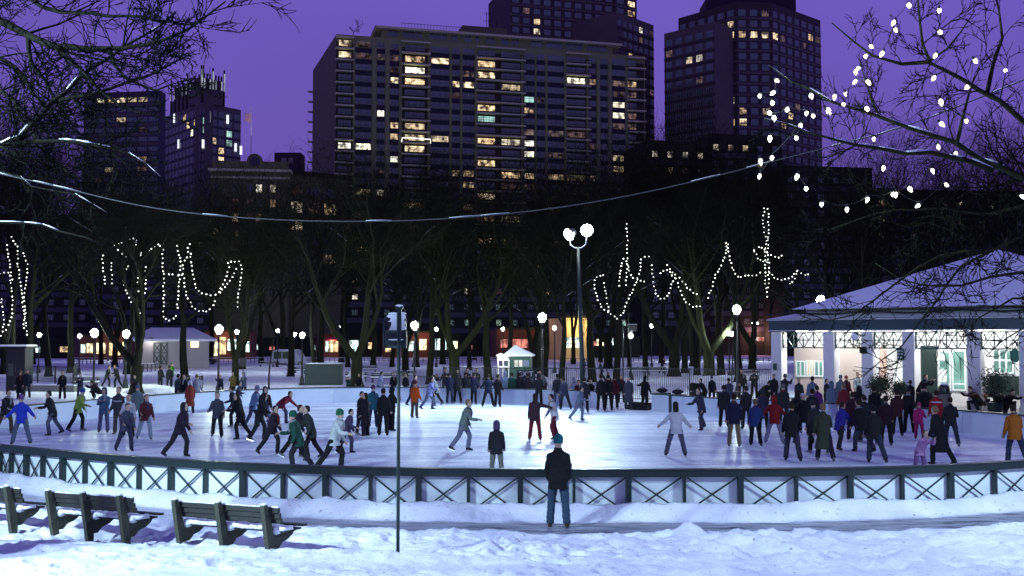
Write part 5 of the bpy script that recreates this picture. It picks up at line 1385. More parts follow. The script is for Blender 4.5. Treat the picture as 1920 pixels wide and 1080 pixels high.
# things on the pavilion front
def board(x0, x1, y0, y1, mt, label, name='sign', text=None, o=0.30, shape=None, d=None):
    if d is None: P_ = pl; u0, z1 = P_.hit(x0, y0); u1, z0 = P_.hit(x1, y1)
    c = (P_.P(u0, z0, o) + P_.P(u1, z1, o)) / 2
    th = thing(name, label, 'sign', c); m = MB(c)
    if shape == 'oct':
        w, h_ = (u1 - u0), (z1 - z0); k = w * 0.22
        outl = [(u0, z0 + k), (u0 + k, z0), (u1 - k, z0), (u1, z0 + k), (u1, z1 - k), (u1 - k, z1), (u0 + k, z1), (u0, z1 - k)]
        m.prism(outl, lambda u, z: P_.P(u, z, o + 0.03), lambda u, z: P_.P(u, z, o))
    elif shape == 'peak':
        w = u1 - u0; outl = [(u0, z0 + w * 0.1), (u0 + w * 0.1, z0), (u1 - w * 0.1, z0), (u1, z0 + w * 0.1), (u1, z1 - w * 0.15), ((u0 + u1) / 2, z1), (u0, z1 - w * 0.15)]
        m.prism(outl, lambda u, z: P_.P(u, z, o + 0.03), lambda u, z: P_.P(u, z, o))
    else: P_.rect(m, u0, u1, z0, z1, o + 0.03, 0.03)
    kid(th, m.build('panel', mt))
    return th, P_, c, u0, u1, z0, z1
th, P_, c, u0, u1, z0, z1 = board(1617, 1630, 650, 662, M_dark, 'small dark plaque high on the third pavilion column')
th, P_, c, u0, u1, z0, z1 = board(1687, 1700, 652, 675, M_green2, 'green sign with pale lettering rows hanging on the fourth pavilion column', shape='peak')
m = MB(c)
for k, zz in enumerate((0.75, 0.50, 0.22)):
    for j in range(6):
        a = u0 + (u1 - u0) * (0.14 + 0.12 * j); P_.rect(m, a, a + (u1 - u0) * 0.085, z0 + (z1 - z0) * zz - 0.035, z0 + (z1 - z0) * zz + 0.035, 0.345, 0.01)
kid(th, m.build('lettering', M_white))
board(1900, 1915, 655, 679, mat('bright_green_sign', (0.02, 0.16, 0.08), 0.4), 'plain green eight-sided sign on the right-hand pavilion column', shape='oct')
th, P_, c, u0, u1, z0, z1 = board(1455, 1462, 681, 694, M_green2, 'small teal notice low on the leftmost pavilion column')
# floodlight/speaker on the arcade
q = pl.P(pl.hit(1612, 632)[0], pl.hit(1612, 632)[1], 0.45)
th = thing('loudspeaker', 'white horn loudspeaker beside the third pavilion column', 'loudspeaker', q)
m = MB(); m.lathe((0, 0, -0.12), [(0.05, 0), (0.10, 0.08), (0.20, 0.24), (0.21, 0.26)], 12); o_ = kid(th, m.build('horn', M_white)); o_.rotation_euler = (R(70), 0, R(-35))
m = MB(); m.bar((0, 0, 0), (0.15, 0.3, 0.05), 0.04, 0.04); kid(th, m.build('bracket', M_green))
def trash_can(p, label, lidsnow=True):
    th = thing('litter_bin', label, 'litter bin', p)
    m = MB(); m.lathe((0, 0, 0), [(0.24, 0), (0.26, 0.04), (0.31, 0.78)], 16); kid(th, m.build('slatted_body', mat('wicker_grey', (0.16, 0.15, 0.14), 0.8, 0.4, 12, 0.5)))
    m = MB(); m.lathe((0, 0, 0.78), [(0.34, 0), (0.34, 0.07), (0.27, 0.10), (0.25, 0.32), (0.16, 0.42), (0.04, 0.45)], 16); kid(th, m.build('lid', M_black))
    if lidsnow:
        m = MB(); m.ball((0.03, 0, 1.22), 0.20, 10, sz=0.35); m.ball((0.24, -0.1, 0.87), 0.12, 8, sz=0.3); kid(th, m.build('snow_cap', M_snow, smooth=True))
    return th
p = pl.P(pl.hit(1793, 700)[0], FZ + 0.05, 1.5); trash_can(p, 'grey slatted litter bin with snowy lid by the glass doors')
# planters with evergreen shrubs and seats
def shrub(px, d_o, r, label, seed, H):
    u, _ = pl.hit(px, 700); c = pl.P(u, FZ, d_o)
    th = thing('potted_shrub', label, 'potted plant', c, group='evergreen shrubs along the pavilion')
    m = MB(); m.lathe((0, 0, 0), [(0.28, 0), (0.38, 0.45), (0.42, 0.50)], 12); kid(th, m.build('planter', M_green))
    rr = random.Random(seed); m = MB()
    for k in range(1500):
        a, b_ = rr.uniform(0, 2 * PI), math.acos(rr.uniform(-0.85, 1)); rad = r * rr.uniform(0.35, 1.05) * (0.85 + 0.25 * math.sin(3 * a + seed))
        q = Vector((math.sin(b_) * math.cos(a) * rad, math.sin(b_) * math.sin(a) * rad, 0.5 + H * 0.5 + math.cos(b_) * rad * H / (2 * r)))
        d = Vector((rr.gauss(0, 1), rr.gauss(0, 1), rr.gauss(0, 1) + 0.5)).normalized() * 0.10; s_ = d.cross(V(rr.gauss(0, 1), 1, 0.3)).normalized() * 0.028
        m.add([q - s_, q + s_, q + d], [(0, 1, 2)])
    kid(th, m.build('foliage', mat('evergreen', (0.035, 0.06, 0.03), 0.7, 0.5, 6)))
    m = MB()
    for k in range(10):
        a = rr.uniform(0, 6.28); m.tube([(0, 0, 0.45), (0.3 * r * math.cos(a), 0.3 * r * math.sin(a), 0.5 + H * 0.4), (0.7 * r * math.cos(a), 0.7 * r * math.sin(a), 0.5 + H * 0.8)], [0.02, 0.014, 0.006], 4)
    kid(th, m.build('stems', M_bark))
shrub(1668, 1.2, 0.62, 'bushy evergreen in a pot below the hanging green sign', 1, 1.2)
shrub(1884, 1.3, 0.85, 'largest evergreen bush in front of the paned window at the right', 2, 1.7)
shrub(1710, 1.4, 0.45, 'smaller evergreen pot just left of the dark shutter', 3, 0.9)
# long bench seats along the boards in front of the pavilion
def slab_seat(px0, px1, py, z, label):
    a, b_ = G(px0, py, z), G(px1, py, z); c = (a + b_) / 2; c.z = 0
    th = thing('flat_bench', label, 'bench', c, group='flat benches on the pavilion terrace')
    m = MB(c); m.bar((a.x, a.y, FZ + 0.45), (b_.x, b_.y, FZ + 0.45), 0.42, 0.06); kid(th, m.build('seat', M_woodpost))
    for t in (0.1, 0.9):
        m = MB(c); q = a.lerp(b_, t); m.box((q.x, q.y, FZ + 0.21), (0.12, 0.36, 0.42)); kid(th, m.build('leg', M_black))
    m = MB(c); m.bar(a.lerp(b_, 0.1).to_2d().to_3d() + V(0, 0, FZ + 0.505), a.lerp(b_, 0.6).to_2d().to_3d() + V(0, 0, FZ + 0.505), 0.26, 0.05); kid(th, m.build('snow_cover', M_snow))
slab_seat(1640, 1690, 738, 0.8, 'flat bench below the bushy evergreen')
slab_seat(1558, 1612, 744, 0.8, 'flat bench in front of the beige roller door')
slab_seat(1340, 1400, 735, 0.8, 'flat bench by the picket fence behind the boards')
# ================================================================== near park benches
def make_bench(loc, rz, n_over, label, clip_left=False, bury=0.14):
    """x along the bench, +y towards the rink (the seat side); three posts, backrest slats towards the rink"""
    th = thing('park_bench', label, 'bench', loc, rz, 'park benches with their backs to the camera')
    sp_ = 1.0
    for k in range(3):
        x = (k - 1) * sp_
        m = MB()
        back = [(-0.02, -0.25), (0.10, -0.25), (0.15, 0.10), (0.09, 0.34), (0.02, 0.84), (-0.01, 0.875), (-0.085, 0.875), (-0.12, 0.84)]
        prof = [(0.03, -0.3), (0.12, -0.3), (0.125, 0.12), (0.075, 0.42), (-0.025, 0.80), (-0.045, 0.845), (-0.10, 0.845), (-0.12, 0.80)]
        m.prism(prof, lambda u, v: Vector((x - 0.045, u, v)), lambda u, v: Vector((x + 0.045, u, v)))
        kid(th, m.build('back_post', M_woodpost))
        m = MB()
        arm = [(0.09, 0.06), (0.14, 0.02), (0.22, 0.02), (0.32, 0.12), (0.46, 0.16), (0.58, 0.24), (0.62, 0.33), (0.13, 0.30)]
        m.prism(arm, lambda u, v: Vector((x - 0.028, u, v)), lambda u, v: Vector((x + 0.028, u, v)))
        kid(th, m.build('seat_bracket', M_woodpost))
    x0, x1 = -sp_ - 0.18, sp_ + 0.20
    for (y, z) in ((0.055, 0.735), (0.085, 0.635), (0.115, 0.535)):
        m = MB(); m.box(((x0 + x1) / 2, y, z), (x1 - x0, 0.045, 0.088)); kid(th, m.build('back_slat', M_wood))
    for k, (y, z) in enumerate(((0.24, 0.335), (0.38, 0.335), (0.52, 0.345), (0.665, 0.385))):
        m = MB(); m.box(((x0 + x1) / 2, y, z), (x1 - x0, 0.115, 0.035)); kid(th, m.build('seat_slat', M_wood))
    r = random.Random(int(loc[0] * 10)); m = MB()
    n = 26
    for k in range(n):      # snow lying on the seat and on the top slat
        a, b_ = x0 + (x1 - x0) * k / n, x0 + (x1 - x0) * (k + 1) / n
        h1 = 0.05 + 0.03 * r.random()
        m.box(((a + b_) / 2, 0.27, 0.352 + h1 / 2), (b_ - a, 0.22 + 0.05 * r.random(), h1), taper=0.92)
        h2 = 0.014 + 0.016 * r.random(); m.box(((a + b_) / 2, 0.055, 0.779 + h2 / 2), (b_ - a, 0.043, h2), taper=0.96)
    for k in range(3): m.ball(((k - 1) * sp_, -0.07, 0.85), 0.06, 8, sz=0.45)
    for k in range(3): m.ball(((k - 1) * sp_ + 0.02, 0.18, 0.36), 0.10, 8, sz=0.9)
    kid(th, m.build('snow_cover', M_snow, smooth=True))
    return th
def bench_at(xl, xr, yl, yr, hl, label):
    # posts' feet at photo pixels (xl, yl) and (xr, yr)
    zl = 0.10
    a = G(xl, yl, zl); b_ = U(xr, yr, a.y - 1.15)
    c = (a + b_) / 2; ang = math.atan2(b_.y - a.y, b_.x - a.x)
    print('bench', round((b_ - a).length, 2), [round(v, 2) for v in c], 'ground', round(ground_z(c.x, c.y), 2))
    th = make_bench((c.x, c.y, c.z + 0.02), ang, 0, label)
    th.rotation_euler = (0, -math.atan2(b_.z - a.z, (b_ - a).length), ang)
    th.scale = ((b_ - a).length / 2.0, 1.0, 0.93)
    return th
bench_at(335, 502, 1021, 1037, 0, 'dark slatted park bench nearest the slim sign pole, whole in view')
bench_at(97, 231, 999, 1013, 0, 'dark slatted park bench in the middle of the three near ones')
bench_at(-112, 19, 978, 991, 0, 'dark slatted park bench cut off by the left edge')
# small dark twig lying on the snow
p = G(183, 1016, 0.33); th = thing('fallen_twig', 'tiny dark twig on the snow in front of the middle bench', 'twig', p)
m = MB(); m.tube([(-0.04, 0, 0.0), (0, 0.01, 0.02), (0.05, 0, 0.0)], 0.008, 4); m.tube([(0, 0, 0.01), (0.01, 0, 0.04)], 0.006, 4); kid(th, m.build('stick', M_twig))
# ================================================================== slim sign pole
p = G(746, 1048, 0.06); d = p.y
th = thing('sign_pole', 'slim dark green pole with snow-plastered signal boxes on top in the foreground', 'pole', (p.x, d, 0))
zt = U(746, 588, d).z
m = MB(); m.tube([(0, 0, -0.2), (0, 0, zt - 0.25)], 0.030, 10); kid(th, m.build('pole', M_green, smooth=True))
def ax(x): return (x - 746) / FPX * d
def az(y): return U(746, y, d).z
m = MB()
for k in range(1):
    m.box(((ax(718) + ax(757)) / 2 , 0.26, (az(588) + az(621)) / 2), (ax(757) - ax(718), 0.10, az(588) - az(621)), taper=0.93)
kid(th, m.build('upper_box', M_black))
m = MB(); m.box(((ax(717) + ax(758)) / 2, 0.24, (az(621) + az(636)) / 2 - 0.01), (ax(758) - ax(717), 0.14, az(621) - az(636))); kid(th, m.build('lower_box', M_black))
m = MB(); m.box(((ax(718) + ax(758)) / 2, 0.22, (az(637) + az(653)) / 2), (ax(758) - ax(718), 0.16, az(637) - az(653)), taper=1.04); kid(th, m.build('shelf_box', M_green))
m = MB(); m.tube([(ax(716), 0.18, az(655)), (ax(715), 0.18, az(605)), (ax(722), 0.18, az(588))], 0.018, 6); m.bar((ax(717), 0.2, az(622)), (0, 0.02, az(622)), 0.04, 0.05); m.bar((ax(717), 0.2, az(650)), (0, 0.02, az(650)), 0.04, 0.05)
kid(th, m.build('bracket', M_green))
m = MB(); m.box((0, 0.03, zt - 0.10), (0.075, 0.07, 0.40)); m.box((0, 0.03, zt + 0.10), (0.13, 0.10, 0.05)); kid(th, m.build('pole_cap', M_green))
m = MB()
sn = [(724, 620), (735, 620), (743, 619), (743, 590), (722, 590), (721, 594), (728, 596), (727, 601), (722, 602), (730, 604), (729, 611)]
m.prism([(ax(x), az(y)) for x, y in sn], lambda u, v: Vector((u, 0.20, v)), lambda u, v: Vector((u, 0.16, v)))
sn = [(749, 619), (757, 618), (757, 612), (754, 610), (756, 603), (753, 600), (756, 596), (755, 589), (749, 588)]
m.prism([(ax(x), az(y)) for x, y in sn], lambda u, v: Vector((u, 0.20, v)), lambda u, v: Vector((u, 0.16, v)))
m.ball((ax(733), 0.24, az(588)), 0.10, 10, sz=0.28); m.ball((ax(751), 0.24, az(587)), 0.06, 8, sz=0.3); m.ball((ax(738), 0.16, az(637)), 0.14, 10, sz=0.10); m.ball((0, 0.03, zt + 0.13), 0.07, 8, sz=0.4)
kid(th, m.build('snow_cover', M_snow))
# ================================================================== park furniture beyond the boards
# picket fence
def picket(pts, H, label, z0=0.0, pitch=0.125, nposts=None, top=True):
    o = pts[0]; off = (o.x, o.y, z0); th = thing('picket_fence', label, 'fence', off, group='black picket fences beyond the rink')
    for i in range(len(pts) - 1):
        a, b_ = pts[i], pts[i + 1]; L = (b_ - a).length; k = max(1, round(L / 2.4))
        for j in range(k):
            p, q = a.lerp(b_, j / k), a.lerp(b_, (j + 1) / k); m = MB(off)
            m.bar((p.x, p.y, z0 + H), (q.x, q.y, z0 + H), 0.045, 0.05); m.bar((p.x, p.y, z0 + 0.15), (q.x, q.y, z0 + 0.15), 0.04, 0.04)
            w = max(2, round((q - p).length / pitch))
            for s_ in range(1, w):
                r_ = p.lerp(q, s_ / w); m.box((r_.x, r_.y, z0 + 0.17 + (H - 0.19) / 2), (0.024, 0.024, H - 0.20))
            kid(th, m.build('picket_panel', M_black))
            m = MB(off); m.box((p.x, p.y, z0 + (H + 0.08) / 2), (0.07, 0.07, H + 0.08)); kid(th, m.build('post', M_black))
def g2(x, y): return G(x, y, 0).to_2d()
def u2(x, d): return U(x, 640, d).to_2d()
picket([u2(778, 68), u2(832, 66.5)], 1.35, 'short low picket fence left of the tall picket fence')
picket([u2(832, 66.5), u2(1062, 65), u2(1452, 62.5)], 1.95, 'long black picket fence behind the far boards up to the pavilion')
picket([u2(40, 82), u2(139, 78)], 1.25, 'stair railing with thin bars at the far left', z0=0.42)
picket([u2(139, 78), u2(146, 92)], 1.25, 'side railing of the stairs at the far left', z0=0.42)
# granite stair wall with snow on top
a, b_ = u2(50, 77), u2(146, 75.5); c = (a + b_) / 2
th = thing('stone_kerb_wall', 'low granite wall under the stair railing lit yellowish green', 'wall', (c.x, c.y, 0)); off = (c.x, c.y, 0)
m = MB(off); m.bar((a.x, a.y, 0.18), (b_.x, b_.y, 0.18), 0.6, 0.5); kid(th, m.build('wall', mat('granite', (0.26, 0.27, 0.20), 0.85, 0.25, 3, 0.3)))
m = MB(off); m.bar((a.x, a.y, 0.46), (b_.x, b_.y, 0.46), 0.6, 0.07); kid(th, m.build('snow_cover', M_snow))
# flat-roofed kiosk far left
p = U(38, 640, 78); z1 = U(38, 649, 78).z
th = thing('kiosk', 'small dark flat-roofed kiosk with snow on the roof at the far left', 'kiosk', (p.x, 78, 0))
m = MB(); m.box((0, 0, (z1 - 0.15) / 2), (1.35, 1.3, z1 - 0.15)); kid(th, m.build('cabin', M_black))
m = MB(); m.box((-0.1, 0, z1 - 0.08), (2.0, 1.8, 0.14)); kid(th, m.build('roof', M_black))
m = MB(); m.box((-0.1, 0, z1 + 0.05), (1.98, 1.78, 0.12), taper=0.95); kid(th, m.build('snow_cover', M_snow))
m = MB(); m.box((0, -0.66, 1.6), (0.05, 0.02, 0.5)); m.box((-0.35, -0.66, 1.5), (0.4, 0.02, 0.9)); kid(th, m.build('window', M_pglass))
# dark green storage box
b0 = G(609, 722, 0); d = b0.y
w = (645 - 573) / FPX * d; hh = U(609, 684, d).z
th = thing('storage_box', 'large dark green storage box with snow rim behind the boards', 'storage box', (b0.x, d, 0), R(4))
m = MB(); m.box((-0.15, 0.9, hh / 2), (w * 0.94, 1.8, hh)); kid(th, m.build('cabinet', mat('storage_green', (0.018, 0.040, 0.038), 0.5, 0.2, 2)))
m = MB(); m.box((-0.15, 0.9, hh + 0.04), (w * 0.96, 1.84, 0.06)); kid(th, m.build('lid', M_green))
m = MB(); m.box((-0.15, 0.9, hh + 0.09), (w * 0.94, 1.8, 0.045)); kid(th, m.build('snow_cover', M_snow))
m = MB()
for x in (-w * 0.25, w * 0.1): m.box((x, -0.015, hh * 0.5), (0.03, 0.03, hh * 0.86))
m.box((-w * 0.08, -0.03, hh * 0.55), (0.16, 0.05, 0.06)); kid(th, m.build('door_seams', M_green))
# booth with snow pyramid roof
d = 76.0; p = U(968, 640, d)
def bx(x): return (x - 968) / FPX * d
def bz(y): return U(968, y, d).z
th = thing('ticket_booth', 'small green booth with a snowy pyramid roof and lit windows', 'booth', (p.x, d, 0), R(-6))
m = MB(); m.box(((bx(950) + bx(996)) / 2, 0, bz(666) / 2), (bx(996) - bx(950), 1.7, bz(666))); kid(th, m.build('cabin', M_green2))
e0 = 0.22
m = MB(); x0, x1 = bx(946) , bx(1001); zt_, za = bz(665), bz(649); xm = bx(966)
m.add([(x0, -1.1, zt_), (x1, -1.1, zt_), (x1, 1.1, zt_), (x0, 1.1, zt_), (xm, 0, za + 0.1), (x0, -1.1, zt_ - 0.1), (x1, -1.1, zt_ - 0.1), (x1, 1.1, zt_ - 0.1), (x0, 1.1, zt_ - 0.1)], [(0, 1, 4), (1, 2, 4), (2, 3, 4), (3, 0, 4), (5, 6, 1, 0), (6, 7, 2, 1), (7, 8, 3, 2), (8, 5, 0, 3), (8, 7, 6, 5)])
kid(th, m.build('snowy_roof', M_snow))
for (a, b_, mt) in ((967, 973.5, M_bright), (975, 981.5, M_bright), (983, 994, mat('blue_glass', (0.16, 0.18, 0.28), 0.3, 0.1))):
    m = MB(); m.box(((bx(a) + bx(b_)) / 2, -0.87, (bz(675) + bz(687)) / 2), (bx(b_) - bx(a), 0.04, bz(675) - bz(687)))
    f_ = kid(th, m.build('window', mt))
# white side porch left of the booth
d = 75.0; p = U(941, 640, d)
th = thing('porch_frame', 'white gabled ticket porch attached left of the green booth', 'booth', (p.x, d, 0))
def cx_(x): return (x - 941) / FPX * d
def cz_(y): return U(941, y, d).z
m = MB()
for x in (934, 943.5, 954): m.box((cx_(x), 0, cz_(676) / 2), (0.09, 0.09, cz_(676)))
m.box((cx_(944), 0, cz_(688)), (0.75, 0.10, 0.10)); m.box((cx_(944), 0, cz_(675)), (0.82, 0.10, 0.10)); kid(th, m.build('posts', M_white))
m = MB(); m.prism([(cx_(932), cz_(676)), (cx_(956), cz_(676)), (cx_(952), cz_(670)), (cx_(938), cz_(664)), (cx_(933), cz_(667))], lambda u, v: Vector((u, -0.08, v)), lambda u, v: Vector((u, 0.6, v))); kid(th, m.build('gable', M_white))
m = MB(); m.prism([(cx_(930), cz_(666.5)), (cx_(938), cz_(662)), (cx_(955), cz_(668)), (cx_(955), cz_(669.5)), (cx_(938), cz_(664)), (cx_(931), cz_(668))], lambda u, v: Vector((u, -0.15, v)), lambda u, v: Vector((u, 0.65, v))); kid(th, m.build('snow_cover', M_snow))
ld = bpy.data.lights.new('booth_light', 'POINT'); ld.energy = 60; ld.shadow_soft_size = 0.1; ld.color = (1, .97, .85)
lo = bpy.data.objects.new('booth_light', ld); COL.objects.link(lo); kid(th, lo); lo.location = (-0.1, -1.0, cz_(668))
# EXIT sign
d = 63.0; p = U(986, 640, d)
th = thing('exit_sign', 'dark board reading EXIT in white capitals on the picket fence', 'sign', (p.x, d, 0))
def ex_(x): return (x - 986) / FPX * d
def ez_(y): return U(986, y, d).z
m = MB(); m.box((0, 0, (ez_(694) + ez_(735)) / 2), (ex_(1000) - ex_(965), 0.05, ez_(694) - ez_(735))); kid(th, m.build('board', mat('sign_black', (0.012, 0.018, 0.022), 0.5)))
def text(s_, x, y, z, size, parent, m_, rz=0, spacing=1.0, name='lettering', align='CENTER'):
    cu_ = bpy.data.curves.new('text', 'FONT'); cu_.body = s_; cu_.size = size; cu_.extrude = 0.004; cu_.align_x = align; cu_.align_y = 'CENTER'; cu_.space_character = spacing
    ob = bpy.data.objects.new('tmp', cu_); COL.objects.link(ob); bpy.context.view_layer.update()
    me_ = bpy.data.meshes.new_from_object(ob.evaluated_get(bpy.context.evaluated_depsgraph_get())); bpy.data.objects.remove(ob); bpy.data.curves.remove(cu_)
    me_.materials.clear(); me_.materials.append(m_)
    o = bpy.data.objects.new(name, me_); COL.objects.link(o); kid(parent, o); o.location = (x, y, z); o.rotation_euler = (PI / 2, 0, rz); return o
text('EXIT', 0, -0.035, ez_(701.5), 0.42, th, M_white)
M_dimw = mat('worn_white', (0.35, 0.36, 0.38), 0.7)
for k in range(3):
    m = MB(); m.box((0.15, -0.03, ez_(711 + 4 * k)), (0.55 - 0.1 * k, 0.01, 0.035)); kid(th, m.build('small_print', M_dimw))
# blank notice boards on posts
def notice(x, ya, yb, w_px, d, label, leg_y, name='notice_board'):
    p = U(x, 640, d); th = thing(name, label, 'sign', (p.x, d, 0), group='dark notice boards in the park')
    za, zb = U(x, ya, d).z, U(x, yb, d).z; w = w_px / FPX * d
    m = MB(); m.box((0, 0, (za + zb) / 2), (w, 0.06, za - zb)); kid(th, m.build('panel', M_black))
    m = MB(); m.box((0, 0.05, zb / 2), (0.06, 0.05, zb)); kid(th, m.build('post', M_black))
notice(456, 671, 687, 13, 84, 'dark square notice board on a thin post left of the slanting tree', 710)
for (x, lab) in ((352, 'left of two low bench-like board frames behind the orange-jacketed group'), (376, 'right of two low bench-like board frames behind the orange-jacketed group')):
    d = 80; p = U(x, 640, d); th = thing('board_frame', lab, 'sign', (p.x, d, 0), group='low two-legged board frames'); za, zb = U(x, 705, d).z, U(x, 712, d).z
    m = MB(); m.box((0, 0, (za + zb) / 2), (0.42, 0.05, za - zb)); kid(th, m.build('panel', M_black))
    for s_ in (-0.2, 0.2): m = MB(); m.box((s_, 0, za / 2 + 0.03), (0.05, 0.05, za + 0.06)); kid(th, m.build('post', M_black))
    for s_ in (-0.1, 0.06): m = MB(); m.ball((s_, -0.03, (za + zb) / 2), 0.045, 8); kid(th, m.build('round_mark', M_dimw))
# dark signal box near the lamp at 1183
d = 96; p = U(1168, 640, d); th = thing('camera_pole', 'dark square box on a pole above the white lamp behind the picket fence', 'pole', (p.x, d, 0))
m = MB(); m.tube([(0, 0, 0), (0, 0, U(1168, 608, d).z)], 0.07, 8); kid(th, m.build('pole', M_black))
m = MB(); m.box((0.85, 0, (U(1, 609, d).z + U(1, 621, d).z) / 2), (0.75, 0.5, 0.62)); m.bar((0, 0, U(1, 614, d).z), (0.6, 0, U(1, 614, d).z), 0.06, 0.06); kid(th, m.build('box_head', M_black))
m = MB(); m.box((0.85, 0, U(1, 609, d).z + 0.03), (0.77, 0.5, 0.08)); kid(th, m.build('snow_cover', M_snow))
# far park benches with snow
def far_bench(x, y, w_px, label, rz=0.0, proto=[]):
    b_ = G(x, y, 0)
    if not proto:
        th = thing('snowy_bench', label, 'bench', (b_.x, b_.y, 0), rz, 'snow-covered benches on the far lawn')
        for s_ in (-0.8, 0.8):
            m = MB(); m.box((s_, 0.05, 0.2), (0.08, 0.45, 0.4)); m.box((s_, 0.25, 0.62), (0.07, 0.06, 0.5)); kid(th, m.build('leg', M_black))
        m = MB(); m.box((0, 0, 0.43), (2.0, 0.42, 0.05)); kid(th, m.build('seat', M_wood))
        m = MB(); m.box((0, 0.25, 0.62), (2.0, 0.04, 0.09)); m.box((0, 0.26, 0.78), (2.0, 0.04, 0.09)); kid(th, m.build('backrest', M_wood))
        m = MB(); m.box((0, 0, 0.50), (1.96, 0.40, 0.09), taper=0.95); m.box((0, 0.26, 0.845), (1.96, 0.06, 0.04)); kid(th, m.build('snow_cover', M_snow))
        proto.append(th)
    else: copy_tree(proto[0], (b_.x, b_.y, 0), rz, label)
for x, y, lab in ((556, 702, 'snowy bench between the box lamp and the storage box'), (668, 716, 'snowy bench right against the storage box'), (716, 718, 'snowy bench just left of the sign pole'), (760, 712, 'snowy bench between the sign pole and the glaring lamp'), (690, 700, 'farther snowy bench left of the sign pole'), (1195, 704, 'snowy bench beside the white lamp behind the fence'), (1232, 704, 'snowy bench below the small sapling'), (160, 728, 'dark bench left of the glaring left lamp'), (15, 690, 'far snowy bench at the left edge'), (500, 690, 'far bench left of the parked van'), (1405, 712, 'snowy bench right of the tallest lamp')):
    far_bench(x, y, 40, lab, rz=0.1 * math.sin(x))
# low post-and-chain edging and street-side guard rails
def low_rail(xa, xb, d, H, label, n, ht=0.06):
    a, b_ = u2(xa, d), u2(xb, d + 2); o = (a.x, a.y, 0); th = thing('low_railing', label, 'railing', o, group='low railings in the park')
    m = MB(o)
    for k in range(n + 1): q = a.lerp(b_, k / n); m.box((q.x, q.y, H / 2), (0.08, 0.08, H))
    m.bar((a.x, a.y, H), (b_.x, b_.y, H), 0.08, ht); m.bar((a.x, a.y, H * 0.55), (b_.x, b_.y, H * 0.55), 0.05, 0.05); kid(th, m.build('rails', M_black))
    m = MB(o); m.bar((a.x, a.y, H + 0.06), (b_.x, b_.y, H + 0.06), 0.09, 0.05); kid(th, m.build('snow_cover', M_snow))
low_rail(140, 262, 150, 1.0, 'street-side railing left of the visitor building', 16)
low_rail(395, 560, 152, 1.0, 'street-side railing right of the parked dark car', 20)
low_rail(600, 930, 158, 0.9, 'long street-side railing behind the middle trunks', 36)
low_rail(1060, 1450, 160, 0.8, 'long street-side railing behind the purple snow field on the right', 40)
low_rail(262, 300, 120, 0.9, 'low railing in front of the barn doors', 5)
# ================================================================== parked vehicles
def car(x, yb, d, L, H, label, name, van=False, rz=0.0, col=(0.03, 0.03, 0.04), snow=True):
    p = U(x, yb, d); gz = 0.05
    th = thing(name, label, 'van' if van else 'car', (p.x, d, gz), rz)
    W_ = 1.8
    if van: prof = [(-L/2, 0.35), (-L/2, 1.1), (-L/2 + 0.15, H - 0.1), (-L/2 + 0.5, H), (L*0.18, H), (L*0.30, 1.15), (L/2 - 0.1, 1.0), (L/2, 0.75), (L/2, 0.35)]
    else: prof = [(-L/2, 0.35), (-L/2, 0.85), (-L/2 + 0.5, 0.95), (-L*0.25, H - 0.03), (-L*0.05, H), (L*0.12, H - 0.05), (L*0.26, 0.95), (L/2 - 0.15, 0.8), (L/2, 0.6), (L/2, 0.35)]
    m = MB(); m.prism(prof, lambda u, v: Vector((u, -W_/2, v)), lambda u, v: Vector((u, W_/2, v))); kid(th, m.build('body', mat('car_paint_%d' % int(col[0] * 999), col, 0.3, 0.05)))
    m = MB()
    if van: wins = [(-L*0.42, -L*0.2), (-L*0.18, 0.0), (0.03, L*0.16)]
    else: wins = [(-L*0.22, -L*0.04), (-L*0.02, L*0.13)]
    for a, b_ in wins:
        zt_ = H - 0.18; m.box(((a + b_) / 2, 0, (0.98 + zt_) / 2), (b_ - a, W_ + 0.02, zt_ - 0.98))
    kid(th, m.build('side_windows', M_pglass))
    for sx in (-L*0.31, L*0.31):
        for sy in (-W_/2, W_/2):
            m = MB(); m.tube([(sx, sy - 0.1, 0.32), (sx, sy + 0.1, 0.32)], 0.32, 14); wh = kid(th, m.build('wheel', M_black))
            m = MB(); m.tube([(sx, sy - 0.12, 0.32), (sx, sy + 0.12, 0.32)], 0.17, 10); kid(wh, m.build('rim', M_frame))
    if snow:
        m = MB(); m.box(((-L*0.1), 0, H + 0.06), (L*0.55, W_*0.9, 0.14), taper=0.85); m.box((L*0.40, 0, 0.97 if not van else 1.10), (L*0.18, W_*0.9, 0.08), taper=0.9); kid(th, m.build('snow_cover', M_snow, smooth=True))
    return th
car(376, 678, 150, 4.5, 1.5, 'dark hatchback parked right of the visitor building', 'parked_car', rz=0.1)
car(547, 684, 146, 5.4, 2.1, 'pale snow-dusted van parked behind the thin trunks on the left', 'parked_van', True, rz=-0.25, col=(0.38, 0.38, 0.48))
car(985, 662, 165, 4.6, 1.45, 'snow-covered car on the street behind the booth', 'parked_car', col=(0.05, 0.05, 0.07))
# heaps of cleared snow behind the boards
def heap(x, y, w, hgt, label, seed):
    b_ = G(x, y, 0); bm_ = bmesh.new(); bmesh.ops.create_icosphere(bm_, subdivisions=4, radius=1)
    for v in bm_.verts:
        q = v.co; nz_ = float(fbm(np.array([q.x * 2 + seed]), np.array([q.y * 2 + q.z]), seed, 4, 1.5)[0]); v.co = Vector((q.x * w, q.y * w * 0.5, q.z * hgt)) * (0.7 + 0.6 * nz_)
    me_ = bpy.data.meshes.new('snow_heap'); bm_.to_mesh(me_); bm_.free(); me_.materials.append(M_snow); me_.polygons.foreach_set('use_smooth', [True] * len(me_.polygons))
    o = bpy.data.objects.new('snow_heap', me_); COL.objects.link(o); o.location = (b_.x, b_.y, 0.0); tag(o, label, 'snow heap', 'heaps of shovelled snow')
heap(280, 736, 1.8, 0.55, 'rough snow heap at the foot of the massive forked tree', 1)
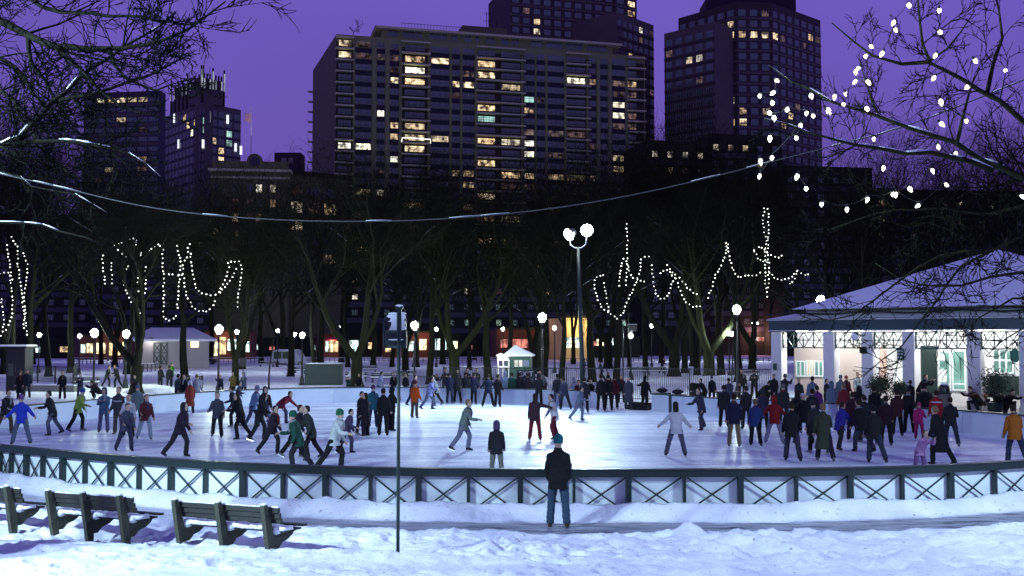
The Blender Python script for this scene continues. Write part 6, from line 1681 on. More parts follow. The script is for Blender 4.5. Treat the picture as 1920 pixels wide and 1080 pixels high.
heap(1005, 720, 1.6, 0.7, 'bright snow heap at the foot of the trunk right of the booth', 2)
heap(668, 716, 0.9, 0.9, 'pointed snow heap beside the storage box', 3)
heap(1352, 714, 2.2, 0.5, 'snow heap under the string-lit giant tree', 4)
b_ = G(759, 722, 0); trash_can(b_, 'dark litter bin at the foot of the lamp by the sign pole', False)
# ================================================================== people
M_skin = mat('skin', (0.42, 0.27, 0.20), 0.6, 0.1, 6)
M_eye = mat('eye', (0.03, 0.02, 0.02), 0.3)
M_blade = mat('steel_blade', (0.5, 0.5, 0.52), 0.25, metal=0.9)
def rot(ax, a, v): return Matrix.Rotation(a, 3, ax) @ v
POSES = {
 # lean, twist; legs: (forward, abduct, knee) L/R; arms: (forward, abduct, elbow) L/R
 'stand':   dict(lean=2, L=(3, 5, 4), R_=(-2, 5, 3), AL=(5, 10, 20), AR=(8, 10, 25), head=(0, 0)),
 'pockets': dict(lean=1, L=(4, 5, 4), R_=(-3, 5, 4), AL=(-6, 11, 52), AR=(-6, 11, 52), head=(8, 14)),
 'folded':  dict(lean=3, L=(3, 4, 5), R_=(-2, 6, 4), AL=(32, 8, 95), AR=(32, 8, 95), head=(10, 0)),
 'glide':   dict(lean=16, L=(22, 6, 26), R_=(-14, 10, 14), AL=(-12, 14, 30), AR=(22, 14, 44), head=(4, 0)),
 'stride':  dict(lean=18, L=(26, 4, 34), R_=(-20, 14, 16), AL=(-18, 14, 34), AR=(26, 12, 50), head=(-8, 0)),
 'wide':    dict(lean=9, L=(10, 16, 12), R_=(8, 14, 14), AL=(10, 40, 22), AR=(10, 36, 26), head=(4, 0)),
 'bend':    dict(lean=60, L=(32, 10, 36), R_=(-22, 26, 10), AL=(10, 22, 10), AR=(-35, 40, 10), head=(-20, 0)),
 'reach':   dict(lean=6, L=(8, 8, 8), R_=(-6, 8, 8), AL=(8, 12, 16), AR=(20, 72, 12), head=(4, 10)),
 'reachl':  dict(lean=14, L=(26, 6, 40), R_=(-10, 10, 10), AL=(45, 50, 40), AR=(4, 14, 20), head=(4, -10)),
 'sit':     dict(lean=14, L=(80, 8, 80), R_=(78, 8, 76), AL=(35, 8, 60), AR=(32, 10, 55), head=(14, 0)),
 'crouch':  dict(lean=48, L=(100, 10, 118), R_=(86, 12, 108), AL=(55, 6, 28), AR=(60, 6, 35), head=(10, 0)),
 'leanfwd': dict(lean=34, L=(6, 6, 6), R_=(-4, 8, 4), AL=(55, 10, 70), AR=(60, 12, 60), head=(-10, 0)),
}
def skeleton(p):
    X, Z = Vector((1, 0, 0)), Vector((0, 0, 1)); J = {}
    J['pel'] = Vector((0, 0, 0)); lean = R(p['lean'])
    up = Vector((0, -math.sin(lean), math.cos(lean))); fw = Vector((0, -math.cos(lean), -math.sin(lean)))
    J['up'], J['fw'] = up, fw
    J['chest'] = up * 0.30; J['sh'] = up * 0.50; J['neck'] = up * 0.545
    hp, hy = R(p['head'][0]), R(p['head'][1]); l2 = lean * 0.35 + hp
    hup = Vector((0, -math.sin(l2), math.cos(l2))); J['hup'] = hup; J['hfw'] = Matrix.Rotation(hy, 3, hup) @ Vector((0, -math.cos(l2), -math.sin(l2)))
    J['head'] = J['neck'] + hup * 0.142 + up * 0.01
    for s, k in ((1, 'L'), (-1, 'R_')):
        f, a, kn = [R(v) for v in p[k]]; n = 'l' if s == 1 else 'r'
        h = Vector((0.095 * s, 0, -0.02)); d = Vector((math.sin(a) * s, -math.sin(f) * math.cos(a), -math.cos(f) * math.cos(a)))
        J['hip' + n] = h; J['kne' + n] = h + d * 0.43
        g = f - kn; d2 = Vector((math.sin(a) * s * 0.9, -math.sin(g) * math.cos(a), -math.cos(g) * math.cos(a))).normalized()
        J['ank' + n] = J['kne' + n] + d2 * 0.40
    for s, k in ((1, 'AL'), (-1, 'AR')):
        f, a, el = [R(v) for v in p[k]]; n = 'l' if s == 1 else 'r'
        sh = J['sh'] + Vector((0.158 * s, 0, 0)) - up * 0.088; f0 = f + lean * 0.5
        d = Vector((math.sin(a) * s, -math.sin(f0) * math.cos(a), -math.cos(f0) * math.cos(a)))
        J['sho' + n] = sh; J['elb' + n] = sh + d * 0.28
        f1 = f0 + el; inw = (a * 0.55 if el < 1.2 and a < 0.6 else a) - (0.5 if el > 1.2 else (0.38 if (a > 0.35 and el > 0.8) else 0))
        d2 = Vector((math.sin(inw) * s, -math.sin(f1) * math.cos(inw), -math.cos(f1) * math.cos(inw)))
        if k and p.get('name') == 'pockets': d2 = Vector((-0.16 * s, -0.34, -0.93)).normalized()
        J['wri' + n] = J['elb' + n] + d2 * 0.245; J['hd' + n] = d2
    return J
def ring_tube(m, rings, n=12):
    """rings: (centre, ux, uy, rx, ry)"""
    vs = [c + ux * (math.cos(2 * PI * k / n) * rx) + uy * (math.sin(2 * PI * k / n) * ry) for c, ux, uy, rx, ry in rings for k in range(n)]
    fs = [(i * n + k, i * n + (k + 1) % n, (i + 1) * n + (k + 1) % n, (i + 1) * n + k) for i in range(len(rings) - 1) for k in range(n)]
    fs.append(tuple(range(n - 1, -1, -1))); fs.append(tuple((len(rings) - 1) * n + k for k in range(n)))
    m.add(vs, fs)
def remesh(mb, vox, smooth=2, name='tmp'):
    o = mb.build(name, [])
    md = o.modifiers.new('r', 'REMESH'); md.mode = 'VOXEL'; md.voxel_size = vox
    ms = o.modifiers.new('s', 'SMOOTH'); ms.iterations = smooth; ms.factor = 0.5
    bpy.context.view_layer.update()
    me = bpy.data.meshes.new_from_object(o.evaluated_get(bpy.context.evaluated_depsgraph_get()))
    old = o.data; bpy.data.objects.remove(o); bpy.data.meshes.remove(old)
    if name in ('jacket', 'trousers'):
        N = len(me.vertices); co = np.empty(N * 3); me.vertices.foreach_get('co', co); co = co.reshape(-1, 3)
        nr = np.empty(N * 3); me.vertex_normals.foreach_get('vector', nr); nr = nr.reshape(-1, 3)
        fo = np.sin(co[:, 2] * 62 + 5 * np.sin(co[:, 0] * 17 + co[:, 1] * 9)) * 0.5 + np.sin(co[:, 2] * 31 - co[:, 0] * 26 + 3 * np.sin(co[:, 1] * 23)) * 0.5
        fo = fo * (0.4 + fbm(co[:, 0] * 9 + 50, co[:, 2] * 9 + 50, 7, 2))
        co += nr * (fo * 0.0065)[:, None]; me.vertices.foreach_set('co', co.ravel()); me.update()
    me.polygons.foreach_set('use_smooth', [True] * len(me.polygons)); me.name = name
    return me
def torso(m, J, e=0.0, lo=-0.12, hi=0.56, flare=0.0, n=16):
    X = Vector((1, 0, 0)); prof = [(-0.12, .150, .110), (0.0, .160, .118), (0.12, .145, .105), (0.28, .165, .118), (0.36, .168, .118), (0.42, .146, .106), (0.47, .105, .090), (0.52, .066, .070), (0.55, .060, .064), (0.62, .052, .056)]
    rs = []
    for t, rx, ry in prof:
        if t < lo - 1e-6 or t > hi + 1e-6: continue
        ax = J['up'] if t > 0 else (J['up'] * 0.4 + Vector((0, 0, 1)) * 0.6).normalized(); fy = J['fw'] if t > 0 else Vector((0, -1, 0))
        rs.append((ax * t, X, fy, rx + e, ry + e))
    if lo < -0.12:
        mid = (J['knel'] + J['kner']) / 2
        k = 3
        for i in range(1, k + 1):
            tt = (-0.12 - lo) * i / k
            c = Vector((0, mid.y * tt * 1.2, -0.12 - tt)); rs.insert(0, (c, X, Vector((0, -1, 0)), .155 + e + flare * i / k + abs(mid.x), .118 + e + flare * i / k))
    ring_tube(m, rs, n)
def limb(m, pts, rad, n=10): m.tube(pts, rad, n)
def head_geo(m, J, e=0.0):
    h, u, f = J['head'], J['hup'], J['hfw']; s = f.cross(u).normalized()
    K_ = 1.09; rs = []
    for t, rx, ry, off in ((-0.115, .035, .035, .045), (-0.10, .050, .055, .030), (-0.06, .064, .078, .010), (0.0, .073, .092, 0), (0.05, .075, .095, -.004), (0.09, .062, .080, -.008), (0.115, .035, .045, -.010)):
        rs.append((h + u * t * K_ + f * off, s, f, (rx + e) * K_, (ry + e) * K_))
    ring_tube(m, rs, 16)
    m.tube([h + f * 0.085 + u * 0.012, h + f * 0.112 - u * 0.022, h + f * 0.086 - u * 0.034], [0.009, 0.015, 0.012], 6)   # nose
    for k in (-1, 1): m.ball(h + s * 0.075 * k - f * 0.005, 0.022, 8)     # ears
    m.box(h + f * 0.088 - u * 0.060, (0.045, 0.014, 0.012), ux=Vector((s.x, s.y, 0)).normalized() if abs(s.z) < .9 else None)
def hand(m, w, d, side, up):
    """palm and five bent fingers"""
    d = d.normalized(); sd = d.cross(up).normalized(); nn = sd.cross(d)
    pc_ = w + d * 0.05
    a = [(w + d * 0.0, 0.026), (w + d * 0.045, 0.040), (w + d * 0.088, 0.040)]
    ring_tube(m, [(c, sd, nn, r, 0.016) for c, r in a], 8)
    for k, (o, L) in enumerate(((-0.029, .062), (-0.010, .075), (0.010, .078), (0.029, .066))):
        b = w + d * 0.085 + sd * o; k1 = b + (d * 0.9 - nn * 0.35).normalized() * L * 0.5; k2 = k1 + (d * 0.6 - nn * 0.8).normalized() * L * 0.5
        m.tube([b, k1, k2], [0.009, 0.0085, 0.007], 5)
    t0 = w + d * 0.025 + sd * 0.034 * side; t1 = t0 + (d * 0.6 + sd * 0.7 * side).normalized() * 0.036; t2 = t1 + (d * 0.95 + sd * 0.1 * side - nn * .2).normalized() * 0.03
    m.tube([t0, t1, t2], [0.012, 0.010, 0.008], 5)
BODY = {}
def build_meshes(pose, coat, vox=0.016, vb=0.018):
    key = (pose, coat)
    if key in BODY: return BODY[key]
    p = dict(POSES[pose]); p['name'] = pose; J = skeleton(p)
    zmin = min(J['ankl'].z, J['ankr'].z); 
    # ---- body
    m = MB(); torso(m, J, -0.012); head_geo(m, J)
    m.tube([J['up'] * 0.5, J['head'] - J['hup'] * 0.05], [0.055, 0.05], 10)
    for n in 'lr':
        limb(m, [J['hip' + n], J['kne' + n], J['kne' + n].lerp(J['ank' + n], 0.3), J['ank' + n]], [.080, .055, .056, .036]); 
        limb(m, [J['sho' + n], J['elb' + n], J['wri' + n]], [.048, .036, .026] if pose != 'pockets' else [.048, .036, .02]); m.ball(J['hip' + n], 0.085, 10); m.ball(J['sho' + n], 0.05, 8)
    body = remesh(m, vox, 1, 'person')
    m = MB(); up = J['up']
    if pose == 'pockets': pass
    elif coat != 'gloves':
        for n, s in (('l', 1), ('r', -1)): hand(m, J['wri' + n] - J['hd' + n] * 0.01, J['hd' + n], s, Vector((0, 1, 0.2)))
    hm_ = m
    m2 = MB(); h, u, f = J['head'], J['hup'], J['hfw']; s = f.cross(u).normalized()
    for k in (-1, 1): m2.ball(h + f * 0.086 + s * 0.032 * k + u * 0.012, 0.0115, 6)
    bm_ = bmesh.new(); bm_.from_mesh(body)
    for src, mi in ((hm_, 0), (m2, 1)):
        t = src.mesh('t', []); nf = len(bm_.faces); bm_.from_mesh(t); bm_.faces.ensure_lookup_table()
        for fc in bm_.faces[nf:]: fc.material_index = mi; fc.smooth = True
        bpy.data.meshes.remove(t)
    bm_.to_mesh(body); bm_.free(); body.materials.append(M_skin); body.materials.append(M_eye)
    # ---- jacket
    m = MB(); long_ = coat == 'long'
    torso(m, J, 0.040, lo=(-0.55 if long_ else -0.20), hi=0.545, flare=0.07 if long_ else 0.012, n=18)
    for n in 'lr':
        w = J['wri' + n]; e_ = J['elb' + n]
        limb(m, [J['sho' + n] - J['up'] * 0.01, J['sho' + n].lerp(e_, 0.5), e_, e_.lerp(w, 0.5), e_.lerp(w, 0.75 if pose == 'pockets' else 0.98)], [.074, .074, .064, .058, .047]); m.ball(J['sho' + n], 0.077, 12); m.ball(e_, 0.058, 8)
    for n in 'lr': m.tube([J['up'] * 0.505, (J['up'] * 0.475).lerp(J['sho' + n], 0.55), J['sho' + n]], [.070, .072, .070], 10)
    c0 = J['neck']; ring_tube(m, [(c0 - J['up'] * 0.04, Vector((1, 0, 0)), J['fw'], .095, .088), (c0 + J['up'] * 0.040, Vector((1, 0, 0)), J['fw'], .076, .078)], 12)
    jacket = remesh(m, vb, 2, 'jacket')
    # ---- trousers
    m = MB(); ring_tube(m, [(Vector((0, 0, z)) , Vector((1, 0, 0)), Vector((0, -1, 0)), rx, ry) for z, rx, ry in ((-0.13, .12, .10), (-0.08, .168, .125), (0.0, .165, .122), (0.05, .15, .11))], 14)
    for n in 'lr':
        limb(m, [J['hip' + n], J['hip' + n].lerp(J['kne' + n], 0.5), J['kne' + n], J['kne' + n].lerp(J['ank' + n], 0.5), J['ank' + n] + (J['ank' + n] - J['kne' + n]) * 0.04], [.102, .096, .080, .078, .078]); m.ball(J['hip' + n], 0.102, 10); m.ball(J['kne' + n], 0.074, 8)
    trousers = remesh(m, vb, 1, 'trousers')
    # ---- shoes and skates
    shoes = []
    for n in 'lr':
        a = J['ank' + n]; sh = (a - J['kne' + n]).normalized(); fwd = Vector((0, -1, 0)); fwd = (fwd - sh * fwd.dot(sh) * 0.75).normalized(); dn = sh if abs(sh.z) > 0.75 else sh
        sd = fwd.cross(dn).normalized(); dn = (dn - fwd * dn.dot(fwd)).normalized()
        mb1 = MB(); hl = a + dn * 0.055 - fwd * 0.03
        ring_tube(mb1, [(a - dn * 0.09, sd, fwd, .050, .058), (a - dn * 0.01, sd, fwd, .052, .066), (a + dn * 0.05 + fwd * 0.01, sd, fwd, .044, .085)], 10)
        ring_tube(mb1, [(hl - fwd * 0.035, sd, dn, .034, .030), (hl + fwd * 0.06, sd, dn, .043, .040), (hl + fwd * 0.15, sd, dn, .046, .028), (hl + fwd * 0.195, sd, dn, .028, .018)], 10)
        boot = mb1.mesh('boot', [], True)
        mb2 = MB(); b0 = hl + dn * 0.062
        vs = []
        for q in (-1, 1):
            for t, z in ((-0.06, 0), (0.20, 0), (0.215, -0.014), (0.19, -0.040), (-0.05, -0.040)): vs.append(b0 + fwd * t + dn * z + sd * 0.004 * q)
        mb2.add(vs, [(0, 1, 2, 3, 4), (9, 8, 7, 6, 5)] + [(k, 5 + k, 5 + (k + 1) % 5, (k + 1) % 5) for k in range(5)])
        blade = mb2.mesh('blade', [M_blade])
        shoes.append((boot, blade))
    # ---- hats and hair
    def cap_mesh(kind):
        m = MB(); h, u, f = J['head'], J['hup'], J['hfw']; s = f.cross(u).normalized()
        if kind == 'beanie':
            ring_tube(m, [(h + u * t - f * o, s, f, rx, ry) for t, rx, ry, o in ((-0.035, .080, .100, .010), (0.0, .087, .104, .006), (0.05, .089, .106, .006), (0.09, .080, .095, .010), (0.125, .055, .066, .014), (0.142, .022, .028, .018))], 16)
        elif kind == 'cap':
            ring_tube(m, [(h + u * t - f * o, s, f, rx, ry) for t, rx, ry, o in ((0.045, .084, .102, .004), (0.09, .078, .092, .008), (0.122, .050, .060, .012))], 16)
            ring_tube(m, [(h + u * 0.052 + f * 0.07, s, u, .070, .010), (h + u * 0.040 + f * 0.165, s, u, .045, .008)], 12)
        elif kind == 'hood':
            ring_tube(m, [(h + u * t - f * o, s, f, rx, ry) for t, rx, ry, o in ((-0.13, .105, .095, .030), (-0.06, .102, .100, .032), (0.03, .104, .110, .028), (0.09, .088, .095, .026), (0.13, .050, .060, .030), (0.145, .02, .025, .034))], 16)
        elif kind == 'hair':
            ring_tube(m, [(h + u * t - f * o, s, f, rx, ry) for t, rx, ry, o in ((-0.06, .070, .045, .055), (0.0, .082, .070, .036), (0.05, .084, .088, .020), (0.10, .070, .076, .016), (0.128, .035, .042, .016))], 16)
        elif kind == 'long':
            ring_tube(m, [(h + u * t - f * o, s, f, rx, ry) for t, rx, ry, o in ((-0.26, .060, .030, .085), (-0.16, .085, .045, .075), (-0.06, .088, .062, .052), (0.02, .088, .080, .030), (0.07, .082, .086, .020), (0.115, .055, .060, .016), (0.13, .02, .03, .016))], 16)
        c_ = h; m.v = [tuple(c_ + (Vector(v) - c_) * 1.09) for v in m.v]
        return remesh(m, 0.014, 2, kind)
    hats = {}
    J['zmin'] = zmin
    BODY[key] = (body, jacket, trousers, shoes, hats, cap_mesh, J)
    return BODY[key]
def obj_mat(name, me, m_, parent):
    """a part that shares its mesh but has its own material"""
    if len(me.materials) == 0: me.materials.append(M_black)
    o = bpy.data.objects.new(name, me); COL.objects.link(o); o.parent = parent
    o.material_slots[0].link = 'OBJECT'; o.material_slots[0].material = m_
    return o
HN = {'beanie': 'woolly_hat', 'cap': 'cap', 'hood': 'hood', 'hair': 'hair', 'long': 'hair'}
def person(x, y, label, pose='stand', face=0, top=(0.02, 0.02, 0.025), legs=(0.02, 0.02, 0.03), hat=('hair', (0.03, 0.02, 0.015)), coat='', h=1.74, skates=True, z=0.0, group='skaters on the ice', pos=None, skin=None, seat=None, boots=None):
    """x, y: pixel of the feet in the photograph. face: degrees, 0 = towards the camera, 180 = away, 90 = to the picture's right"""
    body, jacket, trousers, shoes, hats, capf, J = build_meshes(pose, coat)
    p = pos if pos is not None else G(x, y, z)
    sc = h / 1.74
    foot = 0.115 if skates else 0.082
    lift = (-J['zmin'] + foot) * sc
    if pose == 'sit': lift = (0.46 + 0.09) if seat is None else seat + 0.09
    o = bpy.data.objects.new('person', body); COL.objects.link(o)
    r = R(face); cen = (J['ankl'] + J['ankr']) / 2
    if pose in ('stand', 'pockets', 'folded', 'reach'): cen = cen * 1.0
    cr_ = Matrix.Rotation(r, 3, 'Z') @ Vector((cen.x, cen.y, 0)) * sc
    o.location = (p.x - cr_.x, p.y - cr_.y, z + lift); o.rotation_euler = (0, 0, r); o.scale = (sc,) * 3
    tag(o, label, 'person', group)
    obj_mat('coat' if coat == 'long' else 'jacket', jacket, cloth(top), o)
    obj_mat('trousers', trousers, cloth(legs), o)
    for boot, blade in shoes:
        b_ = obj_mat('skate' if skates else 'shoe', boot, cloth(boots or ((0.02, 0.02, 0.02) if (int(x) % 3) else (0.16, 0.16, 0.17))), o)
        if skates:
            k = bpy.data.objects.new('blade', blade); COL.objects.link(k); k.parent = b_
    hs_ = int(x * 7 + y * 3) % 10
    if hs_ < 4 and pose not in ('crouch',) and h > 1.5:
        if 'scarf' not in hats:
            m = MB(); c0 = J['neck'] - J['up'] * 0.012; X_ = Vector((1, 0, 0))
            ring_tube(m, [(c0 - J['up'] * 0.035, X_, J['fw'], .098, .094), (c0, X_, J['fw'], .108, .104), (c0 + J['up'] * 0.035, X_, J['fw'], .086, .088)], 14)
            m.tube([c0 + J['fw'] * 0.10 + X_ * 0.03, c0 + J['fw'] * 0.155 - J['up'] * 0.12 + X_ * 0.04, c0 + J['fw'] * 0.165 - J['up'] * 0.26 + X_ * 0.05], [0.03, 0.035, 0.03], 8)
            hats['scarf'] = remesh(m, 0.016, 1, 'scarf')
        obj_mat('scarf', hats['scarf'], cloth(((0.20, 0.03, 0.03), (0.30, 0.30, 0.33), (0.05, 0.06, 0.12), (0.16, 0.13, 0.07))[hs_]), o)
    if hat:
        if hat[0] not in hats: hats[hat[0]] = capf(hat[0])
        obj_mat(HN[hat[0]], hats[hat[0]], cloth(hat[1]), o)
    return o
BLK = (0.012, 0.012, 0.014); DK = (0.022, 0.022, 0.028); NAVY = (0.014, 0.018, 0.045); GREY = (0.10, 0.11, 0.12); JEAN = (0.055, 0.085, 0.15); LJEAN = (0.28, 0.33, 0.42)
WHT = (0.62, 0.62, 0.66); BRN = (0.09, 0.065, 0.045); HB = (0.03, 0.018, 0.012); HBL = (0.22, 0.14, 0.07); RED = (0.30, 0.02, 0.02); DRED = (0.10, 0.015, 0.02); KH = (0.22, 0.18, 0.11)
P = person
# --- the watching man
man_p = G(1047, 986, 0.03)
mgz = ground_z(man_p.x, man_p.y)
mp = G(1047, 987, mgz)
man = P(1047, 986, 'man in black jacket, jeans and teal woolly hat watching from the path', 'pockets', 176, BLK, (0.045, 0.085, 0.14), ('beanie', (0.015, 0.12, 0.16)), h=1.80, skates=False, z=mgz - 0.01, group=None, pos=mp, boots=(0.10, 0.07, 0.04))
lg = MB(); lg.box((0, 0, 0), (0.045, 0.004, 0.010)); lg.box((0.03, 0, -0.008), (0.025, 0.004, 0.012)); lo_ = lg.build('jacket_mark', M_dimw, man)
lo_.location = BODY[('pockets', '')][6]['up'] * 0.475 + Vector((0.02, 0.112, 0))
# --- skaters, left part
P(6, 813, 'skater in dark jacket and brown trousers cut by the left edge', 'glide', 60, DK, BRN, ('hair', HB))
P(40, 833, 'skater in bright blue jersey with legs and arms spread wide', 'wide', 8, (0.03, 0.06, 0.55), (0.10, 0.14, 0.20), ('beanie', (0.16, 0.08, 0.22)))
P(104, 816, 'dark-jacketed skater bent forward with one leg stretched back at left', 'stride', -60, DK, (0.13, 0.14, 0.20), ('hair', HB))
P(141, 808, 'slim skater in yellow-green and blue top with black trousers', 'glide', 95, (0.22, 0.34, 0.06), DK, ('beanie', (0.03, 0.08, 0.28)))
P(194, 811, 'skater in hooded blue jacket with hands raised to the face', 'folded', 10, (0.08, 0.14, 0.24), (0.12, 0.11, 0.20), ('hood', (0.03, 0.03, 0.08)))
P(222, 815, 'tall skater in black sweater with a pale stripe and brown trousers', 'stand', -10, (0.05, 0.05, 0.06), (0.085, 0.075, 0.07), ('hair', HB), h=1.82)
P(240, 822, 'woman in white sweater and black trousers skating beside the tall man', 'glide', 12, WHT, BLK, ('long', HBL), h=1.66)
P(257, 803, 'skater in grey-teal jacket half hidden behind the white-sweatered woman', 'stand', 15, (0.14, 0.19, 0.20), DK, ('beanie', (0.10, 0.12, 0.16)), h=1.78)
P(270, 824, 'skater in dark red jacket and pale jeans right of the white-sweatered woman', 'glide', 30, (0.11, 0.025, 0.03), LJEAN, ('long', HB), h=1.68)
P(328, 857, 'dark skater alone near the front fence on the left', 'stride', 70, (0.03, 0.018, 0.035), DK, ('hood', DK))
P(333, 762, 'person in dark grey coat leaning at the left boards beside the red skirt', 'stand', 160, (0.05, 0.055, 0.06), BLK, ('hair', HB))
P(346, 763, 'black-clad skater just behind the red-coated one at the left boards', 'stand', -30, BLK, BLK, ('hair', HB))
P(356, 776, 'skater in long rusty red coat at the left boards', 'stand', 200, (0.28, 0.05, 0.03), DK, ('beanie', WHT), coat='long', h=1.62)
P(368, 763, 'skater in pale grey jacket right of the rusty red coat', 'stand', 170, (0.38, 0.38, 0.42), NAVY, ('hair', HBL))
P(407, 820, 'skater in open grey coat gliding alone with slightly spread arms', 'glide', 5, (0.07, 0.075, 0.10), BLK, ('hair', HBL))
P(457, 823, 'black-clad skater leaning at the front of the middle-left cluster', 'stride', -70, BLK, BLK, ('long', HB))
P(470, 800, 'skater in light blue jacket behind the middle-left cluster', 'glide', 100, (0.16, 0.24, 0.40), (0.05, 0.06, 0.12), ('beanie', (0.2, 0.2, 0.3)))
P(494, 802, 'skater with dark hood and maroon jacket in the middle-left cluster', 'glide', 20, (0.035, 0.02, 0.028), (0.12, 0.12, 0.20), ('hood', DK))
P(520, 795, 'skater in red top bending right over beside the cluster', 'bend', 80, (0.28, 0.03, 0.05), (0.10, 0.10, 0.16), ('hair', HB))
P(502, 852, 'dark short skater below the middle-left cluster', 'stride', 60, (0.03, 0.022, 0.035), DK, ('hair', HB), h=1.60)
P(440, 770, 'dark small skater against the boards behind the middle-left cluster', 'stride', 80, (0.05, 0.05, 0.07), DK, ('hair', HB), h=1.5)
P(567, 884, 'skater in dark green jacket right behind the front fence', 'stride', -80, (0.015, 0.07, 0.05), DK, ('beanie', (0.01, 0.10, 0.06)))
P(617, 884, 'skater in white jacket and green hat close behind the front fence', 'stride', 75, (0.55, 0.60, 0.58), BLK, ('beanie', (0.02, 0.12, 0.05)), h=1.78)
P(646, 850, 'purple-clad child skater right of the white jacket with green hat', 'glide', 80, (0.07, 0.045, 0.10), (0.06, 0.05, 0.09), ('hair', HB), h=1.45)
# chatting group
P(675, 815, 'dark skater in the left half of the chatting group of five', 'folded', 60, (0.016, 0.014, 0.020), DK, ('hair', HB), h=1.64)
P(686, 818, 'skater in long plum-black coat in the chatting group', 'stand', -100, (0.02, 0.012, 0.022), (0.02, 0.012, 0.024), ('long', HB), coat='long', h=1.62)
P(699, 803, 'skater in teal jacket and purple hat behind the chatting group', 'stand', 20, (0.02, 0.13, 0.17), NAVY, ('beanie', (0.12, 0.03, 0.12)), h=1.76)
P(718, 817, 'black skater standing in front of the sign pole side of the chatting group', 'stand', 170, BLK, BLK, ('hair', HB), h=1.78)
P(733, 808, 'black skater just left of the sign pole in the chatting group', 'folded', 130, BLK, BLK, ('hood', BLK), h=1.74)
P(777, 784, 'skater in bulky orange jacket right of the sign pole', 'stand', 150, (0.55, 0.085, 0.01), BRN, ('beanie', DRED), h=1.72)
P(800, 768, 'skater in lavender-blue jacket behind the orange jacket', 'stride', 80, (0.20, 0.22, 0.42), (0.12, 0.12, 0.2), ('hair', HB))
P(822, 761, 'skater in dark trousers striding right of the orange jacket', 'stride', -80, (0.18, 0.19, 0.24), BLK, ('hair', HB))
P(843, 757, 'dark skater by the far boards below the seated spectators, left one', 'stand', 170, NAVY, (0.03, 0.03, 0.06), ('hair', HB))
P(872, 755, 'dark skater by the far boards below the seated spectators, right one', 'stand', 160, DK, (0.08, 0.08, 0.16), ('hair', HB))
P(862, 846, 'faint skater in sage grey jacket gliding in the empty middle of the ice', 'stride', 85, (0.16, 0.20, 0.17), (0.16, 0.16, 0.24), ('hair', HBL))
P(915, 763, 'skater in navy jacket with feet apart left of the black-clad companion', 'wide', 170, NAVY, BLK, ('hair', HB), h=1.78)
P(933, 763, 'black-clad skater beside the navy jacket at the far boards', 'stand', 150, BLK, BLK, ('hair', HB))
P(947, 756, 'skater in pale blue hooded jacket facing the far boards', 'stand', 190, (0.26, 0.33, 0.46), NAVY, ('hood', (0.28, 0.35, 0.48)), h=1.80)
P(960, 757, 'skater in dark green jacket right of the pale blue hood', 'stand', 170, (0.02, 0.07, 0.05), DK, ('hair', HB))
P(931, 897, 'hooded child in black jacket standing right behind the front fence', 'stand', 180, (0.02, 0.02, 0.026), (0.16, 0.17, 0.14), ('hood', (0.10, 0.06, 0.14)), h=1.50)
# pair in the middle
P(1003, 827, 'skater in dark jacket and dark red trousers reaching out to a partner', 'reach', 176, (0.05, 0.025, 0.035), (0.18, 0.018, 0.025), ('long', HB), h=1.70)
P(1042, 823, 'skater in white sweater and maroon trousers holding the partner by the hand', 'reachl', -70, WHT, (0.15, 0.02, 0.035), ('hair', HB), h=1.68)
P(1080, 788, 'small grey-blue skater gliding behind the pair holding hands', 'stride', 70, (0.16, 0.2, 0.27), (0.2, 0.22, 0.3), ('hair', HB), h=1.55)
P(1045, 762, 'dark skater near the far boards left of the floodlight pole', 'stand', 200, DK, (0.09, 0.09, 0.15), ('hair', HB))
P(974, 757, 'skater with pale trousers near the EXIT board', 'stand', 160, DK, (0.26, 0.26, 0.34), ('hair', HB))
P(1127, 771, 'tall black-clad skater left of the gap in the boards', 'stand', 170, BLK, BLK, ('hair', HB), h=1.84)
P(1141, 770, 'black-clad skater shoulder to shoulder with the tall one', 'stand', 190, BLK, BLK, ('beanie', BLK), h=1.80)
P(1152, 767, 'skater in maroon jacket behind the two black-clad skaters', 'stand', 160, DRED, DK, ('hair', HB), h=1.74)
P(1179, 768, 'person in grey coat standing in the gap of the boards', 'stand', 180, (0.07, 0.075, 0.10), (0.05, 0.05, 0.06), ('cap', (0.25, 0.3, 0.28)), coat='long', h=1.70)
P(1208, 767, 'skater in black holding the end of the boards right of the gap', 'reachl', 150, BLK, BLK, ('long', BLK), h=1.78)
P(1267, 856, 'dark-haired skater in white jacket and dark skirt with arms out', 'wide', 178, WHT, (0.10, 0.10, 0.15), ('long', HB), h=1.72)
P(1318, 806, 'dark skater in front of the boards right of the white jacket', 'stride', -60, (0.05, 0.05, 0.08), (0.06, 0.06, 0.10), ('hair', HB))
P(1377, 838, 'skater in navy jacket and khaki trousers', 'stand', 175, (0.022, 0.022, 0.055), KH, ('hair', HB), h=1.80)
P(1417, 837, 'skater in blue quilted jacket and black leggings', 'glide', 160, (0.03, 0.06, 0.20), BLK, ('hair', HBL), h=1.64)
P(1452, 832, 'skater in red hooded top and lavender-grey trousers', 'wide', 172, RED, (0.26, 0.26, 0.38), ('hood', RED), h=1.70)
P(1470, 800, 'dark skater behind the red hooded one', 'stand', 180, DK, DK, ('beanie', GREY), h=1.76)
P(1487, 866, 'bulky black-clad skater nearest the fence in the right-hand crowd', 'glide', 165, BLK, (0.035, 0.03, 0.05), ('hair', HB), h=1.80)
P(1507, 832, 'black-clad skater with white cap standing legs apart', 'wide', 180, BLK, BLK, ('cap', WHT), h=1.78)
P(1548, 866, 'skater in long olive coat in the right-hand crowd', 'glide', 170, (0.045, 0.055, 0.035), (0.02, 0.015, 0.03), ('hair', HBL), coat='long', h=1.76)
P(1573, 846, 'skater in violet-blue jacket stretching one leg behind the olive coat', 'stride', 120, (0.03, 0.03, 0.28), DK, ('hair', HB), h=1.66)
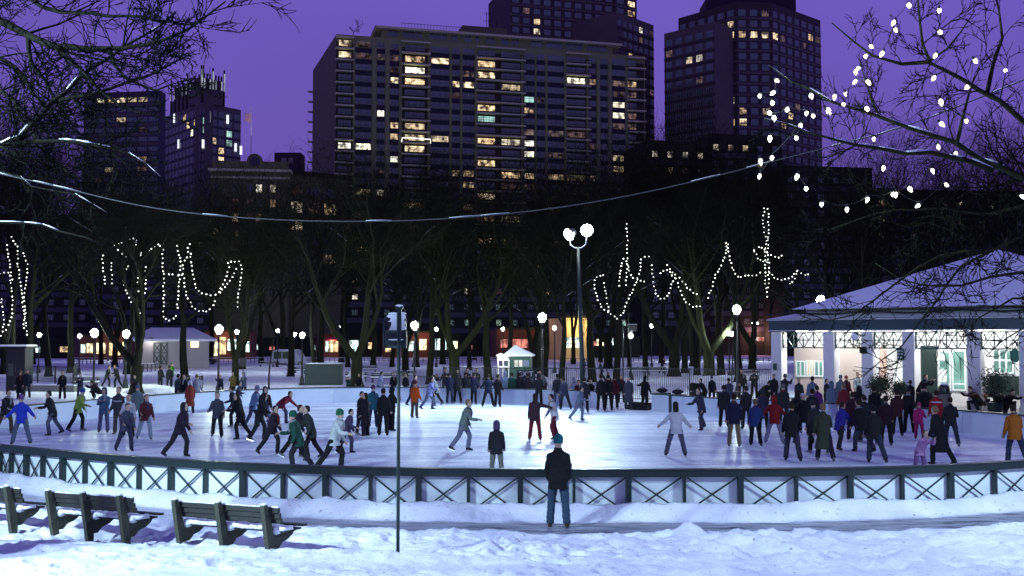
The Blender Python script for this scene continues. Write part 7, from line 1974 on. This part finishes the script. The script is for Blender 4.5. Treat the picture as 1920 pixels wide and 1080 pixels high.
P(1583, 796, 'skater in red jacket with blond hair beyond the olive coat', 'stand', 185, (0.20, 0.02, 0.03), DK, ('hair', HBL))
P(1540, 800, 'skater in purple jacket between the olive coat and the boards', 'glide', 200, (0.10, 0.02, 0.14), DK, ('hair', HB))
P(1560, 788, 'skater in grey-blue jacket near the boards below the shutters', 'stand', 160, (0.11, 0.14, 0.22), DK, ('hood', (0.1, 0.12, 0.2)))
P(1621, 848, 'dark skater left of the hooded pair in the right-hand crowd', 'glide', 200, BLK, (0.05, 0.055, 0.08), ('hair', HB), h=1.74)
P(1645, 870, 'skater in dark grey jacket with hunched shoulders near the fence on the right', 'stride', 165, (0.022, 0.024, 0.024), (0.035, 0.045, 0.07), ('beanie', BLK), h=1.76)
P(1683, 818, 'skater in dark red jacket and black trousers below the bushy evergreen', 'stand', 180, (0.055, 0.014, 0.02), BLK, ('hair', HB), h=1.74)
P(1640, 806, 'dark skater far back below the roller door', 'stand', 150, BLK, BLK, ('hair', HB))
P(1724, 824, 'child in bright pink snowsuit right of the dark red jacket', 'glide', 150, (0.42, 0.02, 0.14), (0.42, 0.02, 0.14), ('beanie', (0.42, 0.03, 0.12)), h=1.36)
P(1757, 822, 'skater in red jacket with a white stripe and jeans', 'stand', 175, (0.32, 0.015, 0.025), JEAN, ('hair', HB), h=1.76)
P(1741, 802, 'black-clad skater behind the red jacket with white stripe', 'glide', 200, BLK, DK, ('beanie', BLK), h=1.80)
P(1769, 872, 'skater in long black coat with yellow-green scarf close to the fence', 'glide', -150, BLK, BLK, ('hair', HBL), coat='long', h=1.74)
P(1908, 872, 'skater in orange jacket at the right edge behind the fence', 'glide', 170, (0.42, 0.13, 0.015), (0.035, 0.045, 0.09), ('hair', HB), h=1.78)
P(1724, 893, 'brown-haired child in pink leaning over the front fence rail', 'leanfwd', 20, (0.50, 0.26, 0.50), (0.2, 0.1, 0.25), ('long', (0.09, 0.05, 0.03)), h=1.30)
P(1400, 805, 'dark skater far back between the khaki trousers and the blue jacket', 'stand', 190, DK, DK, ('hair', HB))
P(1600, 826, 'dark skater in maroon top behind the violet-blue jacket', 'stand', 170, (0.06, 0.015, 0.03), DK, ('hair', HB))
for x, y, pz, f, c_, lg_, ht_, h_, lb in (
 (1358, 802, 'stand', 170, DK, BLK, 'hair', 1.75, 'dark skater by the boards left of the khaki trousers'),
 (1432, 812, 'stand', 190, (0.03, 0.02, 0.05), BLK, 'hood', 1.72, 'dark hooded skater between the blue jacket and the red hood'),
 (1494, 812, 'glide', 150, BLK, DK, 'long', 1.7, 'long-haired dark skater behind the white cap'),
 (1524, 818, 'stand', 175, DK, BLK, 'hair', 1.78, 'dark skater close on the right of the white cap'),
 (1536, 850, 'glide', 200, (0.03, 0.025, 0.03), BLK, 'beanie', 1.72, 'dark skater hidden behind the long olive coat'),
 (1612, 804, 'stand', 160, BLK, DK, 'hood', 1.74, 'black hooded skater under the third pavilion column'),
 (1629, 832, 'glide', 190, (0.02, 0.022, 0.03), DK, 'hair', 1.72, 'dark skater between the hunched grey one and the boards'),
 (1662, 836, 'stand', 170, (0.03, 0.012, 0.02), BLK, 'hair', 1.7, 'dark plum skater left of the pink snowsuit'),
 (1705, 812, 'stand', 180, BLK, BLK, 'beanie', 1.76, 'black skater just left of the pink snowsuit'),
 (1785, 838, 'glide', 160, (0.02, 0.02, 0.024), (0.03, 0.035, 0.05), 'hair', 1.72, 'dark skater right of the red jacket near the boards'),
 (1096, 774, 'stand', 170, DK, BLK, 'hair', 1.74, 'dark skater at the foot of the floodlight pole'),
 (1061, 768, 'glide', 200, (0.05, 0.055, 0.09), DK, 'hair', 1.7, 'grey-blue skater left of the floodlight pole foot'),
 (1010, 760, 'stand', 160, DK, BLK, 'hood', 1.74, 'dark hooded skater below the EXIT board'),
 (990, 758, 'stand', 200, (0.03, 0.02, 0.03), (0.1, 0.1, 0.15), 'hair', 1.72, 'dark skater in front of the EXIT board'),
 (858, 757, 'glide', 180, BLK, BLK, 'hood', 1.74, 'black hooded skater between the two by the far boards'),
 (888, 758, 'stand', 150, (0.02, 0.02, 0.05), BLK, 'hair', 1.76, 'dark blue skater left of the navy jacket'),
 (770, 760, 'glide', 90, (0.04, 0.035, 0.06), DK, 'hair', 1.7, 'dark skater behind the bulky orange jacket'),
 (444, 800, 'glide', -80, (0.03, 0.03, 0.04), BLK, 'hair', 1.72, 'dark skater at the left of the middle-left cluster'),
 (482, 826, 'glide', 90, BLK, DK, 'hood', 1.74, 'black hooded skater in the middle-left cluster'),
 (546, 858, 'stride', 80, (0.025, 0.02, 0.03), BLK, 'hair', 1.68, 'dark skater left of the dark green jacket'),
 (590, 862, 'stride', -70, (0.03, 0.04, 0.035), BLK, 'hair', 1.7, 'dark skater between the green and white jackets'),
 (232, 846, 'glide', 40, (0.07, 0.07, 0.12), (0.05, 0.05, 0.09), 'hair', 1.6, 'grey-violet skater in front of the brown trousers'),
): P(x, y, lb, pz, f, c_, lg_, (ht_, HB if ht_ in ('hair', 'long') else DK), h=h_)
def stripe(o, key, t, col):
    J = BODY[key][6]; m = MB(); X_ = Vector((1, 0, 0)); c0 = J['up'] * t
    ring_tube(m, [(c0 - J['up'] * 0.025, X_, J['fw'], .216, .166), (c0 + J['up'] * 0.025, X_, J['fw'], .216, .166)], 18); k = m.build('chest_stripe', cloth(col), o, True)
for o in [o for o in COL.objects if o.name.startswith('person')]:
    if 'pale stripe' in o['label']: stripe(o, ('stand', ''), 0.30, (0.4, 0.4, 0.45))
    if 'with a white stripe' in o['label']: stripe(o, ('stand', ''), 0.38, (0.6, 0.6, 0.6))
# --- people off the ice
g3 = 'people standing or walking beyond the boards'
def Q(x, y, label, pose='stand', face=0, top=DK, legs=BLK, hat=('hair', HB), **k):
    k.setdefault('group', g3); k.setdefault('skates', False)
    return P(x, y, label, pose, face, top, legs, hat, **k)
Q(38, 748, 'woman in long black coat beside the far left kiosk', top=BLK, coat='long', hat=('beanie', (.2, .12, .1)))
Q(50, 746, 'person in dark blue coat with a pale cap beside the long black coat', 'stand', 30, NAVY, (0.05, 0.05, 0.06), ('cap', (0.15, 0.15, 0.2)), h=1.8)
Q(117, 748, 'broad black-clad man walking behind the left boards', 'stand', 5, BLK, BLK)
Q(150, 747, 'person in grey-blue padded jacket behind the left boards', 'folded', 0, (0.045, 0.05, 0.075), (0.04, 0.06, 0.10), h=1.6)
Q(177, 748, 'crouching dark figure tying skates behind the left boards', 'crouch', -60, (0.025, 0.015, 0.02), BLK)
Q(198, 725, 'walker in dark coat left of the massive forked tree', 'glide', 90, DK, DK, h=1.7)
Q(222, 726, 'walker in black right beside the massive forked tree', 'glide', -80, BLK, BLK, h=1.78)
Q(252, 740, 'dark seated figure at the foot of the massive forked tree', 'sit', 20, (0.02, 0.02, 0.03), BLK, seat=0.42)
Q(300, 730, 'left of two dark walkers behind the boards near the thick straight trunk', 'stand', 160, DK, DK)
Q(317, 730, 'right of two dark walkers behind the boards near the thick straight trunk', 'stand', 190, DK, DK)
Q(321, 722, 'walker in lime green jacket behind the two dark walkers', 'stand', 100, (0.08, 0.32, 0.04), (0.03, 0.06, 0.25), h=1.78)
Q(414, 742, 'person in dark jacket leaning on the left boards by the lamp', 'leanfwd', 0, NAVY, BLK, h=1.45)
Q(436, 744, 'person in mustard yellow jacket leaning on the left boards', 'folded', 0, (0.20, 0.17, 0.03), BLK, h=1.6)
Q(457, 744, 'person in grey-blue hooded jacket leaning on the left boards', 'folded', -10, (0.10, 0.14, 0.20), BLK, ('hood', (0.12, 0.16, 0.22)), h=1.55)
Q(653, 742, 'person in dark green jacket behind the boards right of the storage box', 'leanfwd', 10, (0.03, 0.06, 0.05), BLK, h=1.35)
Q(673, 740, 'person in black behind the boards below the forked tree', 'stand', 0, BLK, BLK, h=1.4)
Q(664, 706, 'distant walker in blue behind the storage box', 'stand', 0, (0.04, 0.04, 0.22), DK)
Q(708, 750, 'skater in pale blue jacket behind the chatting group by the boards', 'glide', 90, (0.28, 0.34, 0.50), NAVY, skates=True, z=0.0)
Q(738, 745, 'dark figure behind the boards at the sign pole', 'stand', 0, DK, DK, h=1.6)
Q(760, 745, 'dark figure behind the boards right of the sign pole', 'stand', 20, DK, DK, h=1.5)
Q(812, 742, 'figure bending behind the boards left of the spectators', 'leanfwd', 60, BLK, BLK, h=1.5)
for x, f, c_, hh_, w in ((835, 0, DK, 1.72, 'leftmost spectator behind the picket fence at the twin-stemmed tree'), (858, 0, BLK, 1.66, 'spectator with bowed head right at the twin-stemmed tree'), (875, 30, BLK, 1.72, 'spectator in profile right of the twin-stemmed tree'), (893, 0, DK, 1.72, 'broad-shouldered spectator left of the green-lit trunk')):
    Q(x, 739, w, 'folded', f, c_, BLK, pos=Vector((U(x, 640, 69).x, 69, 0)), h=hh_ + 0.1)
Q(1022, 745, 'pale grey figure bending behind the fence right of the EXIT board', 'leanfwd', -60, (0.22, 0.22, 0.24), BLK, h=1.8)
Q(1053, 750, 'black figure sitting behind the boards left of the pale hooded one', 'sit', 10, BLK, BLK, seat=0.45)
Q(1068, 752, 'pale blue hooded figure sitting left of the floodlight pole', 'sit', -120, (0.30, 0.35, 0.48), DK, ('hood', (0.32, 0.37, 0.50)), seat=0.5, h=1.8)
Q(1088, 755, 'dark seated figure directly left of the floodlight pole foot', 'sit', 20, DRED, BLK, seat=0.42)
Q(1108, 756, 'seated black figure directly right of the floodlight pole foot', 'sit', 0, BLK, BLK, seat=0.5)
Q(1140, 752, 'figure with tall hat behind the two black-clad skaters', 'stand', 0, (0.1, 0.06, 0.05), BLK, ('beanie', (0.3, 0.2, 0.15)), h=1.7)
Q(1165, 755, 'figure with dark hair behind the grey coat', 'stand', 0, DK, DK, h=1.6)
Q(1240, 700, 'distant dark walker behind the picket fence near the snowy bench', 'glide', 80, DK, DK)
Q(1130, 712, 'blurred distant walker behind the floodlight pole', 'glide', -80, (0.06, 0.06, 0.1), DK)
Q(1092, 704, 'distant dark walker left of the floodlight pole', 'glide', 80, DK, DK)
Q(1322, 760, 'person in black jacket bent over the stroller', 'leanfwd', -70, BLK, BLK, h=1.5, z=0.2)
Q(1335, 757, 'person with pointed hat beside the stroller', 'stand', 0, DK, DK, ('beanie', (0.06, 0.08, 0.16)), h=1.5, z=0.2)
Q(1365, 766, 'seated figure in blue-grey jacket behind the boards', 'sit', 180, (0.05, 0.06, 0.10), BLK, seat=0.75)
Q(1391, 748, 'tall dark woman with long hair standing before the picket fence', 'stand', 10, BLK, BLK, ('long', HB), h=1.78, z=0.2)
Q(1414, 748, 'person in dark navy coat right of the tall long-haired woman', 'folded', -20, (0.018, 0.02, 0.03), BLK, ('beanie', (0.06, 0.04, 0.04)), h=1.74, z=0.2)
Q(1436, 757, 'dark crouching figure right of the navy coat', 'crouch', 60, BLK, BLK, z=0.3, h=1.9)
Q(1452, 760, 'dark standing figure at the foot of the leftmost pavilion column', 'stand', 180, (0.02, 0.022, 0.026), BLK, ('cap', (0.10, 0.12, 0.12)), z=0.3, h=1.6)
Q(1470, 764, 'bulky figure in dark grey coat right of the leftmost column', 'leanfwd', 150, (0.025, 0.03, 0.034), BLK, ('beanie', GREY), z=0.3)
Q(1511, 748, 'dark silhouette standing in front of the lit hatch', 'stand', 60, BLK, BLK, z=0.3, h=1.72)
Q(1530, 748, 'person with white woolly hat and blue jacket in front of the lit hatch', 'stand', -20, (0.06, 0.08, 0.28), DK, ('beanie', WHT), z=0.3, h=1.66)
Q(1498, 768, 'dark figure low in front of the lit hatch', 'stand', 0, (0.03, 0.035, 0.04), BLK, z=0.3, h=1.5)
Q(1524, 776, 'figure in faded denim jacket behind the boards below the lit hatch', 'stand', 180, (0.10, 0.14, 0.22), BLK, z=0.3, h=1.7)
Q(1550, 770, 'dark figure between the lit hatch and the roller door', 'stand', 40, DK, BLK, z=0.3, h=1.5)
Q(1577, 768, 'figure in grey woolly hat in front of the beige roller door', 'stand', 170, (0.12, 0.17, 0.19), BLK, ('beanie', (0.16, 0.2, 0.26)), z=0.3, h=1.66)
Q(1587, 762, 'small figure in red hat in front of the beige roller door', 'stand', 10, DRED, BLK, ('beanie', (0.4, 0.06, 0.05)), z=0.3, h=1.55)
Q(1609, 760, 'figure in pale blue jacket right of the beige roller door', 'stand', 0, (0.34, 0.42, 0.48), BLK, z=0.3, h=1.7)
Q(1631, 756, 'dark long-haired woman under the third pavilion column', 'stand', -30, BLK, BLK, ('long', BLK), z=0.3, h=1.74, coat='long')
Q(1641, 764, 'child in dark jacket right of the long-haired woman', 'stand', 0, DK, DK, z=0.3, h=1.2)
Q(1724, 768, 'dark figure bending in front of the dark shutter', 'leanfwd', 40, (0.018, 0.012, 0.022), BLK, z=0.3, h=1.8)
Q(1738, 775, 'black figure crouched at the boards in front of the dark shutter', 'crouch', -40, BLK, BLK, z=0.3, h=1.9)
Q(1708, 774, 'black figure behind the boards below the hanging green sign', 'stand', 180, BLK, BLK, z=0.3, h=1.5)
Q(1806, 752, 'dark silhouette behind the glass of the right-hand door', 'stand', 90, DK, DK, z=0.3, h=1.74)
Q(1826, 774, 'dark figure bent double right of the litter bin', 'crouch', -70, (0.06, 0.035, 0.025), DK, z=0.3, h=1.9)
Q(1846, 772, 'crouching figure in orange-brown jacket and white woolly hat', 'crouch', 40, (0.38, 0.13, 0.06), DK, ('beanie', WHT), z=0.3, h=1.75)
Q(1872, 776, 'crouching figure in brown jacket and violet woolly hat', 'crouch', -50, (0.10, 0.07, 0.05), DK, ('beanie', (0.06, 0.03, 0.30)), z=0.3, h=2.0)
Q(1893, 778, 'dark crouching figure at the far right of the terrace', 'crouch', 20, BLK, BLK, z=0.3, h=1.8)
# stroller
p = G(1306, 755, 0.2); th = thing('stroller', 'dark baby stroller with raised hood behind the right-hand boards', 'stroller', (p.x, p.y, 0.0), R(20))
m = MB(); m.prism([(-0.3, 0.55), (0.25, 0.5), (0.3, 0.75), (0.05, 0.85), (-0.28, 0.8)], lambda u, v: Vector((u, -0.22, v)), lambda u, v: Vector((u, 0.22, v))); kid(th, m.build('seat', cloth(DK)))
m = MB(); m.prism([(-0.32, 0.85), (-0.34, 1.15), (-0.2, 1.3), (0.05, 1.28), (0.15, 1.15), (0.0, 0.9)], lambda u, v: Vector((u, -0.23, v)), lambda u, v: Vector((u, 0.23, v))); kid(th, m.build('hood', cloth(BLK)))
m = MB()
for y in (-0.24, 0.24): m.tube([(0.35, y, 0.12), (-0.1, y, 0.6), (-0.45, y, 1.05)], 0.014, 5); m.tube([(-0.35, y, 0.12), (0.1, y, 0.6)], 0.014, 5)
m.tube([(-0.45, -0.24, 1.05), (-0.45, 0.24, 1.05)], 0.018, 5); kid(th, m.build('frame', M_black))
for x in (-0.35, 0.35):
    for y in (-0.26, 0.26): m = MB(); m.tube([(x, y - 0.02, 0.12), (x, y + 0.02, 0.12)], 0.12, 12); kid(th, m.build('wheel', M_black))
# rucksacks on the boards
for x, y, lab in ((1243, 736, 'dark rucksack lying on the boards right of the gap'), (1272, 739, 'second dark rucksack on the boards right of the gap')):
    p = G(x, y, 0.95); th = thing('rucksack', lab, 'bag', (p.x, p.y + 0.25, 0.0))
    m = MB(); m.ball((0, 0, 1.05), 0.30, 12, sz=0.42, sy=0.5); kid(th, m.build('bag_body', cloth(DK), smooth=True)); m = MB(); m.tube([(-0.2, -0.08, 1.1), (0, -0.12, 1.24), (0.2, -0.08, 1.1)], 0.015, 5); kid(th, m.build('strap', cloth(BLK)))
    m = MB(); m.box((0, 0.1, 0.46), (0.9, 0.35, 0.92)); kid(th, m.build('ledge', M_green))
